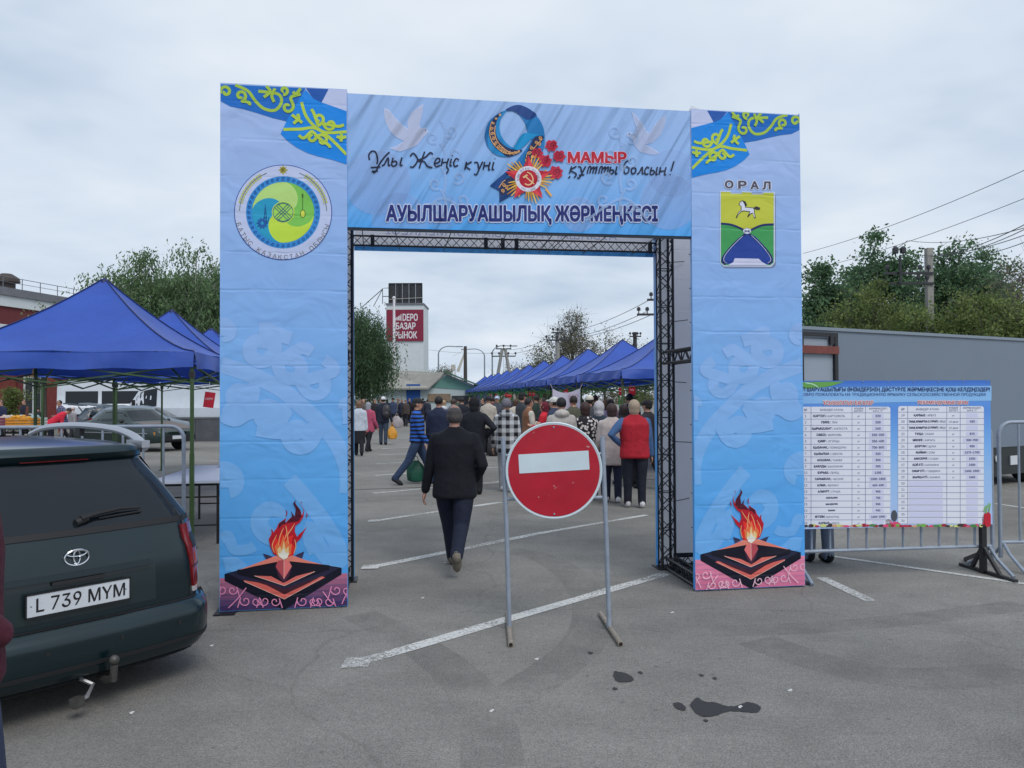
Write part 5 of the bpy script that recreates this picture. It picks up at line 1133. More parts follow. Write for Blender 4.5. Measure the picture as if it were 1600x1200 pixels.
# side windows and wheels
for s in (-1, 1):
    for y0, y1 in ((.62, 1.35), (1.42, 2.2), (2.27, 3.0)):
        vs = []
        for z in (1.02, 1.16, 1.30, 1.37):
            x = s * (interp(HW, z) + .004); zz_ = ZM(z); sh = (1.37 - z)
            vs += [(x, y0 + (.0 if y0 > 1 else .25 * (z - 1.02) * 1.2), zz_), (x, y1 + (.9 * sh if y1 > 2.9 else 0) - (.3 if y1 > 2.9 else 0), zz_)]
        MB().add(vs, [(2 * i, 2 * i + 1, 2 * i + 3, 2 * i + 2) for i in range(3)]).build('side_window', GLASSD, car, fix=False)
    for y in (.98, 3.68): wheel(car, Vector((s * .79, y, .315)), .315, .2, s)
    MB().ell((s * .94, 2.85, 1.02), (.10, .06, .07), 10, 8).build('mirror', PAINTG, car, smooth=True)
# tow ball
tb_ = MB().tube([(.12, .25, .20), (.12, .05, .15), (.12, -.06, .18), (.12, -.07, .26)], .020, 8)
tb_.build('tow_bar', mat('tow_steel', (.10, .095, .09), .5, metal=.5, var=.3, vscale=20), car, smooth=True)
MB().ell((.12, -.07, .285), (.027, .027, .027), 12, 8).build('tow_ball', mat('tow_steel', (.10, .095, .09), .5, metal=.5, var=.3, vscale=20), car, smooth=True)
MB().tube([(-.02, .10, .20), (.05, .03, .15), (.0, -.02, .11), (-.05, -.02, .10)], .012, 6).build('socket_cable', mat('silvery_tape', (.30, .30, .31), .35, metal=.5), car)
MB().box((-.05, -.02, .095), (.055, .05, .05), rz=.4).build('trailer_socket', mat('tow_steel', (.1, .1, .1)), car)

# ================================================================ other vehicles: loft along the length
def lofted(name, label, P, rz, st, paint, belt_f=.62, glass=((.0, .0),), cat='car', wheels=(.8, 3.3), wr=.30, track=.72, group=None, lampy=None):
    """st = stations (y, half width, z bottom, z belt, z top, roof half width); x right, y forward"""
    o = thing(name, label, cat, P, rz, group)
    def sec(y):
        v = [interp([(s[0], s[k]) for s in st], y) for k in range(1, 6)]; w_, z0, zb, zt, wr_ = v
        top = [(w_ * .90, z0), (w_, z0 + .12), (w_ * 1.0, lerp(z0, zb, .55)), (w_ * .985, zb - .02), (w_ * .965, zb), (lerp(w_ * .965, wr_, .5), lerp(zb, zt, .5)), (wr_, zt - .05 * min(1, (zt - zb) * 3)), (wr_ * .86, zt - .012), (wr_ * .4, zt)]
        return top
    ys = []
    for a, b in zip(st, st[1:]):
        n = max(1, int((b[0] - a[0]) / .18)); ys += [lerp(a[0], b[0], i / n) for i in range(n)]
    ys.append(st[-1][0]); S_ = [sec(y) for y in ys]; m = len(S_[0]); vs = []
    for y, s_ in zip(ys, S_): vs += [(x, y, z) for x, z in s_] + [(-x, y, z) for x, z in reversed(s_)]
    W_ = 2 * m
    MB().add(vs, [(i * W_ + k, i * W_ + (k + 1) % W_, (i + 1) * W_ + (k + 1) % W_, (i + 1) * W_ + k) for i in range(len(ys) - 1) for k in range(W_)] + [tuple(range(W_))[::-1], tuple((len(ys) - 1) * W_ + k for k in range(W_))]).build('body', paint, o, smooth=True)
    for (y0, y1, k0, k1) in glass:
        for s in (-1, 1):
            vs = []; n = 6
            for i in range(n + 1):
                y = lerp(y0, y1, i / n); q = sec(y); (xa, za), (xb, zb_) = q[4], q[6]
                for t in (k0, k1): vs.append((s * (lerp(xa, xb, t) + .006), y, lerp(za, zb_, t) + .004))
            MB().add(vs, [(2 * i, 2 * i + 1, 2 * i + 3, 2 * i + 2) for i in range(n)]).build('side_window', GLASSD, o, fix=False)
    for y in wheels:
        for s in (-1, 1): wheel(o, Vector((s * track, y, wr)), wr, .19, s, 5)
    return o, sec
OLDG = mat('old_green_paint', (.014, .030, .028), .38, var=.2, vscale=2, coat=.3); PINKH = mat('faded_hood', s2l(104, 90, 86), .45)
fwd = Vector((2.25, -1.15, 0)).normalized()
c_ = G(222, 706); FW = Vector((c_.x, c_.y, 0)); nrm_ = Vector((fwd.y, -fwd.x, 0))       # right side faces the camera
Pc = FW - fwd * 3.50 - nrm_ * .72
crz = math.atan2(fwd.y, fwd.x) - R(90)
sed, sec = lofted('sedan', 'old dark green saloon car with faded pinkish bonnet behind the left tents', Pc, crz,
    [(0, .70, .42, .80, .82, .60), (.08, .80, .30, .86, .88, .66), (.55, .83, .25, .92, .95, .70), (.85, .83, .25, .93, 1.05, .62), (1.35, .83, .25, .93, 1.36, .56), (1.9, .83, .25, .93, 1.40, .56), (2.45, .83, .25, .93, 1.37, .56), (2.95, .83, .25, .92, 1.02, .64), (3.1, .83, .25, .92, .95, .70), (3.9, .81, .27, .80, .82, .68), (4.2, .74, .30, .70, .72, .6), (4.3, .66, .38, .62, .64, .5)], OLDG,
    glass=((1.02, 1.42, .12, .82), (1.50, 2.05, .10, .88), (2.12, 2.68, .10, .85)), wheels=(.90, 3.48), wr=.285, track=.70)
def spatch(o, sec, name, y0, y1, k0, k1, m, off=.006):
    vs = []; n = 6
    for i in range(n + 1):
        q = sec(lerp(y0, y1, i / n)); pts = q[k0:k1 + 1]; pts = pts + [(-x, z) for x, z in reversed(pts)]
        vs += [(x, lerp(y0, y1, i / n) + (off if name != 'rear_window' else -off), z + off) for x, z in pts]
    W_ = 2 * (k1 - k0 + 1)
    return MB().add(vs, [(i * W_ + k, i * W_ + k + 1, (i + 1) * W_ + k + 1, (i + 1) * W_ + k) for i in range(n) for k in range(W_ - 1)]).build(name, m, o, fix=False, smooth=True)
spatch(sed, sec, 'windscreen', 2.50, 2.98, 6, 8, GLASSD); spatch(sed, sec, 'rear_window', .80, 1.32, 6, 8, GLASSD); spatch(sed, sec, 'bonnet', 3.12, 4.15, 6, 8, PINKH)
for s in (-1, 1):
    MB().box((s * .56, 4.2, .60), (.24, .12, .12)).build('headlight', LAMPC, sed); MB().box((s * .72, 4.08, .60), (.08, .16, .10)).build('indicator', mat('amber', (.5, .2, .03), .3), sed)
    MB().ell((s * .90, 2.72, .98), (.09, .05, .06), 8, 6).build('mirror', TRIM, sed, smooth=True)
    MB().box((s * .842, 2.3, .60), (.012, 3.2, .022)).build('side_moulding', SILV, sed)
MB().box((0, 4.29, .44), (1.30, .12, .16)).build('front_bumper', TRIM, sed); MB().box((0, 4.355, .46), (.50, .01, .11)).build('number_plate', PLATE, sed); MB().box((0, 4.26, .60), (.7, .08, .08)).build('grille', TRIM, sed)
MB().box((0, .0, .46), (1.36, .12, .16)).build('rear_bumper', TRIM, sed)
VWH = mat('van_white', s2l(200, 206, 214), .35, var=.05, coat=.3)
def van(label, P, rz, L=5.6, H=2.6, name='minibus', hood=.7, glassy=True, paint=VWH, w_=.98):
    st = [(0, w_ * .96, .5, 1.35, H - .10, w_ * .80), (.06, w_, .38, 1.35, H - .03, w_ * .84), (L - hood - 1.0, w_, .35, 1.35, H, w_ * .84), (L - hood - .55, w_, .35, 1.32, H - .12, w_ * .80), (L - hood, w_, .35, 1.25, 1.55, w_ * .80), (L - hood + .1, w_ * .98, .35, 1.22, 1.26, w_ * .86), (L - .15, w_ * .92, .38, 1.0, 1.03, w_ * .8), (L, w_ * .80, .45, .8, .84, w_ * .7)]
    o, sec = lofted(name, label, P, rz, st, paint, glass=(((.35, 1.7, .12, .62), (1.85, L - hood - 1.35, .12, .62), (L - hood - 1.2, L - hood - .15, .05, .72)) if glassy else ((L - hood - 1.2, L - hood - .15, .05, .72),)), cat='van', wheels=(1.0, L - 1.0), wr=.34, track=.84)
    spatch(o, sec, 'windscreen', L - hood - .55, L - hood - .03, 6, 8, GLASSD)
    for s in (-1, 1):
        MB().box((s * w_ * .92, -.01, 1.05), (.10, .06, .42)).build('tail_light', LAMPR, o); MB().box((s * w_ * .42, -.004, 1.78), (w_ * .62, .03, .66)).build('rear_window', GLASSD, o)
        MB().box((s * w_ * .62, L - .10, .80), (.26, .12, .18)).build('headlight', LAMPC, o); MB().box((s * (w_ + .12), L - hood - .3, 1.55), (.12, .10, .26)).build('mirror', TRIM, o)
    MB().box((0, -.04, .50), (w_ * 1.9, .12, .18)).build('rear_bumper', TRIM, o); MB().box((0, L - .03, .48), (w_ * 1.7, .14, .2)).build('front_bumper', TRIM, o)
    return o
pv = AT(74, 620, 36); van('white minibus parked behind the hatchbacks with open tailgates', Vector((pv.x + .3, 36.5, 0)), R(-68), 5.8, 2.62)
fv_ = AT(192, 620, 33.5); cabv = van('white van with its cab door open behind the dark stone parapet', Vector((fv_.x + 5.9, 33.5, 0)), R(90), 5.9, 2.5, name='delivery_van', glassy=False)
# open cab door of that van
dr = MB(); dr.prism([(0, .45), (1.0, .45), (1.0, 1.25), (.55, 1.95), (.0, 1.95)], -.02, .02, axis='y'); dv_ = dr.build('open_door', VWH, cabv); dv_.location = (.98, 4.0, 0); dv_.rotation_euler = (0, 0, R(35))
dg = MB().prism([(.08, 1.25), (.92, 1.25), (.52, 1.86), (.08, 1.86)], -.024, .024, axis='y').build('door_glass', GLASSD, dv_)
GREYB = mat('hatch_grey', s2l(70, 84, 96), .35, coat=.4); DBLUE = mat('hatch_silver', s2l(120, 132, 144), .35, coat=.4)
def hatch(label, px, Y, rz, paint):
    p = AT(px, 640, Y); st = [(0, .74, .42, .88, .90, .6), (.08, .80, .28, .95, 1.0, .66), (.35, .82, .25, .95, 1.34, .58), (.9, .82, .25, .95, 1.44, .58), (1.8, .82, .25, .94, 1.46, .58), (2.3, .82, .25, .94, 1.38, .58), (2.9, .82, .25, .92, 1.0, .68), (3.7, .78, .28, .80, .82, .62), (3.9, .68, .35, .66, .68, .5)]
    o, sec = lofted('hatchback', label, Vector((p.x, Y, 0)), rz, st, paint, glass=((.5, 1.1, .1, .85), (1.2, 1.9, .1, .85), (1.95, 2.5, .1, .8)), wheels=(.7, 3.15), wr=.29, track=.70)
    spatch(o, sec, 'windscreen', 2.36, 2.92, 6, 8, GLASSD)
    tg = MB().box((0, -.42, 0), (1.26, .86, .05)).build('raised_tailgate', paint, o); tg.location = (0, .42, 1.46); tg.rotation_euler = (R(-6), 0, 0)
    MB().box((0, -.40, -.035), (1.05, .56, .02)).build('tailgate_glass', GLASSD, tg)
    MB().box((0, .10, .92), (1.2, .10, .34)).build('open_boot', TRIM, o)
    for s in (-1, 1): MB().box((s * .74, .06, .86), (.10, .12, .22)).build('tail_light', LAMPR, o); MB().tube([(s * .55, .35, 1.05), (s * .55, .10, 1.42)], .012, 6).build('gas_strut', TRIM, o)
    MB().box((0, .0, .46), (1.4, .14, .18)).build('rear_bumper', TRIM, o)
    return o
hatch('grey hatchback with raised tailgate beside the white minibus', 118, 32.0, R(-62), GREYB)
hatch('silver hatchback with raised tailgate behind the dark green saloon', 150, 31.0, R(-80), DBLUE)
# ================================================================ grey box truck on the right
T0, T1 = Vector((4.35, 11.85, 0)), Vector((9.75, 14.75, 0)); TX = (T1 - T0).normalized(); TRZ = math.atan2(TX.y, TX.x); TLn = (T1 - T0).length + 1.2
truck = thing('box_truck', 'large grey box truck with dark bumper behind the price board', 'truck', T0, TRZ)
TG = mat('truck_grey', s2l(116, 128, 142), .5, var=.04, vscale=.8, bump=.12, bscale=1.2); TDK = mat('truck_dark', (.012, .018, .02), .4, coat=.3)
HT = 2.78
MB().box((TLn / 2, 1.1, (HT + .72) / 2), (TLn, 2.2, HT - .72)).build('box_body', TG, truck)
MB().box((TLn / 2, -.012, HT - .02), (TLn + .02, .03, .05)).build('top_rail', mat('truck_rail', s2l(140, 150, 160), .4, metal=.4), truck)
sk = MB(); q_ = TLn - 2.15
sk.prism([(q_, .24), (q_ + .15, .20), (q_ + 1.3, .20), (q_ + 1.45, .30), (q_ + 2.15, .30), (q_ + 2.15, .715), (q_, .715)], .02, 2.1, axis='y'); sk.build('bumper_skirt', TDK, truck)
MB().box((TLn * .33, 1.1, .60), (TLn * .62, 1.9, .20)).build('chassis', TDK, truck)
hl = T0 + TX * 0; Mh = Matrix.Translation(((AT(1577, 714, 14.2) - T0).dot(TX), .015, .50)) @ Matrix.Rotation(R(90), 4, 'X')
MB().lathe([(.075, 0), (.075, .02), (.06, .026), (.01, .03)], 18, Mh).build('round_lamp', LAMPC, truck)
MB().box(((AT(1600, 730, 14.4) - T0).dot(TX) + .10, .005, .46), (.28, .02, .17)).build('number_plate', PLATE, truck)
lx = (AT(1560, 722, 14.1) - T0).dot(TX)
v, f = fit_text('МЗ 1 СКО', lx - .10, lx + .16, .44, .49); MB().add([(a, .012, b) for a, b in v], f).build('bumper_lettering', PLATE, truck, fix=False)
for x in (.9, TLn - .75): wheel(truck, Vector((x, .18, .36)), .36, .24, 1, 5).rotation_euler = (0, 0, 0)
for ch in [c for c in truck.children if c.name.startswith('wheel')]:
    x = sum(v.co.x for v in ch.data.vertices) / len(ch.data.vertices)
    for me in [ch] + list(ch.children):
        for v_ in me.data.vertices:
            d = v_.co - Vector((x, .18, .36)); v_.co = Vector((x + d.y, .18 - d.x, .36 + d.z))
# steel rack with a brown board leaning on the truck side
rk0 = (AT(1257, 560, 11.6)); rk = thing('steel_rack', 'dark steel frame with a brown wooden board leaning against the grey truck', 'rack', Vector((rk0.x - .35, 11.60, 0)), TRZ)
def rloc(px, py, Y=11.75):
    p = AT(px, py, Y) - rk.location; return p.x * math.cos(TRZ) + p.y * math.sin(TRZ), p.z
DK = mat('rack_black', (.02, .02, .024), .5); BRW = mat('brown_board', s2l(118, 62, 54), .6, var=.25, vscale=6)
xr, zt = rloc(1346, 522); xl = rloc(1256, 520)[0]; zb1 = rloc(1300, 545)[1]
for x in (xl, xr): MB().box((x, 0, zt / 2), (.07, .05, zt)).build('upright', DK, rk)
MB().box(((xl + xr) / 2, 0, zt + .02), (xr - xl + .07, .052, .06)).build('top_bar', DK, rk)
MB().box(((xl + xr) / 2, -.02, zb1), (xr - xl + .09, .03, .12)).build('board', BRW, rk)
MB().box(((xl + xr) / 2, .03, zt / 2), (xr - xl - .08, .01, zt - .1)).build('panel', mat('pale_panel', s2l(150, 160, 172), .5), rk)
MB().box((xr - .10, -.01, zb1 + .17), (.09, .04, .16)).build('hinge_plate', DK, rk)
# ================================================================ far buildings
BRICK = mat('brick_wall', s2l(118, 52, 46), .8, var=.2, vscale=3, bump=.5, bscale=9); BRICKD = mat('brick_band', s2l(104, 44, 48), .8, var=.15, vscale=3)
WHP = mat('white_plaster', s2l(206, 212, 214), .7, var=.06, vscale=1.5); ROOFG = mat('roof_grey', s2l(112, 114, 120), .7, var=.15, vscale=2)
WING = mat('window_dark', (.03, .035, .04), .15)
def building(name, label, a, b, depth, parts, cat='building'):
    """wall front runs from a to b on the ground; parts = callback(root, length)"""
    a, b = Vector(a), Vector(b); d = b - a; o = thing(name, label, cat, a, math.atan2(d.y, d.x)); parts(o, d.length); return o
def P_brick(o, L):
    MB().box((L / 2, 5, 3.2), (L, 10, 6.4)).build('wall', BRICK, o)
    for z0, z1, m, pr_ in ((6.4, 6.95, WHP, .10), (6.95, 8.2, BRICKD, .04), (8.2, 8.95, WHP, .16), (8.95, 9.5, ROOFG, .30)): MB().box((L / 2, 5, (z0 + z1) / 2), (L + 2 * pr_, 10 + 2 * pr_, z1 - z0)).build('cornice_band', m, o)
    rail = MB(); n = int(L / 1.5)
    for k in range(n + 1): rail.box((L * k / n, .1, 9.9), (.04, .04, .8))
    rail.box((L / 2, .1, 10.3), (L, .04, .04)); rail.box((L / 2, .1, 9.95), (L, .03, .03)); rail.build('roof_railing', ROOFG, o)
    v_ = MB().lathe([(.55, 9.5), (.55, 10.1), (.85, 10.15), (.80, 10.45), (.35, 10.75)], 14, Matrix.Translation((L * .30, 1.4, 0))); v_.build('roof_vent', mat('vent_brown', (.06, .045, .04), .7), o)
    for x in [1.5 + 4.2 * k for k in range(int(L / 4.2))]:
        w_ = MB().box((x, -.01, 2.0), (1.5, .12, 2.6)).build('window', WING, o); fr = MB()
        for sx in (-.75, 0, .75): fr.box((x + sx, -.06, 2.0), (.09, .10, 2.7))
        for sz in (.68, 3.32): fr.box((x, -.06, sz), (1.6, .10, .09))
        fr.build('window_frame', WHP, w_)
    for x in [.3 + 4.2 * k for k in range(int(L / 4.2) + 1)]: MB().box((x, -.06, 3.2), (.35, .12, 6.4)).build('pilaster', BRICKD, o)
bA, bB = AT(-60, 600, 50), AT(205, 600, 66)
building('brick_building', 'red brick building with white cornice bands behind the left tents', (bA.x, 50, 0), (bB.x, 66, 0), 10, P_brick)
# low dark stone parapet in front of the white van
STONE = mat('dark_plinth', s2l(82, 84, 90), .6, var=.22, vscale=2)
pa, pb = G(262, 690), G(430, 690); par = thing('stone_parapet', 'low dark stone parapet wall in front of the white van', 'wall', pa)
Lp = (pb - pa).length; n_ = int(Lp / 1.1)
for k in range(n_): MB().box(((k + .5) * Lp / n_, .12, .46), (Lp / n_ - .012, .24, .92)).build('stone_slab', STONE, par)
MB().box((Lp / 2, .12, .95), (Lp + .05, .30, .06)).build('coping', ROOFG, par)
# DEPO tower
def P_tower(o, L):
    MB().box((L / 2, 2.0, 5.1), (L, 4.0, 10.2)).build('wall', WHP, o)
    MB().box((L / 2, 1.95, 10.27), (L + .12, 4.1, .14)).build('coping', ROOFG, o)
TYW = 70.0; t0, t1 = AT(604, 560, TYW), AT(662, 560, TYW)
tow = building('tower_block', 'white tower block with a maroon market sign beyond the willow', (t0.x, TYW, 0), (t1.x, TYW, 0), 4, P_tower)
Lw = t1.x - t0.x
sgz0, sgz1 = AT(640, 533, TYW).z, AT(640, 484, TYW).z; MARN = mat('sign_maroon', s2l(132, 26, 58), .6)
sgb = thing('market_sign', 'maroon market sign with white lettering on the white tower', 'sign', (t0.x, TYW - .08, sgz0))
MB().box((Lw / 2, 0, (sgz1 - sgz0) / 2), (Lw, .08, sgz1 - sgz0)).build('sign_panel', MARN, sgb)
LW = mat('sign_letter_white', s2l(226, 220, 224), .6)
for s_, x0, x1, z0, z1 in (('DEPO', .44, .84, .64, .86), ('БАЗАР', .26, .78, .37, .58), ('РЫНОК', .22, .82, .08, .30)):
    v, f = fit_text(s_, Lw * x0, Lw * x1, (sgz1 - sgz0) * z0, (sgz1 - sgz0) * z1)
    for k, (dx, dz) in enumerate(((0, 0), (.03, 0), (0, .03), (.03, .03))): MB().add([(a + dx, -.048 - .002 * k, b + dz) for a, b in v], f).build('lettering', LW, sgb, fix=False)
lg = MB()
for k in range(4): lg.box((Lw * (.25 + .04 * k), -.045, (sgz1 - sgz0) * (.70 + .012 * k)), (.09, .012, (sgz1 - sgz0) * (.08 + .025 * k)))
lg.box((Lw * .40, -.045, (sgz1 - sgz0) * .75), (.05, .012, (sgz1 - sgz0) * .22)); lg.build('sign_logo', LW, sgb)
# billboard frame on the tower roof
bbz0, bbz1 = 10.35, AT(640, 440, TYW).z; DKB = mat('billboard_back', (.035, .037, .042), .8, var=.3, vscale=3)
bbd = thing('rooftop_billboard', 'dark back of a billboard on steel frame atop the white tower', 'billboard', (t0.x, TYW + 1.2, 10.34))
hb = bbz1 - 10.34; xa, xb = .05, Lw - .25
for k in range(5): MB().box((lerp(xa, xb, (k + .5) / 5), 0, hb * .52), ((xb - xa) / 5 - .03, .10, hb * .94)).build('board_panel', DKB, bbd)
STL = mat('steel_dark', (.03, .032, .036), .6)
for k in range(4):
    x = lerp(xa, xb, k / 3); MB().tube([(x, -.12, 0), (x, -.12, hb)], .04, 6).build('frame_post', STL, bbd)
MB().tube([(xa, -.14, hb * .25), (xb, -.14, hb * .32)], .03, 6).build('frame_rail', mat('pale_rail', (.4, .38, .36), .7), bbd)
MB().tube([(xa, -.14, hb), (xb, -.14, hb)], .035, 6).build('frame_rail', STL, bbd)
for dx, dz in ((-2.2, 0.0), (-1.2, .05)): MB().tube([(xa - .6, 0, hb * .75), (xa + dx - .3, .3, -.1)], .035, 6).build('brace', STL, bbd)
MB().tube([(xa - .6, 0, .1), (xa - .6, 0, hb * .78), (xa, 0, hb * .80)], .035, 6).build('brace', STL, bbd)
MB().tube([(xa - .6, 0, hb * .4), (xa, 0, hb * .4)], .035, 6).build('brace', STL, bbd)
# white flag mast in front of the sign
fm = AT(616, 600, 60); fl_ = thing('flag_mast', 'slim white mast standing in front of the maroon market sign', 'mast', (fm.x, 60, 0))
zt_ = AT(616, 466, 60).z; MB().tube([(0, 0, 0), (0, 0, zt_ * .6), (0, 0, zt_)], [.14, .11, .09], 10).build('pole', LW, fl_, smooth=True); MB().lathe([(.14, zt_), (.14, zt_ + .08), (.03, zt_ + .16)], 10).build('cap', LW, fl_); MB().box((0, 0, .1), (.5, .5, .2)).build('base', ROOFG, fl_)
# low white shed with green gable
GRG = mat('gable_green', s2l(104, 150, 140), .7, var=.08); ROOFS = mat('shed_roof', s2l(150, 148, 140), .75, var=.15, vscale=1.5); SHW = mat('shed_wall', s2l(186, 200, 202), .75, var=.06); BLD = mat('door_blue', s2l(24, 84, 160), .5)
YS = 56.0; sa, sb_, scn = AT(585, 640, YS), AT(668, 640, YS), AT(762, 640, YS + 2)
shed = thing('market_shed', 'low white shed with grey roof and green gable end left of the right tents', 'building', (sa.x, YS, 0))
L1, L2 = sb_.x - sa.x, scn.x - sb_.x; ze = AT(668, 604, YS).z; za = AT(692, 583, YS + 1).z
mbw = MB(); mbw.box((L1 / 2, 4, ze / 2), (L1, 8, ze)); mbw.build('wall', SHW, shed)
gb = MB(); gb.prism([(L1 + .002, 0), (L1 + L2, 0), (L1 + L2, ze - .3), (L1 + L2 * .32, za - .12), (L1 + .002, ze)], .002, 7.9, axis='y'); gb.build('gable_wall', SHW, shed)
MB().prism([(L1 + .25, ze - .05), (L1 + L2 - .3, ze - .35), (L1 + L2 * .32, za - .22)], -.04, 0, axis='y').build('gable_boarding', GRG, shed)
rf = MB(); rf.add([(-.6, -.5, ze - .1), (L1 + .1, -.5, ze - .1), (L1 + L2 * .30, 0, za), (L1 * .4, 3.5, za + .3), (-.6, 3.5, za + .25), (-.6, -.5, ze - .22), (L1 + .1, -.5, ze - .22), (L1 + L2 * .30, 0, za - .12), (L1 * .4, 3.5, za + .18), (-.6, 3.5, za + .13)], [(0, 1, 2, 3, 4), (5, 9, 8, 7, 6), (0, 5, 6, 1), (1, 6, 7, 2), (2, 7, 8, 3), (3, 8, 9, 4), (4, 9, 5, 0)]); rf.build('roof', ROOFS, shed)
rf2 = MB(); rf2.prism([(L1 + L2 * .28, za + .02), (L1 + L2 + .5, ze - .42), (L1 + L2 + .5, ze - .30), (L1 + L2 * .28, za + .14)], -.5, 8, axis='y'); rf2.build('roof', mat('shed_roof_green', s2l(70, 104, 92), .7), shed)
dx_ = AT(646, 620, YS).x - sa.x; d_ = MB().box((dx_, -.03, 1.35), (1.0, .08, 2.7)).build('door', BLD, shed); MB().tube([(dx_ + .35, -.10, 1.3), (dx_ + .35, -.10, 1.5)], .02, 6).build('door_handle', STL, d_)
MB().box((L1 + L2 * .20, -.06, ze * .68), (L2 * .38, .08, ze * .22)).build('wooden_awning', mat('awning_wood', s2l(140, 120, 100), .8, var=.2), shed)
MB().box((L1 + L2 * .62, -.03, ze * .38), (L2 * .42, .06, ze * .7)).build('dark_opening', WING, shed)

# ================================================================ poles, lamps, wires
CONC = mat('concrete_pole', s2l(150, 148, 142), .85, var=.12, vscale=4, bump=.3, bscale=20); INS = mat('insulator', (.03, .03, .034), .35)
def pole(px, ytop, Y, label, bars, r=.14, m=CONC, name='utility_pole', square=False):
    p = AT(px, ytop, Y); o = thing(name, label, 'pole', (p.x, Y, 0), 0, None); H = p.z
    if square: MB().box((0, 0, H / 2), (2 * r, 2 * r, H)).build('shaft', m, o)
    else: MB().tube([(0, 0, 0), (0, 0, H * .5), (0, 0, H)], [r * 1.25, r * 1.1, r * .9], 10).build('shaft', m, o, smooth=True)
    for (dz, half, off, ins) in bars:
        z = H - dz; b = MB().box((off, -r - .02, z), (2 * half, .09, .09)).build('crossarm', STL, o)
        for t in ins:
            x = off + t * half; MB().lathe([(.025, z + .04), (.025, z + .16), (.085, z + .18), (.085, z + .27), (.05, z + .33)], 8, Matrix.Translation((x, -r - .02, 0))).build('insulator', INS, b)
    return o
pA = pole(1451, 388, 30, 'grey concrete utility pole standing behind the grey box truck', [(1.0, .95, -.85, (-.9, .45, .8)), (1.95 - .55, .85, -.75, (.3, .7))], .115, square=True)
MB().tube([(-.95 - .3, -.25, AT(1451, 388, 30).z - 1.4), (-1.25, -.25, AT(1451, 388, 30).z - .35)], .05, 6).build('raised_arm', STL, pA)
for dx in (-.18, .12): MB().lathe([(.03, 0), (.03, .10), (.12, .12), (.12, .30), (.06, .38)], 8, Matrix.Translation((-1.25 + dx, -.25, AT(1451, 388, 30).z - .35))).build('insulator', INS, pA)
pole(871, 519, 52, 'concrete utility pole with two crossarms above the right tents', [(.05, .38, 0, (-.8, 0, .8)), (.55, .80, .05, (-1, -.5, -.1, .5))], .15)
pole(992, 519, 60, 'dark utility pole top seen just left of the right pylon', [(.35, .45, 0, (-.9, -.4, .4, .9))], .17, m=STL)
pole(1026, 462, 34, 'concrete utility pole mostly hidden behind the right pylon', [(.2, .35, -.1, (-.5, .5)), (.85, .75, -.15, (-.9, -.4, .5))], .14)
pole(727, 541, 66, 'plain dark wooden pole beyond the white shed', [], .15, m=mat('dark_wood_pole', (.07, .06, .055), .9))
po = pole(787, 545, 62, 'twin legged wooden utility pole beyond the far tents', [(.0, .62, 0, (-.9, 0, .9)), (.60, .95, 0, (-1, -.4, .4, 1))], .01, m=STL)
zz = AT(787, 545, 62).z
for s in (-1, 1): MB().tube([(s * 1.1, 0, 0), (s * .12, 0, zz)], [.16, .12], 8).build('leg', CONC, po)
LMP = mat('lamp_grey', s2l(140, 148, 156), .5, metal=.4)
for px, yt, Y, s, lb in ((685, 541, 80, 1, 'tall grey street lamp right of the white tower'), (668, 548, 84, -1, 'tall grey street lamp close to the white tower edge'), (757, 545, 84, -1, 'grey street lamp left of the twin legged pole'), (769, 540, 78, 1, 'grey street lamp directly beside the twin legged pole'), (1420, 436, 46, 1, 'thin pale street lamp among the trees on the right')):
    p = AT(px, yt, Y); o = thing('street_lamp', lb, 'street lamp', (p.x, Y, 0), 0, 'street lamps beyond the market'); H = p.z
    MB().tube([(0, 0, 0), (0, 0, H - .8)] + [(s * (1.1 - 1.1 * math.cos(R(a))), 0, H - .8 + .8 * math.sin(R(a))) for a in (20, 45, 70, 90)] + [(s * 1.9, 0, H - .05)], [.10, .07, .06, .05, .05, .05, .05], 8).build('post', LMP, o, smooth=True)
    MB().box((s * 2.2, 0, H - .05), (.7, .22, .10)).build('lamp_head', LMP, o)
# crane far off
p = AT(722, 600, 160); cr_ = thing('tower_crane', 'faint yellowish crane jib far behind the white shed', 'crane', (p.x, 160, 0)); CRM = mat('crane_paint', s2l(186, 182, 170), .7)
H = AT(710, 575, 160).z; dxx = AT(708, 575, 160).x - p.x
mb = MB(); 
for k in range(6):
    z0, z1 = H * k / 6, H * (k + 1) / 6
    for sx in (-.4, .4): mb.tube([(dxx + sx, 0, z0), (dxx + sx, 0, z1)], .12, 4)
    mb.tube([(dxx - .4, 0, z0), (dxx + .4, 0, z1)], .08, 4)
mb.build('mast', CRM, cr_); j1 = AT(728, 546, 160); MB().tube([(dxx + 1, 0, H * .9), (j1.x - p.x, 0, j1.z)], [.35, .15], 5).build('jib', CRM, cr_); MB().tube([(dxx, 0, H + 2.5), (j1.x - p.x, 0, j1.z)], .05, 4).build('stay', CRM, cr_); MB().box((dxx, 0, H + .2), (.9, .9, 1.0)).build('cab', CRM, cr_)
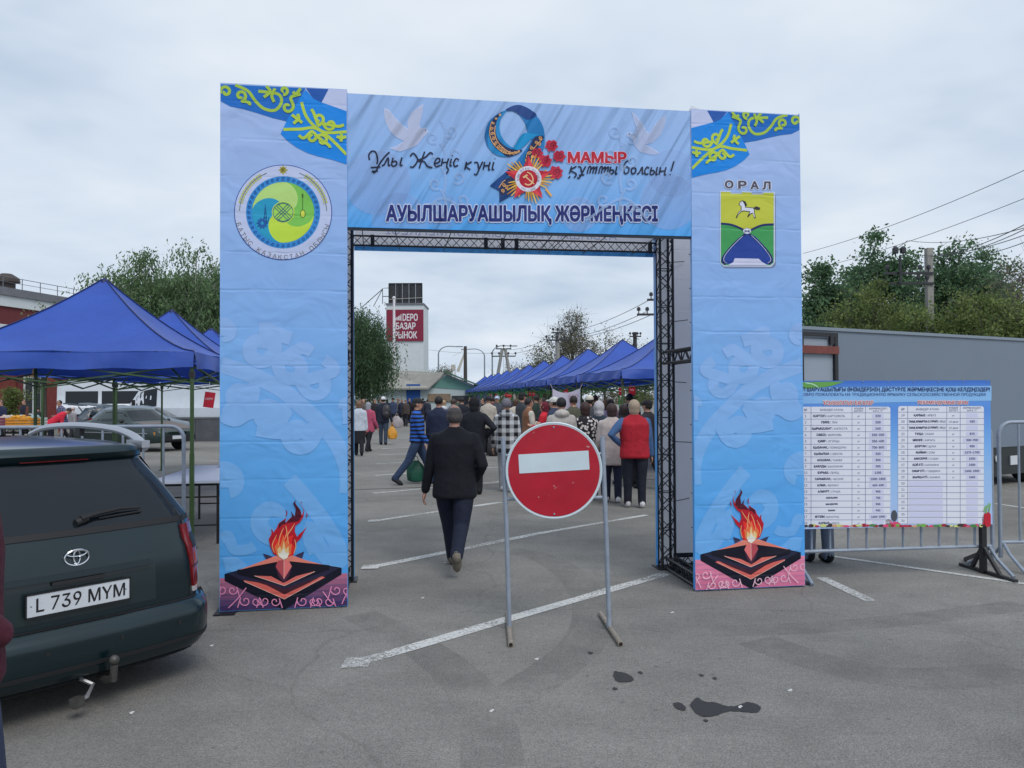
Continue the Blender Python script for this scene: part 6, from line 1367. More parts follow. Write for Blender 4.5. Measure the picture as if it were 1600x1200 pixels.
# wires
WIRE = mat('wire', (.05, .055, .06), .6)
def wire(a, b, sag, label, r=.012):
    a, b = Vector(a), Vector(b); o = thing('power_line', label, 'wire', a, 0, 'overhead wires'); n = 14
    MB().tube([a.lerp(b, i / n) - a - Vector((0, 0, sag * 4 * (i / n) * (1 - i / n))) for i in range(n + 1)], r, 4).build('cable', WIRE, o)
tp = AT(1418, 372, 30)
for i, (a, b) in enumerate((((1255, 396, 40), (1640, 248, 24)), ((1255, 424, 42), (1640, 294, 26)), ((1420, 376, 30), (1640, 344, 18)), ((1440, 402, 30), (1640, 330, 17)), ((1455, 400, 30), (1640, 338, 18)), ((1432, 398, 30), (1640, 352, 19)), ((1460, 404, 30), (1640, 362, 20)), ((1257, 470, 44), (1418, 376, 30)))):
    wire(AT(*a), AT(*b), .25, 'thin overhead wire in the sky at right, %s' % ['topmost', 'second from the top', 'third from the top', 'fourth from the top', 'fifth from the top', 'sixth from the top', 'lowest', 'one running down left from the pole top'][i])
for i, (a, b) in enumerate((((871, 521, 52), (1016, 468, 34)), ((866, 529, 52), (1010, 487, 34)), ((876, 529, 52), (1022, 490, 34)), ((787, 547, 62), (871, 521, 52)), ((783, 553, 62), (866, 530, 52)), ((640, 541, 80), (787, 551, 62)))):
    wire(AT(*a), AT(*b), .3, 'thin overhead wire seen through the arch, %s' % ['uppermost one to the hidden pole', 'left of the pair to the hidden pole', 'right of the pair to the hidden pole', 'upper one between the two far poles', 'lower one between the two far poles', 'leftmost one near the white tower'][i], .014)

# ================================================================ market goods on the left
def crate(P, sz, col, label, fillc=None):
    o = thing('goods_crate', label, 'crate', P, rnd.uniform(-.2, .2)); m = mat('crate_%d_%d_%d' % col, s2l(*col), .55)
    w_, d, h = sz; 
    for z in (h * .2, h * .5, h * .8): 
        MB().box((0, -d / 2, z), (w_, .02, h * .22)).build('slat', m, o); MB().box((0, d / 2, z), (w_, .02, h * .22)).build('slat', m, o)
        for s in (-1, 1): MB().box((s * w_ / 2, 0, z), (.02, d, h * .22)).build('slat', m, o)
    MB().box((0, 0, .012), (w_, d, .024)).build('bottom', m, o)
    if fillc:
        fm_ = mat('goods_%d_%d_%d' % fillc, s2l(*fillc), .6)
        for k in range(14): MB().ell((rnd.uniform(-.4, .4) * w_, rnd.uniform(-.35, .35) * d, h * rnd.uniform(.75, 1.05)), (.07, .07, .06), 8, 6).build('produce', fm_, o, smooth=True)
for q, (px, Y, c1_, fc, lb) in enumerate(((8, 26, (176, 150, 150), (196, 170, 160), 'pale crate of goods at the far left edge of the market'), (22, 25.5, (120, 50, 70), (190, 180, 170), 'maroon crate of goods left of the orange one'), (36, 25, (206, 136, 30), (214, 150, 40), 'bright orange crate of goods under the nearest left tent'), (48, 25.4, (190, 200, 196), (150, 176, 180), 'white crate of goods right of the orange one'))):
    tb2 = G(px, 690); b_ = AT(px, 648, Y)
    table(Vector((b_.x, Y, 0)), 0, 1.0, .7, .82, ['low stall table carrying the pale crate at the far left', 'low stall table carrying the maroon crate', 'low stall table carrying the orange crate', 'low stall table carrying the white crate'][q])
    crate(Vector((b_.x, Y, .822)), (.8, .5, .32), c1_, lb, fc)
# ================================================================ trees
def leaf_mat(name, c, tr=.35):
    m = bpy.data.materials.new(name); m.use_nodes = True; nt = m.node_tree; nt.nodes.clear()
    tc = node(nt, 'ShaderNodeTexCoord'); n = node(nt, 'ShaderNodeTexNoise', i_Scale=1.1, i_Detail=2.0); ln(nt, tc.outputs['Object'], n.inputs['Vector'])
    r = node(nt, 'ShaderNodeValToRGB'); ln(nt, n.outputs['Fac'], r.inputs[0])
    r.color_ramp.elements[0].position = .3; r.color_ramp.elements[0].color = tuple(x * .62 for x in c) + (1,); r.color_ramp.elements[1].position = .7; r.color_ramp.elements[1].color = tuple(x * 1.35 for x in c) + (1,)
    d = node(nt, 'ShaderNodeBsdfDiffuse'); t = node(nt, 'ShaderNodeBsdfTranslucent'); mx = node(nt, 'ShaderNodeMixShader', i_0=tr); o = node(nt, 'ShaderNodeOutputMaterial')
    ln(nt, r.outputs[0], d.inputs[0]); ln(nt, r.outputs[0], t.inputs[0]); ln(nt, d.outputs[0], mx.inputs[1]); ln(nt, t.outputs[0], mx.inputs[2]); ln(nt, mx.outputs[0], o.inputs[0]); return m
LF = {'birch': [leaf_mat('leaf_birch_%d' % i, c, .45) for i, c in enumerate(((0.149, 0.230, 0.116), (0.193, 0.277, 0.143), (0.105, 0.169, 0.088)))],
      'pale': [leaf_mat('leaf_pale_%d' % i, c) for i, c in enumerate(((0.169, 0.215, 0.098), (0.208, 0.234, 0.124), (0.117, 0.156, 0.078)))],
      'willow': [leaf_mat('leaf_willow_%d' % i, c, .45) for i, c in enumerate(((0.094, 0.156, 0.083), (0.121, 0.188, 0.099), (0.066, 0.115, 0.062)))],
      'dark': [leaf_mat('leaf_dark_%d' % i, c, .45) for i, c in enumerate(((0.130, 0.220, 0.122), (0.172, 0.272, 0.148), (0.088, 0.159, 0.093)))],
      'olive': [leaf_mat('leaf_olive_%d' % i, c) for i, c in enumerate(((0.181, 0.234, 0.082), (0.224, 0.263, 0.109), (0.130, 0.187, 0.066)))],
      'bare': [leaf_mat('leaf_bud_%d' % i, c) for i, c in enumerate(((0.180, 0.180, 0.114), (0.204, 0.198, 0.138), (0.126, 0.132, 0.084)))]}
BARK = mat('bark', (.085, .072, .060), .9, var=.3, vscale=8); BARKW = mat('birch_bark', (.42, .41, .38), .8, var=.35, vscale=6); BARKG = mat('bark_grey', (.16, .145, .125), .9, var=.25, vscale=8)
def leaf_obj(name, P, size, key, parent, r, droop=0.0):
    """P: n x 3 leaf positions; every leaf is a small bent quad"""
    n = len(P); g = np.random.RandomState(r.randint(0, 1 << 30))
    a = g.normal(size=(n, 3)); a[:, 2] -= droop * 2.2; a /= np.linalg.norm(a, axis=1)[:, None]
    b = np.cross(a, g.normal(size=(n, 3))); b /= np.linalg.norm(b, axis=1)[:, None] + 1e-9
    s = size * g.uniform(.6, 1.3, size=(n, 1)); k = .55 if droop < .5 else .36
    V = np.empty((n, 4, 3)); V[:, 0] = P; V[:, 1] = P + a * s * .5 + b * s * k * .5; V[:, 2] = P + a * s; V[:, 3] = P + a * s * .5 - b * s * k * .5
    me = bpy.data.meshes.new(name); me.vertices.add(4 * n); me.vertices.foreach_set('co', V.reshape(-1).astype(np.float32))
    me.loops.add(4 * n); me.loops.foreach_set('vertex_index', np.arange(4 * n, dtype=np.int32)); me.polygons.add(n)
    me.polygons.foreach_set('loop_start', np.arange(0, 4 * n, 4, dtype=np.int32))
    try: me.polygons.foreach_set('loop_total', np.full(n, 4, dtype=np.int32))
    except Exception: pass
    for m in LF[key]: me.materials.append(m)
    me.polygons.foreach_set('material_index', g.choice(3, size=n, p=[.5, .28, .22]).astype(np.int32)); me.update(calc_edges=True)
    o = bpy.data.objects.new(name, me); C.objects.link(o); o.parent = parent; o['kind'] = 'stuff'
    return o
def tree(label, px, ytop, Y, Rr, key, seed, n_cl=60, per=110, size=.17, weep=0.0, bark=BARK, z0=.28, twigs=0, name='broadleaf_tree', rc=.5, Ry=None, lean=0.0, shape=1.0, group=None):
    r = random.Random(seed); top = AT(px, ytop, Y); H = top.z
    o = thing(name, label, 'tree', (top.x, Y, 0), 0, group); g = np.random.RandomState(seed)
    zc, rz = H * (z0 + 1) / 2, H * (1 - z0) / 2
    tr_ = MB(); pts = [Vector((lean * t * H + .12 * math.sin(t * 5 + seed), .1 * math.sin(t * 4 + seed * 2), t * H * .86)) for t in (0, .12, .3, .5, .7, .85, 1)]
    r0 = .028 * H * .62; tr_.tube(pts, [r0 * 1.25, r0, r0 * .85, r0 * .62, r0 * .42, r0 * .25, r0 * .08], 9)
    cl = []
    for i in range(n_cl):
        u = r.random() ** .45; th = r.uniform(0, 2 * math.pi); ph = math.asin(r.uniform(-1, 1))
        f = 1 + .28 * math.sin(3 * th + seed) * math.cos(2 * ph + seed)
        t = math.sin(ph); wz = (1 - .35 * max(0, t) ** 1.5 * shape) 
        c = Vector((Rr * u * f * math.cos(ph) * math.cos(th) * wz, (Ry or Rr) * u * f * math.cos(ph) * math.sin(th) * wz, zc + rz * u * math.sin(ph)))
        c.x += lean * c.z; cl.append(c)
        q = pts[1].lerp(pts[6], min(.95, max(.05, (c.z - .25 * rz) / H - .08)))
        k = min(range(len(pts)), key=lambda j: abs(pts[j].z - max(.1 * H, c.z - .55 * Vector((c.x, c.y)).length - .1 * H)))
        q = pts[max(1, k)]; mid = q.lerp(c, .5) + Vector((0, 0, .12 * (c - q).length))
        rb = max(.012, r0 * .30 * (1 - u * .4)); tr_.tube([q, mid, c], [rb, rb * .6, rb * .22], 5, caps=False)
        for _ in range(twigs):
            e = c + Vector((r.gauss(0, 1), r.gauss(0, 1), abs(r.gauss(.3, .9)))) * rc * .95
            tr_.tube([c.lerp(q, r.uniform(0, .3)), c.lerp(e, .5) + Vector((0, 0, .04)), e], [.012, .008, .004], 3, caps=False)
    tr_.build('trunk', bark, o, smooth=True)
    L = []
    for c in cl:
        cz = np.array(c); nn = int(per * 1.65 * r.uniform(.55, 1.45)); rr = rc * r.uniform(.7, 1.3)
        if weep:
            ns = max(3, nn // 8)
            for _ in range(ns):
                st = cz + g.normal(size=3) * np.array([rr, rr, rr * .5]); ln_ = weep * r.uniform(.4, 1.3); m = max(5, int(ln_ * 9)); t = np.linspace(0, 1, m)[:, None]
                dr = np.array([[r.gauss(0, .12), r.gauss(0, .12), -1.0]]); seg = st + dr * t * ln_ + g.normal(size=(m, 3)) * .05; seg[:, 2] = np.maximum(seg[:, 2], .4); L.append(seg)
        else: L.append(cz + g.normal(size=(nn, 3)) * np.array([rr, rr, rr * .75]) * .62)
    leaf_obj('crown', np.concatenate(L), size, key, o, r, droop=.8 if weep else .15)
    return o
# left group behind the tents
tree('broad birch with drooping twigs behind the peak of the nearest left tent', 182, 402, 44, 2.3, 'birch', 11, 95, 150, .24, weep=.9, shape=.1, z0=.25, name='birch_tree', bark=BARKW)
tree('tall dense birch behind the second left tent', 243, 386, 46, 2.7, 'birch', 12, 120, 150, .24, weep=.8, name='birch_tree', bark=BARK, z0=.2, shape=.2)
tree('tall pale birch with visible white trunk next to the left pylon', 310, 376, 44, 2.4, 'birch', 13, 110, 130, .23, weep=.7, name='birch_tree', bark=BARKW, z0=.2, shape=.2)
tree('dark bushy tree between the two tall birches', 270, 446, 43, 1.5, 'dark', 14, 45, 170, .17, rc=.45, z0=.1)
tree('leafy tree half hidden behind the left pylon', 352, 402, 48, 2.2, 'birch', 15, 70, 140, .24, weep=.6, shape=.3)
tree('low bushy tree behind the third left tent', 212, 476, 40, 1.9, 'birch', 17, 50, 130, .17, z0=.05, rc=.5)
tree('small pale weeping tree in front of the brick building', 72, 459, 40, 1.15, 'pale', 16, 26, 70, .16, weep=1.3, rc=.4, z0=.45)
tree('small green shrub against the brick wall at left', 22, 598, 44, .9, 'olive', 18, 22, 110, .13, z0=.05, rc=.3, name='shrub')
# willow in the arch opening
tree('dark weeping willow beside the white tower block', 568, 480, 48, 1.5, 'willow', 21, 85, 170, .17, weep=1.9, rc=.55, z0=.38, shape=.3, name='willow_tree')
# grey green trees behind the right tents
tree('tall sparse tree with bare twigs above the right tents', 893, 482, 62, 2.0, 'bare', 31, 70, 34, .16, twigs=9, bark=BARKG, rc=.62, z0=.34)
for i, (px, yt, Y, rr, lb) in enumerate(((945, 512, 64, 2.2, 'sparse tree right of the tallest twiggy tree'), (838, 540, 66, 1.8, 'low sparse tree left of the tallest twiggy tree'), (870, 548, 68, 2.4, 'low bushy tree at the foot of the twiggy tree'), (806, 562, 78, 2.2, 'small far tree above the farthest right tents'), (985, 528, 66, 2.0, 'sparse tree between the tents and the right pylon'), (690, 571, 92, 2.6, 'small far tree right of the white tower'), (655, 573, 96, 2.4, 'small far tree close to the white tower'), (1010, 545, 60, 1.6, 'yellowish green tree just left of the right pylon'))):
    tree(lb, px, yt, Y, rr, 'bare' if i not in (7,) else 'olive', 40 + i, 42, 60, .17, twigs=4, bark=BARKG, rc=.6, z0=.12)
# right side
tree('slim dark poplar like tree next to the right pylon', 1288, 408, 38, 1.15, 'dark', 51, 60, 150, .19, rc=.42, z0=.1, shape=.3)
tree('tall dark green tree left of the concrete pole', 1366, 364, 40, 2.0, 'dark', 52, 120, 150, .2, rc=.5, z0=.12, shape=.3)
tree('dark tree between the poplar and the tall dark one', 1328, 398, 42, 1.3, 'dark', 60, 55, 120, .19, rc=.45, z0=.1, shape=.3)
tree('brownish olive bush like tree behind the left part of the grey truck', 1365, 436, 31, 1.9, 'olive', 53, 70, 130, .13, twigs=5, rc=.5, z0=.05, bark=BARKG)
tree('bright green bushy tree left of the concrete pole foot', 1425, 474, 29, 1.5, 'olive', 54, 50, 160, .13, rc=.42, z0=.05)
tree('dark green tree right of the concrete pole', 1496, 380, 40, 1.8, 'dark', 55, 100, 150, .2, rc=.5, z0=.12, shape=.3)
tree('dark green tree with bare top twigs near the right edge', 1548, 390, 42, 1.7, 'dark', 56, 80, 120, .2, shape=.3, twigs=5, rc=.5, z0=.12)
tree('pale nearly bare tree at the right edge', 1590, 402, 36, 1.7, 'bare', 57, 60, 40, .14, twigs=9, rc=.55, z0=.15, bark=BARKG)
tree('wide olive green bush tree behind the right part of the truck', 1520, 452, 29, 2.0, 'olive', 58, 80, 150, .13, twigs=4, rc=.5, z0=.05, bark=BARKG)
tree('yellow green bush tree at the far right behind the truck', 1600, 450, 28, 1.9, 'olive', 59, 70, 140, .13, twigs=4, rc=.5, z0=.05, bark=BARKG)
tree('dark green tree filling the gap behind the concrete pole', 1452, 420, 42, 1.5, 'dark', 61, 55, 130, .18, rc=.5, z0=.1)
# far wood along the horizon: one mass
fr = random.Random(5); FP_ = []
for k in range(420):
    x = fr.uniform(-160, 190); y = 175 + fr.uniform(-8, 25); h = 3.0 + 2.2 * math.sin(x * .11) + 1.2 * math.sin(x * .37 + 1) + fr.uniform(-.8, .8)
    m = 46; FP_.append(np.column_stack([np.random.RandomState(k).normal(x, 1.6, m), np.random.RandomState(k + 999).normal(y, 1.5, m), np.abs(np.random.RandomState(k + 77).normal(h * .45, max(.3, h * .32), m)) + .2]))
fw_ = thing('far_wood', 'low hazy band of distant trees along the horizon', 'trees', (0, 0, 0)); fw_['kind'] = 'stuff'
lw = leaf_obj('far_wood_foliage', np.concatenate(FP_), .9, 'bare', None, fr); bpy.data.objects.remove(fw_); lw.name = 'far_wood'; tag(lw, 'low hazy band of distant trees along the horizon', 'trees', kind='stuff')
# ================================================================ people
from mathutils.bvhtree import BVHTree
CL = {}
def cmat(c, kind='cloth'):
    key = (kind,) + tuple(c)
    if key in CL: return CL[key]
    nm = '%s_%d_%d_%d' % ((kind,) + tuple(int(v) for v in c[:3])); l = s2l(*c[:3])
    if kind == 'skin': m = mat(nm, l, .5, var=.06, vscale=20)
    elif kind == 'hair': m = mat(nm, l, .6, var=.3, vscale=60, bump=.5, bscale=90)
    else: m = mat(nm, l, .85, var=.2, vscale=7, bump=1.0, bscale=9)
    CL[key] = m; return m
def pattern(name, kind, a, b, sc_=12.0):
    m = bpy.data.materials.new(name); m.use_nodes = True; nt = m.node_tree; p = nt.nodes['Principled BSDF']; p.inputs['Roughness'].default_value = .85
    tc = node(nt, 'ShaderNodeTexCoord'); sp = node(nt, 'ShaderNodeSeparateXYZ'); ln(nt, tc.outputs['Object'], sp.inputs[0])
    def wave(sock, f, thr):
        x = node(nt, 'ShaderNodeMath', operation='MULTIPLY', i_1=f); ln(nt, sock, x.inputs[0]); y = node(nt, 'ShaderNodeMath', operation='FRACT'); ln(nt, x.outputs[0], y.inputs[0]); z = node(nt, 'ShaderNodeMath', operation='GREATER_THAN', i_1=thr); ln(nt, y.outputs[0], z.inputs[0]); return z.outputs[0]
    mx = node(nt, 'ShaderNodeMix', data_type='RGBA'); mx.inputs[6].default_value = tuple(s2l(*a)) + (1,); mx.inputs[7].default_value = tuple(s2l(*b)) + (1,)
    if kind == 'stripe':
        n = node(nt, 'ShaderNodeTexNoise', i_Scale=5.0); ln(nt, tc.outputs['Object'], n.inputs['Vector']); ad = node(nt, 'ShaderNodeMath', operation='MULTIPLY_ADD', i_1=.05); ln(nt, n.outputs['Fac'], ad.inputs[0]); ln(nt, sp.outputs['Z'], ad.inputs[2])
        ln(nt, wave(ad.outputs[0], sc_, .5), mx.inputs[0])
    elif kind == 'plaid':
        w1, w2 = wave(sp.outputs['Z'], sc_, .5), wave(sp.outputs['X'], sc_, .5); ad = node(nt, 'ShaderNodeMath', operation='ADD'); ln(nt, w1, ad.inputs[0]); ln(nt, w2, ad.inputs[1]); h = node(nt, 'ShaderNodeMath', operation='MULTIPLY', i_1=.5); ln(nt, ad.outputs[0], h.inputs[0]); ln(nt, h.outputs[0], mx.inputs[0])
    else:
        v = node(nt, 'ShaderNodeTexVoronoi', i_Scale=sc_); ln(nt, tc.outputs['Object'], v.inputs['Vector']); g = node(nt, 'ShaderNodeMath', operation='GREATER_THAN', i_1=.42); ln(nt, v.outputs['Distance'], g.inputs[0]); ln(nt, g.outputs[0], mx.inputs[0])
    ln(nt, mx.outputs[2], p.inputs['Base Color']); CL[name] = m; return m
SK, TP, TR, SH, HR, HT_, SL = range(7)      # skin, top, trousers, shoes, hair, headwear, sleeves / second top colour
PN = {TP: 'top', TR: 'trousers', SH: 'shoe', HR: 'hair', HT_: 'headwear', SL: 'sleeves'}
def rot(v, ax, deg): return Matrix.Rotation(R(deg), 3, ax) @ Vector(v)
def person(label, px, ground, rz, H=1.70, top=(20, 24, 40), trs=(22, 26, 40), shoe=(24, 24, 26), hair=(40, 34, 30), hat=None, hatkind=None, sleeve=None, skin=(186, 140, 120), legs=((12, 4), (-14, 18)), arms=((8, 8, 12), (-8, 8, 12)), hem=.80, build=1.0, lean=0, vox=.02, hairkind='short', top_m=None, Y=None, hood=False, skirt=False, fingers=True, head_turn=0, group=None, name='person', trs_m=None, stance=1.0):
    """ground = photo row of the feet (or None with Y given); arms: (swing, abduct, elbow) or 'hip'/'pocket'/'front'; order left, right"""
    mb = MB(); B = build
    def tube(pts, rs, t, n=10, sx=1.0):
        P = [Vector(p) for p in pts]
        mb.tube(P, rs, n, mi=t, sx=sx); mb.ell(P[0], (rs[0],) * 3, 10, 6, mi=t); mb.ell(P[-1], (rs[-1],) * 3, 10, 6, mi=t)
    # legs
    feet = []; ank = []
    for s, (a, k) in zip((-1, 1), legs):
        hip = Vector((s * .088 * B, 0, .90)); kn = hip + rot((0, 0, -.43), 'X', a); an = kn + rot((0, 0, -.40), 'X', a - k); kn.x *= (1 + stance) / 2; an.x *= stance
        tube([hip, hip.lerp(kn, .5), kn, kn.lerp(an, .35), an], [.094 * B, .086 * B, .070 * (B * .5 + .5), .067, .060], TR, 12)
        ank.append(an.copy()); fa = a - k; toe = rot((0, 1, 0), 'X', min(0, fa) * .9 if k > 12 else 0)
        mb.ell(an + toe * .055 + Vector((0, 0, -.035)), (.046, .128, .044), 12, 8, mi=SH, M=Matrix.Rotation(R(min(0, fa) * .9 if k > 12 else 0), 3, 'X'))
        mb.ell(an + Vector((0, -.02, -.01)), (.044, .055, .06), 10, 6, mi=SH)
        feet.append(an.z - .078 - (abs(math.sin(R(fa))) * .10 if k > 12 else 0))
    # torso
    def ring_loft(levels, t, n=18):
        vs = []
        for z, rx, ry, yo in levels:
            for q in range(n):
                a = 2 * math.pi * q / n; ca, sa = math.cos(a), math.sin(a); e = .78
                vs.append(Vector((rx * math.copysign(abs(ca) ** e, ca), yo + ry * math.copysign(abs(sa) ** e, sa), z)))
        if lean: vs = [Vector((0, 0, .92)) + rot(v - Vector((0, 0, .92)), 'X', -lean) if v.z > .80 else v for v in vs]
        L_ = len(levels); mb.add(vs, [(i * n + q, i * n + (q + 1) % n, (i + 1) * n + (q + 1) % n, (i + 1) * n + q) for i in range(L_ - 1) for q in range(n)] + [tuple(range(n))[::-1], tuple((L_ - 1) * n + q for q in range(n))], t)
    ring_loft([(.82, .125 * B, .10 * B, 0), (.90, .165 * B, .118 * B, 0), (1.0, .16 * B, .115 * B, 0)], TR)
    if skirt: ring_loft([(.40, .20 * B, .17 * B, 0), (.7, .185 * B, .145 * B, 0), (.95, .165 * B, .12 * B, 0)], TR)
    ring_loft([(hem, .186 * B, .136 * B, 0), (hem + .02, .194 * B, .142 * B, 0), (max(hem + .06, .95), .184 * B, .135 * B, 0), (1.06, .176 * B, .130 * B, .004), (1.20, .192 * B, .132 * B, .004), (1.33, .205 * (B * .6 + .4), .122 * B, -.004), (1.41, .185 * (B * .5 + .5), .098, -.008), (1.455, .115, .078, -.008), (1.49, .068, .064, 0)], TP)
    LN = lambda v: Vector((0, 0, .92)) + rot(Vector(v) - Vector((0, 0, .92)), 'X', -lean)
    # arms
    at = SL if sleeve else TP
    for s, A_ in zip((-1, 1), arms):
        sh = Vector((s * (.170 + .02 * (B - 1)) * (B * .5 + .5), -.005, 1.368))
        if A_ == 'hip': el = sh + Vector((s * .20, -.09, -.20)); wr = Vector((s * .185 * B, .03, 1.02))
        elif A_ == 'pocket': el = sh + Vector((s * .10, -.07, -.26)); wr = Vector((s * .19 * B, .09, .96))
        elif A_ == 'front': el = sh + Vector((s * .05, .03, -.27)); wr = el + Vector((-s * .08, .21, .05))
        elif A_ == 'reach': el = sh + Vector((s * .04, .20, -.18)); wr = el + Vector((-s * .02, .22, -.08))
        else:
            sw, ab, eb = A_; d = rot(rot((0, 0, -1), 'Y', -s * ab), 'X', sw); el = sh + d * .285; d2 = rot(rot((0, 0, -1), 'Y', -s * ab * .8), 'X', sw + eb); wr = el + d2 * .245
        sh, el, wr = LN(sh), LN(el), LN(wr)
        tube([sh, sh.lerp(el, .5), el, el.lerp(wr, .5), wr], [.064 * (B * .5 + .5), .060 * (B * .5 + .5), .052, .047, .040], at, 12)
        d = (wr - el).normalized(); side = d.cross(Vector((0, 1, 0))); side = side.normalized() if side.length > .1 else Vector((1, 0, 0)); nrm = d.cross(side).normalized()
        pc = wr + d * .075
        if A_ != 'pocket':
            M3 = Matrix((nrm, side, d)).transposed()
            mb.ell(pc, (.042, .020, .052), 10, 8, mi=SK, M=M3)
            if fingers:
                for q, (o_, L_) in enumerate(((-.030, .060), (-.010, .072), (.011, .068), (.031, .052))):
                    b0 = pc + nrm * o_ + d * .036; f1 = b0 + d * L_ * .55 + side * s * -.008; f2 = f1 + (d * .45 + side * s * -.75).normalized() * L_ * .5
                    tube([b0, f1, f2], [.0095, .0090, .0075], SK, 6)
                b0 = pc + nrm * .036 * (1 if s < 0 else 1) - d * .018; f1 = b0 + (nrm * .6 + d * .8).normalized() * .034; f2 = f1 + (d + side * s * -.5).normalized() * .030
                tube([b0, f1, f2], [.012, .0105, .009], SK, 6)
    # neck, head
    hc = Vector((0, .012, 1.605)); HM = Matrix.Rotation(R(head_turn), 3, 'Z')
    tube([LN((0, -.004, 1.44)), LN((0, .004, 1.53))], [.056, .054], SK)
    def hp(v): return LN(hc + HM @ Vector(v))
    def he(c, r_, t, nu=16, nv=10): mb.ell(hp(c), r_, nu, nv, mi=t, M=Matrix.Rotation(R(-lean * .6), 3, 'X') @ HM)
    he((0, 0, .012), (.076, .094, .106), SK); he((0, .022, -.055), (.056, .066, .062), SK)
    he((0, .098, -.012), (.013, .020, .020), SK, 8, 6); he((0, .094, .010), (.009, .012, .026), SK, 8, 6)
    for s in (-1, 1): he((s * .077, -.006, -.005), (.011, .021, .031), SK, 8, 6); he((s * .031, .083, .018), (.011, .008, .007), HR, 8, 6); he((s * .030, .086, .036), (.020, .007, .005), HR, 8, 5)
    he((0, .088, -.052), (.024, .008, .007), SK, 8, 5)
    if hatkind == 'beanie': he((0, -.008, .035), (.088, .103, .098), HT_)
    elif hatkind == 'cap':
        he((0, -.006, .052), (.086, .102, .076), HT_); mb.ell(hp((0, .115, .052)), (.068, .070, .010), 14, 6, mi=HT_, M=HM)
    elif hatkind in ('hood', 'scarf'): he((0, -.022, .006), (.094, .098, .122), HT_); he((0, -.045, -.09), (.082, .075, .08), HT_)
    if hatkind not in ('hood', 'scarf', 'beanie'):
        if hairkind == 'short' and hatkind != 'cap': he((0, -.018, .034), (.083, .096, .094), HR)
        elif hairkind == 'balding': he((0, -.026, -.006), (.0805, .080, .066), HR); he((0, -.034, .040), (.072, .068, .055), HR)
        elif hairkind == 'bob': he((0, -.022, .022), (.093, .100, .108), HR); he((0, -.040, -.052), (.086, .066, .072), HR)
        elif hairkind == 'long': he((0, -.022, .026), (.088, .098, .104), HR); mb.ell(LN((0, -.075, 1.50)), (.085, .045, .14), 12, 8, mi=HR)
        elif hatkind == 'cap': he((0, -.030, .0), (.080, .078, .060), HR)
    if hood: mb.ell(LN((0, -.075, 1.455)), (.125, .085, .070), 14, 8, mi=TP)
    if hairkind == 'bun': he((0, -.022, .022), (.084, .096, .098), HR); he((0, -.10, .05), (.035, .035, .035), HR, 8, 6)
    # continuous skin
    me0 = bpy.data.meshes.new('tmp'); me0.from_pydata(mb.v, [], mb.f); ob = bpy.data.objects.new('tmp', me0); C.objects.link(ob)
    md = ob.modifiers.new('r', 'REMESH'); md.mode = 'VOXEL'; md.voxel_size = vox / (H / 1.72)
    sm = ob.modifiers.new('s', 'SMOOTH'); sm.factor = .5; sm.iterations = 2 if vox > .012 else 6
    bpy.context.view_layer.update(); dg = bpy.context.evaluated_depsgraph_get()
    me = bpy.data.meshes.new_from_object(ob.evaluated_get(dg)); bpy.data.objects.remove(ob)
    bvh = BVHTree.FromPolygons([Vector(v) for v in mb.v], mb.f); tags = []
    for p in me.polygons:
        i = bvh.find_nearest(p.center)[2]; tags.append(mb.m[i] if i is not None else 0)
    dz = -min(feet); k = H / 1.72
    me.transform(Matrix.Scale(k, 4) @ Matrix.Translation((0, 0, dz)))
    zmin = min(v.co.z for v in me.vertices); me.transform(Matrix.Translation((0, 0, -zmin)))
    mats = [cmat(skin, 'skin'), top_m or cmat(top), trs_m or cmat(trs), cmat(shoe), cmat(hair, 'hair'), cmat(hat or (60, 60, 60)), cmat(sleeve or top) if not isinstance(sleeve, bpy.types.Material) else sleeve]
    me.materials.clear()
    for m in mats: me.materials.append(m)
    me.polygons.foreach_set('material_index', tags); me.polygons.foreach_set('use_smooth', [True] * len(tags)); me.name = name
    o = bpy.data.objects.new(name, me); C.objects.link(o)
    if ground is not None: P = G(px, ground)
    else: q = AT(px, 640, Y); P = Vector((q.x, Y, 0))
    o.location = P; o.rotation_euler = (0, 0, R(rz)); tag(o, label, 'person', group)
    # clothing shells a few millimetres proud of the body
    nv = np.empty(len(me.vertices) * 3); me.vertices.foreach_get('co', nv); nv = nv.reshape(-1, 3)
    nn = np.empty(len(me.vertices) * 3); me.vertices.foreach_get('normal', nn); nn = nn.reshape(-1, 3)
    lp = [tuple(p.vertices) for p in me.polygons]
    for t in (TP, TR, SL, HT_, HR, SH):
        fs = [f for f, tg_ in zip(lp, tags) if tg_ == t]
        groups_ = [fs]
        if t == SH:
            aw = [(a_ + Vector((0, .04, dz - .03))) * k + Vector((0, 0, -zmin)) for a_ in ank]
            near = lambda f: (Vector(nv[f[0]]) - aw[0]).length < (Vector(nv[f[0]]) - aw[1]).length
            groups_ = [[f for f in fs if near(f)], [f for f in fs if not near(f)]]
        for fs in groups_:
            if len(fs) < 12: continue
            ids = sorted({i for f in fs for i in f}); mp_ = {i: j for j, i in enumerate(ids)}
            off = .004 if t in (TR, SH, HR) else .007
            c = MB().add([tuple(nv[i] + nn[i] * off) for i in ids], [tuple(mp_[i] for i in f) for f in fs])
            c.build(PN[t], mats[t], o, smooth='all', fix=False)
    return o
STRIPE = pattern('striped_shirt', 'stripe', (16, 20, 34), (38, 96, 190), 13.0); PLAID = pattern('plaid_jacket', 'plaid', (28, 30, 38), (206, 208, 212), 7.0); FLOW = pattern('patterned_blouse', 'blob', (214, 206, 204), (30, 28, 34), 20.0); PLAID2 = pattern('plaid_shirt', 'plaid', (28, 34, 70), (120, 124, 150), 14.0)
NAVY, BLACK, JEANS = (24, 34, 62), (14, 17, 28), (40, 56, 86)
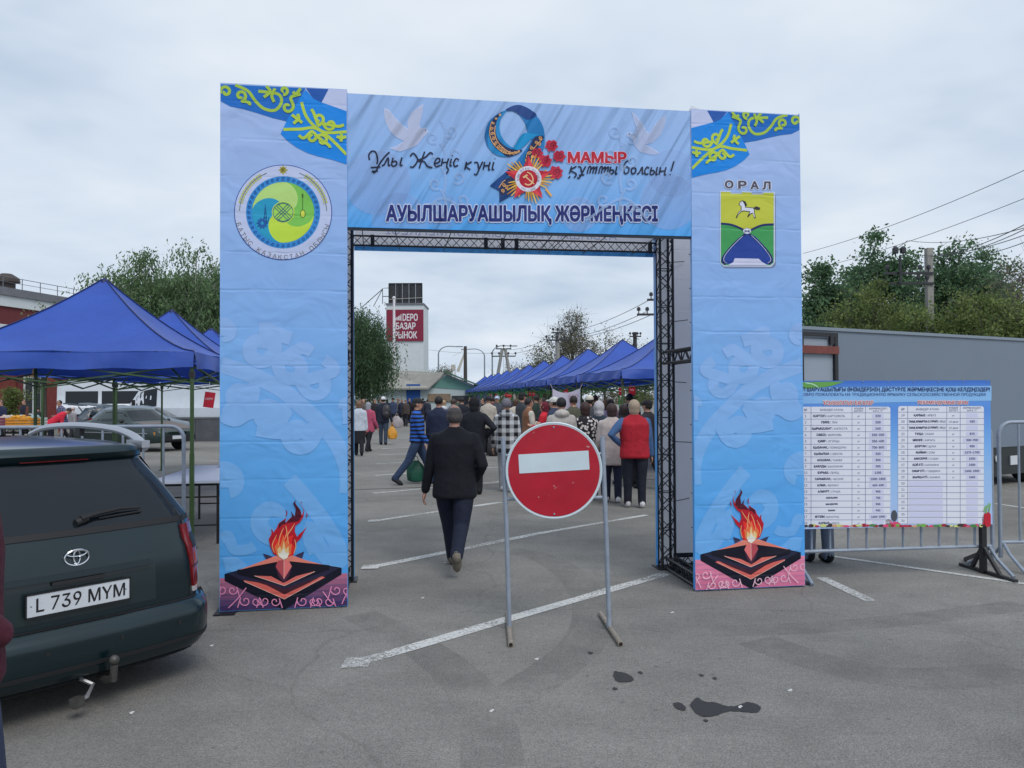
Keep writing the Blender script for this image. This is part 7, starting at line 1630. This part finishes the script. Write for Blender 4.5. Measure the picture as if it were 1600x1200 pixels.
# nearest figures
person('balding man in black jacket and navy trousers walking away under the arch', 711, 890, 2, 1.66, top=(11, 14, 25), trs=(20, 28, 50), shoe=(120, 112, 100), hair=(86, 80, 78), hairkind='balding', skin=(190, 140, 122), legs=((20, 3), (-17, 40)), stance=.35, arms=((2, 14, 10), 'pocket'), hem=.78, build=1.16, vox=.0095)
person('man in blue striped sweater and black cap walking to the right', 652, 757, -82, 1.74, top_m=STRIPE, trs=(44, 62, 92), shoe=(40, 40, 44), hair=(60, 54, 50), hat=(36, 38, 44), hatkind='cap', legs=((24, 6), (-24, 14)), arms=((8, 6, 12), (10, 6, 25)), hem=.88, build=1.05, vox=.012)
person('man in navy jacket standing just behind the striped sweater man', 686, 752, -8, 1.72, top=(30, 40, 66), trs=(20, 26, 44), hair=(26, 24, 26), legs=((5, 2), (-4, 3)), arms=((0, 8, 12), (0, 10, 20)), hem=.92, build=1.08, vox=.014)
person('person in black hood with hand on the hip ahead of the balding man', 741, None, -5, 1.70, Y=13.6, top=(16, 20, 32), trs=(18, 20, 30), hat=(14, 16, 24), hatkind='hood', arms=((0, 8, 10), 'hip'), legs=((3, 1), (-3, 2)), vox=.015)
person('woman in black and white plaid jacket and grey beanie behind the sign', 792, 768, -6, 1.66, top_m=PLAID, trs=(150, 152, 158), hat=(112, 110, 120), hatkind='beanie', hood=True, shoe=(200, 200, 204), legs=((4, 2), (-4, 2)), arms=((0, 10, 10), (0, 10, 10)), hem=.74, vox=.014)
person('stout woman in red waistcoat over blue sleeves beside the right pylon', 992, 793, 0, 1.64, top=(172, 24, 42), sleeve=(66, 98, 142), trs=(20, 24, 40), shoe=(208, 206, 206), hair=(170, 150, 130), hairkind='bob', arms=('hip', (0, 10, 10)), legs=((3, 1), (-3, 1)), hem=.80, build=1.22, vox=.012)
person('woman in long beige coat with dark brown hair left of the red waistcoat', 957, 785, -4, 1.58, top=(190, 178, 174), trs=(24, 30, 56), shoe=(206, 206, 208), hair=(58, 40, 38), hairkind='bob', arms=((4, 10, 30), (0, 8, 10)), legs=((3, 1), (-3, 1)), hem=.66, build=1.08, vox=.013)
person('woman in grey patterned headscarf and dark top behind the beige coat', 937, 778, -12, 1.62, top=(40, 54, 70), trs=(96, 84, 118), shoe=(214, 212, 214), hat=(186, 184, 188), hatkind='scarf', arms=('front', (0, 8, 20)), legs=((2, 1), (-2, 1)), vox=.015)
person('woman with short dark hair in black and white blouse right of the sign', 914, None, 8, 1.60, Y=12.8, top_m=FLOW, trs=(30, 30, 38), hair=(60, 36, 36), hairkind='bob', arms=((6, 8, 20), 'front'), legs=((2, 1), (-2, 1)), vox=.015)
person('person in light grey hoodie with black hair seen over the sign', 877, None, 4, 1.68, Y=12.6, top=(182, 176, 170), trs=(40, 42, 52), hair=(20, 20, 26), hood=True, arms=('front', 'front'), legs=((2, 1), (-2, 1)), build=1.05, vox=.014)
person('man in white cap turning left behind the grey hoodie', 866, None, 60, 1.70, Y=16.0, top=(50, 60, 84), trs=(30, 32, 40), hat=(206, 206, 200), hatkind='cap', arms=('front', (0, 6, 10)), vox=.018)
person('woman in maroon headscarf and bright red top at the stall', 851, None, 70, 1.60, Y=16.8, top=(206, 34, 52), trs=(30, 30, 36), hat=(104, 28, 44), hatkind='scarf', arms=('front', (0, 6, 10)), vox=.018)
person('youth in brown waistcoat with white sleeves at the stall', 826, None, -70, 1.68, Y=17.4, top=(136, 92, 66), sleeve=(206, 204, 192), trs=(24, 24, 32), hair=(26, 24, 28), arms=('front', 'front'), hem=.90, vox=.018)
person('man in dark grey jacket and black cap beside the green tent leg', 816, None, -60, 1.82, Y=19.5, top=(58, 62, 68), trs=(28, 28, 34), hat=(30, 28, 32), hatkind='cap', arms=('front', (0, 6, 10)), vox=.02)
person('dark haired man in black coat inside the stall', 848, None, 100, 1.68, Y=21.0, top=(44, 44, 50), trs=(24, 24, 30), skin=(150, 110, 96), hair=(26, 22, 24), arms=('front', (0, 6, 10)), vox=.02)
person('man in cream cap behind the short haired woman', 921, None, 10, 1.74, Y=16.4, top=(70, 72, 78), trs=(30, 30, 36), hat=(214, 210, 198), hatkind='cap', arms=((0, 8, 10), (0, 8, 10)), vox=.02)
person('person in black between the beige coat and the red waistcoat', 974, None, 20, 1.56, Y=14.8, top=(16, 16, 22), trs=(18, 18, 24), hair=(40, 26, 28), hairkind='bob', arms=('front', 'front'), vox=.02)
person('person in dark cap half hidden at the right pylon edge', 1012, None, 40, 1.64, Y=14.2, top=(40, 36, 44), trs=(24, 24, 30), hat=(24, 24, 30), hatkind='cap', arms=('front', (0, 6, 10)), vox=.02)
for i, (lb, px, Y, c, hk, r_, hh) in enumerate((('man in olive jacket between the hoodie and the blouse in the second row', 896, 16.2, (84, 86, 70), 'short', 10, 1.72), ('woman in lilac cardigan in the second row behind the beige coat', 946, 17.0, (150, 136, 168), 'bob', -10, 1.62), ('man in navy behind the red waistcoat', 984, 17.5, (34, 42, 70), 'short', 5, 1.76), ('woman in teal jacket in the third row of the stall queue', 908, 20.0, (50, 104, 110), 'long', 20, 1.64), ('man in brown coat in the third row of the stall queue', 930, 21.0, (92, 72, 60), 'short', 0, 1.74), ('person in pale pink behind the cream cap', 955, 20.5, (196, 158, 164), 'bob', -8, 1.62), ('man in dark green behind the youth in brown', 838, 23.0, (44, 62, 54), 'short', 30, 1.76), ('woman in cream coat beyond the plaid jacket', 806, 24.0, (200, 192, 176), 'bob', -10, 1.64), ('man in slate jacket beyond the maroon headscarf', 858, 24.5, (70, 78, 94), 'short', 0, 1.76), ('person in burgundy beyond the beige jacket', 770, 31.0, (104, 40, 52), 'short', 10, 1.70))):
    person(lb, px, None, r_, hh, Y=Y, top=c, trs=(28, 30, 40), hair=((40, 34, 32), (86, 60, 48), (28, 26, 30))[i % 3], hairkind=hk, vox=.022, fingers=False, legs=((4, 2), (-4, 2)), arms=('front', (0, 8, 12)))
# queue in the middle
for lb, px, Y, kw in (('woman in white hooded jacket with fair hair in the queue', 693, 24.0, dict(top=(206, 208, 212), hair=(176, 146, 110), hairkind='bun', hood=True, H=1.62)),
    ('person in grey blue hoodie in the queue', 708, 22.5, dict(top=(92, 98, 118), hair=(66, 54, 46), hood=True, H=1.66)),
    ('man with dark hair and black jacket in the queue', 722, 26.0, dict(top=(30, 34, 46), hair=(24, 26, 28), H=1.70)),
    ('person in beige jacket with a dark shoulder strap and dark hood', 763, 22.6, dict(top=(188, 178, 166), hat=(40, 40, 46), hatkind='beanie', trs=(20, 20, 28), shoe=(206, 206, 206), H=1.74)),
    ('man in pale blue cap facing the queue', 777, 26.5, dict(top=(74, 78, 90), hat=(176, 192, 214), hatkind='cap', rz=170, H=1.74)),
    ('short dark haired child in the queue', 746, 25.0, dict(top=(40, 44, 54), hair=(54, 40, 38), H=1.52)),
    ('person in red cap under the far green tent leg', 796, 30.0, dict(top=(60, 60, 66), hat=(176, 34, 48), hatkind='cap', rz=150, H=1.80)),
    ('person in dark clothes at the far stall', 755, 30.0, dict(top=(34, 34, 42), hair=(30, 26, 26), rz=120, H=1.66)),
    ('person in brown jacket at the far stall', 735, 33.0, dict(top=(92, 74, 62), hair=(30, 26, 26), rz=160, H=1.68)),
    ('person in green jacket at the farthest stalls', 716, 38.0, dict(top=(58, 76, 66), hair=(30, 26, 26), rz=40, H=1.68))):
    kw = dict(kw); r_ = kw.pop('rz', rnd.uniform(-15, 15)); person(lb, px, None, r_, Y=Y, vox=.022, legs=((4, 2), (-4, 2)), arms=((0, 8, 15), 'front'), **kw)
# left of the arch opening
person('woman in pink jacket and grey headscarf walking on the left of the arch', 576, 706, -20, 1.58, top=(176, 76, 104), trs=(18, 20, 30), hat=(150, 152, 160), hatkind='scarf', legs=((16, 4), (-16, 10)), arms=((10, 8, 30), (-4, 14, 30)), hem=.70, build=1.08, vox=.018)
person('man in white cap and dark jacket carrying bags away', 599, 695, 0, 1.74, top=(26, 32, 50), trs=(52, 66, 84), hat=(214, 214, 216), hatkind='cap', legs=((5, 2), (-5, 3)), arms=((4, 10, 10), (0, 14, 6)), build=1.08, vox=.018)
person('person in black skirt and white top at the left pylon edge', 561, 712, 10, 1.62, top=(190, 198, 210), trs=(18, 20, 28), skirt=True, hair=(120, 90, 70), hairkind='bob', vox=.02)
for i, (px, Y, c, hk, lb) in enumerate(((628, 48, (34, 44, 66), 'long', 'dark haired woman in navy facing the camera far down the aisle'), (640, 52, (26, 28, 36), 'short', 'man in black facing the camera far down the aisle'), (649, 50, (44, 36, 40), 'bob', 'woman in dark brown coat far down the aisle'), (614, 44, (52, 64, 92), 'short', 'man in blue jacket and dark cap beyond the white cap man'), (586, 42, (38, 34, 40), 'short', 'person in dark coat between the pink jacket and the white cap'), (568, 40, (90, 80, 78), 'bob', 'fair haired person in grey behind the pink jacket'), (661, 54, (60, 60, 72), 'short', 'distant person in grey beside the blue shed door'), (578, 50, (206, 206, 210), 'short', 'distant person in white near the willow'), (605, 55, (40, 44, 60), 'bob', 'distant person in navy in front of the shed wall'))):
    person(lb, px, None, rnd.choice((170, 190, 10, 160)), 1.62 + .03 * (i % 4), Y=Y, top=c, trs=(24, 26, 36), hair=(34, 28, 28) if i != 5 else (150, 124, 100), hairkind=hk, vox=.028, fingers=False, hat=(30, 32, 40), hatkind='cap' if i == 3 else None, legs=((6, 2), (-6, 4)))
for i, (px, Y, c, lb) in enumerate(((634, 46, (70, 60, 58), 'person in brown between the two dark coated people far down the aisle'), (655, 47, (28, 34, 50), 'person in black right of the brown coat far down the aisle'), (594, 47, (80, 84, 96), 'person in pale grey beyond the backpack'), (622, 51, (120, 110, 106), 'person in light brown under the shed eaves'), (668, 49, (44, 48, 66), 'person in slate blue near the wooden awning'), (563, 45, (52, 50, 58), 'person in charcoal at the foot of the willow'))):
    person(lb, px, None, (175, 10, 190, 165, 5, 180)[i], 1.60 + .03 * (i % 4), Y=Y, top=c, trs=(26, 28, 38), hair=(34, 28, 28), hairkind=('short', 'bob', 'short', 'long', 'short', 'bob')[i], vox=.028, fingers=False, legs=((6, 2), (-6, 4)))
# left market
person('person in bright red jacket bending over the goods at left', 80, None, -55, 1.66, Y=27.0, top=(206, 34, 62), trs=(22, 28, 46), hair=(40, 34, 34), lean=52, arms=((40, 4, 10), (46, 4, 10)), legs=((4, 2), (-4, 2)), vox=.018)
person('man in blue plaid shirt at the open boot of the hatchback', 99, None, 150, 1.70, Y=29.6, top_m=PLAID2, trs=(30, 34, 44), hair=(36, 32, 32), lean=12, arms=('front', 'front'), vox=.022)
person('person in navy and brown standing by the brick wall', 38, None, 160, 1.72, Y=34.0, top=(26, 30, 46), trs=(26, 26, 34), sleeve=(96, 58, 48), vox=.024)
person('dark clothed vendor crouched beside the red jacket', 66, None, 120, 1.50, Y=27.8, top=(24, 26, 34), trs=(22, 22, 28), hair=(24, 22, 24), lean=15, vox=.022)
person('person in dark blue at the far left edge of the stalls', 2, None, 170, 1.70, Y=30.0, top=(30, 40, 70), trs=(24, 26, 36), vox=.024)
person('person in white cap behind the dark green saloon', 113, None, -30, 1.48, Y=28.6, top=(150, 146, 150), trs=(40, 40, 46), hat=(222, 216, 218), hatkind='beanie', vox=.022)
# half seen at the borders
person('person in maroon jacket and jeans cut off by the left picture edge', -86, None, -40, 1.74, Y=2.45, top=(74, 20, 38), trs=(44, 56, 80), arms=((0, 8, 10), 'pocket'), legs=((4, 2), (10, 20)), hem=.80, build=1.05, vox=.012)
person('person in grey trousers hidden behind the price board', 1279, 878, 10, 1.60, top=(70, 84, 120), trs=(128, 136, 148), shoe=(20, 20, 24), hair=(30, 28, 30), legs=((3, 1), (-3, 1)), vox=.016)

# ================================================================ bags
def tote(label, P, h, w_, m, name='shopping_bag'):
    o = thing(name, label, 'bag', P); vs = []; n = 16; r_ = random.Random(int(P[0] * 77)); prof = [(0, .55), (.06, .85), (.3, 1.0), (.6, .88), (.8, .62), (.92, .42), (1.0, .30)]
    for t, q in prof:
        for k in range(n): a = 2 * math.pi * k / n; f_ = 1 + .12 * math.sin(3 * a + t * 4) + .07 * math.sin(7 * a + 2); vs.append((w_ * q * f_ * math.cos(a), w_ * .6 * q * f_ * math.sin(a), t * h))
    MB().add(vs, [(i * n + k, i * n + (k + 1) % n, (i + 1) * n + (k + 1) % n, (i + 1) * n + k) for i in range(len(prof) - 1) for k in range(n)] + [tuple(range(n))[::-1], tuple((len(prof) - 1) * n + k for k in range(n))]).build('bag_body', m, o, smooth=True)
    for s in (-1, 1): MB().tube([(s * w_ * .2, 0, h * .97), (s * w_ * .16, 0, h * 1.16), (0, 0, h * 1.22)], .008, 6).build('handle', m, o)
    return o
BG = lambda n, c: mat(n, s2l(*c), .45, var=.15, vscale=9, bump=.5, bscale=16)
q = G(599, 695); tote('yellow plastic shopping bag hanging from the hand of the white cap man', Vector((AT(613, 672, q.y).x, q.y - .05, AT(613, 686, q.y).z)), .46, .17, BG('bag_yellow', (214, 150, 50)))
tote('bulky pale grey sack carried by the white cap man', Vector((AT(619, 660, q.y).x, q.y + .12, AT(619, 668, q.y).z)), .42, .22, BG('bag_grey', (160, 152, 154)), 'carried_sack')
bpk = thing('backpack', 'dark grey backpack on the back of the white cap man', 'backpack', Vector((AT(605, 650, q.y).x, q.y - .20, 1.0)))
MB().ell((0, 0, .22), (.15, .10, .25), 14, 10).build('pack_body', BG('pack_dark', (52, 50, 54)), bpk, smooth=True); MB().ell((0, -.08, .12), (.11, .05, .10), 12, 8).build('pocket', BG('pack_dark', (52, 50, 54)), bpk, smooth=True)
for s in (-1, 1): MB().tube([(s * .09, .05, .42), (s * .10, .16, .40), (s * .10, .20, .2)], .018, 6).build('strap', BG('pack_dark', (52, 50, 54)), bpk)
q = G(652, 757); tote('dark green bag swinging behind the striped sweater man', Vector((AT(648, 745, q.y).x, q.y + .22, AT(648, 756, q.y).z + .02)), .42, .20, BG('bag_green', (18, 86, 66)))
q = AT(770, 690, 22.4); tote('dark shopping bag standing beside the beige jacket', Vector((q.x, 22.4, .0)), .62, .17, BG('bag_dark', (44, 40, 42)))
# white cloth banner tied between the tent legs, and shoulder straps
ban = thing('cloth_banner', 'white cloth banner with faint pink lettering tied under the right tents', 'banner', AT(885, 625, 19.2)); WB = mat('banner_white', s2l(206, 200, 218), .7, var=.05); vs = []; n = 14
wl, hl_ = .345, .29
for i in range(n + 1):
    t = i / n; x = lerp(-wl, wl, t); sag = -.13 * math.sin(math.pi * t) * (1 - t * .3)
    for j, z in enumerate((hl_ + sag, 0 + sag * .4, -hl_ * .75)): vs.append((x, .02 * math.sin(t * 9 + j), z))
MB().add(vs, [(i * 3 + j, (i + 1) * 3 + j, (i + 1) * 3 + j + 1, i * 3 + j + 1) for i in range(n) for j in range(2)]).build('cloth', WB, ban, smooth='all', fix=False)
BP_ = mat('banner_pink', s2l(182, 120, 150), .7)
for k, (s_, z) in enumerate((('БАЛ', .10), ('МЕД', .0), ('1 КГ', -.10))):
    v, f = fit_text(s_, .06, .28, z - .03, z + .04); MB().add([(a, -.045, b) for a, b in v], f).build('lettering', BP_, ban, fix=False)
for s in (-1, 1): MB().tube([(s * wl, 0, hl_), (s * (wl + .06), 0, hl_ + .12)], .006, 5).build('tie', WB, ban)
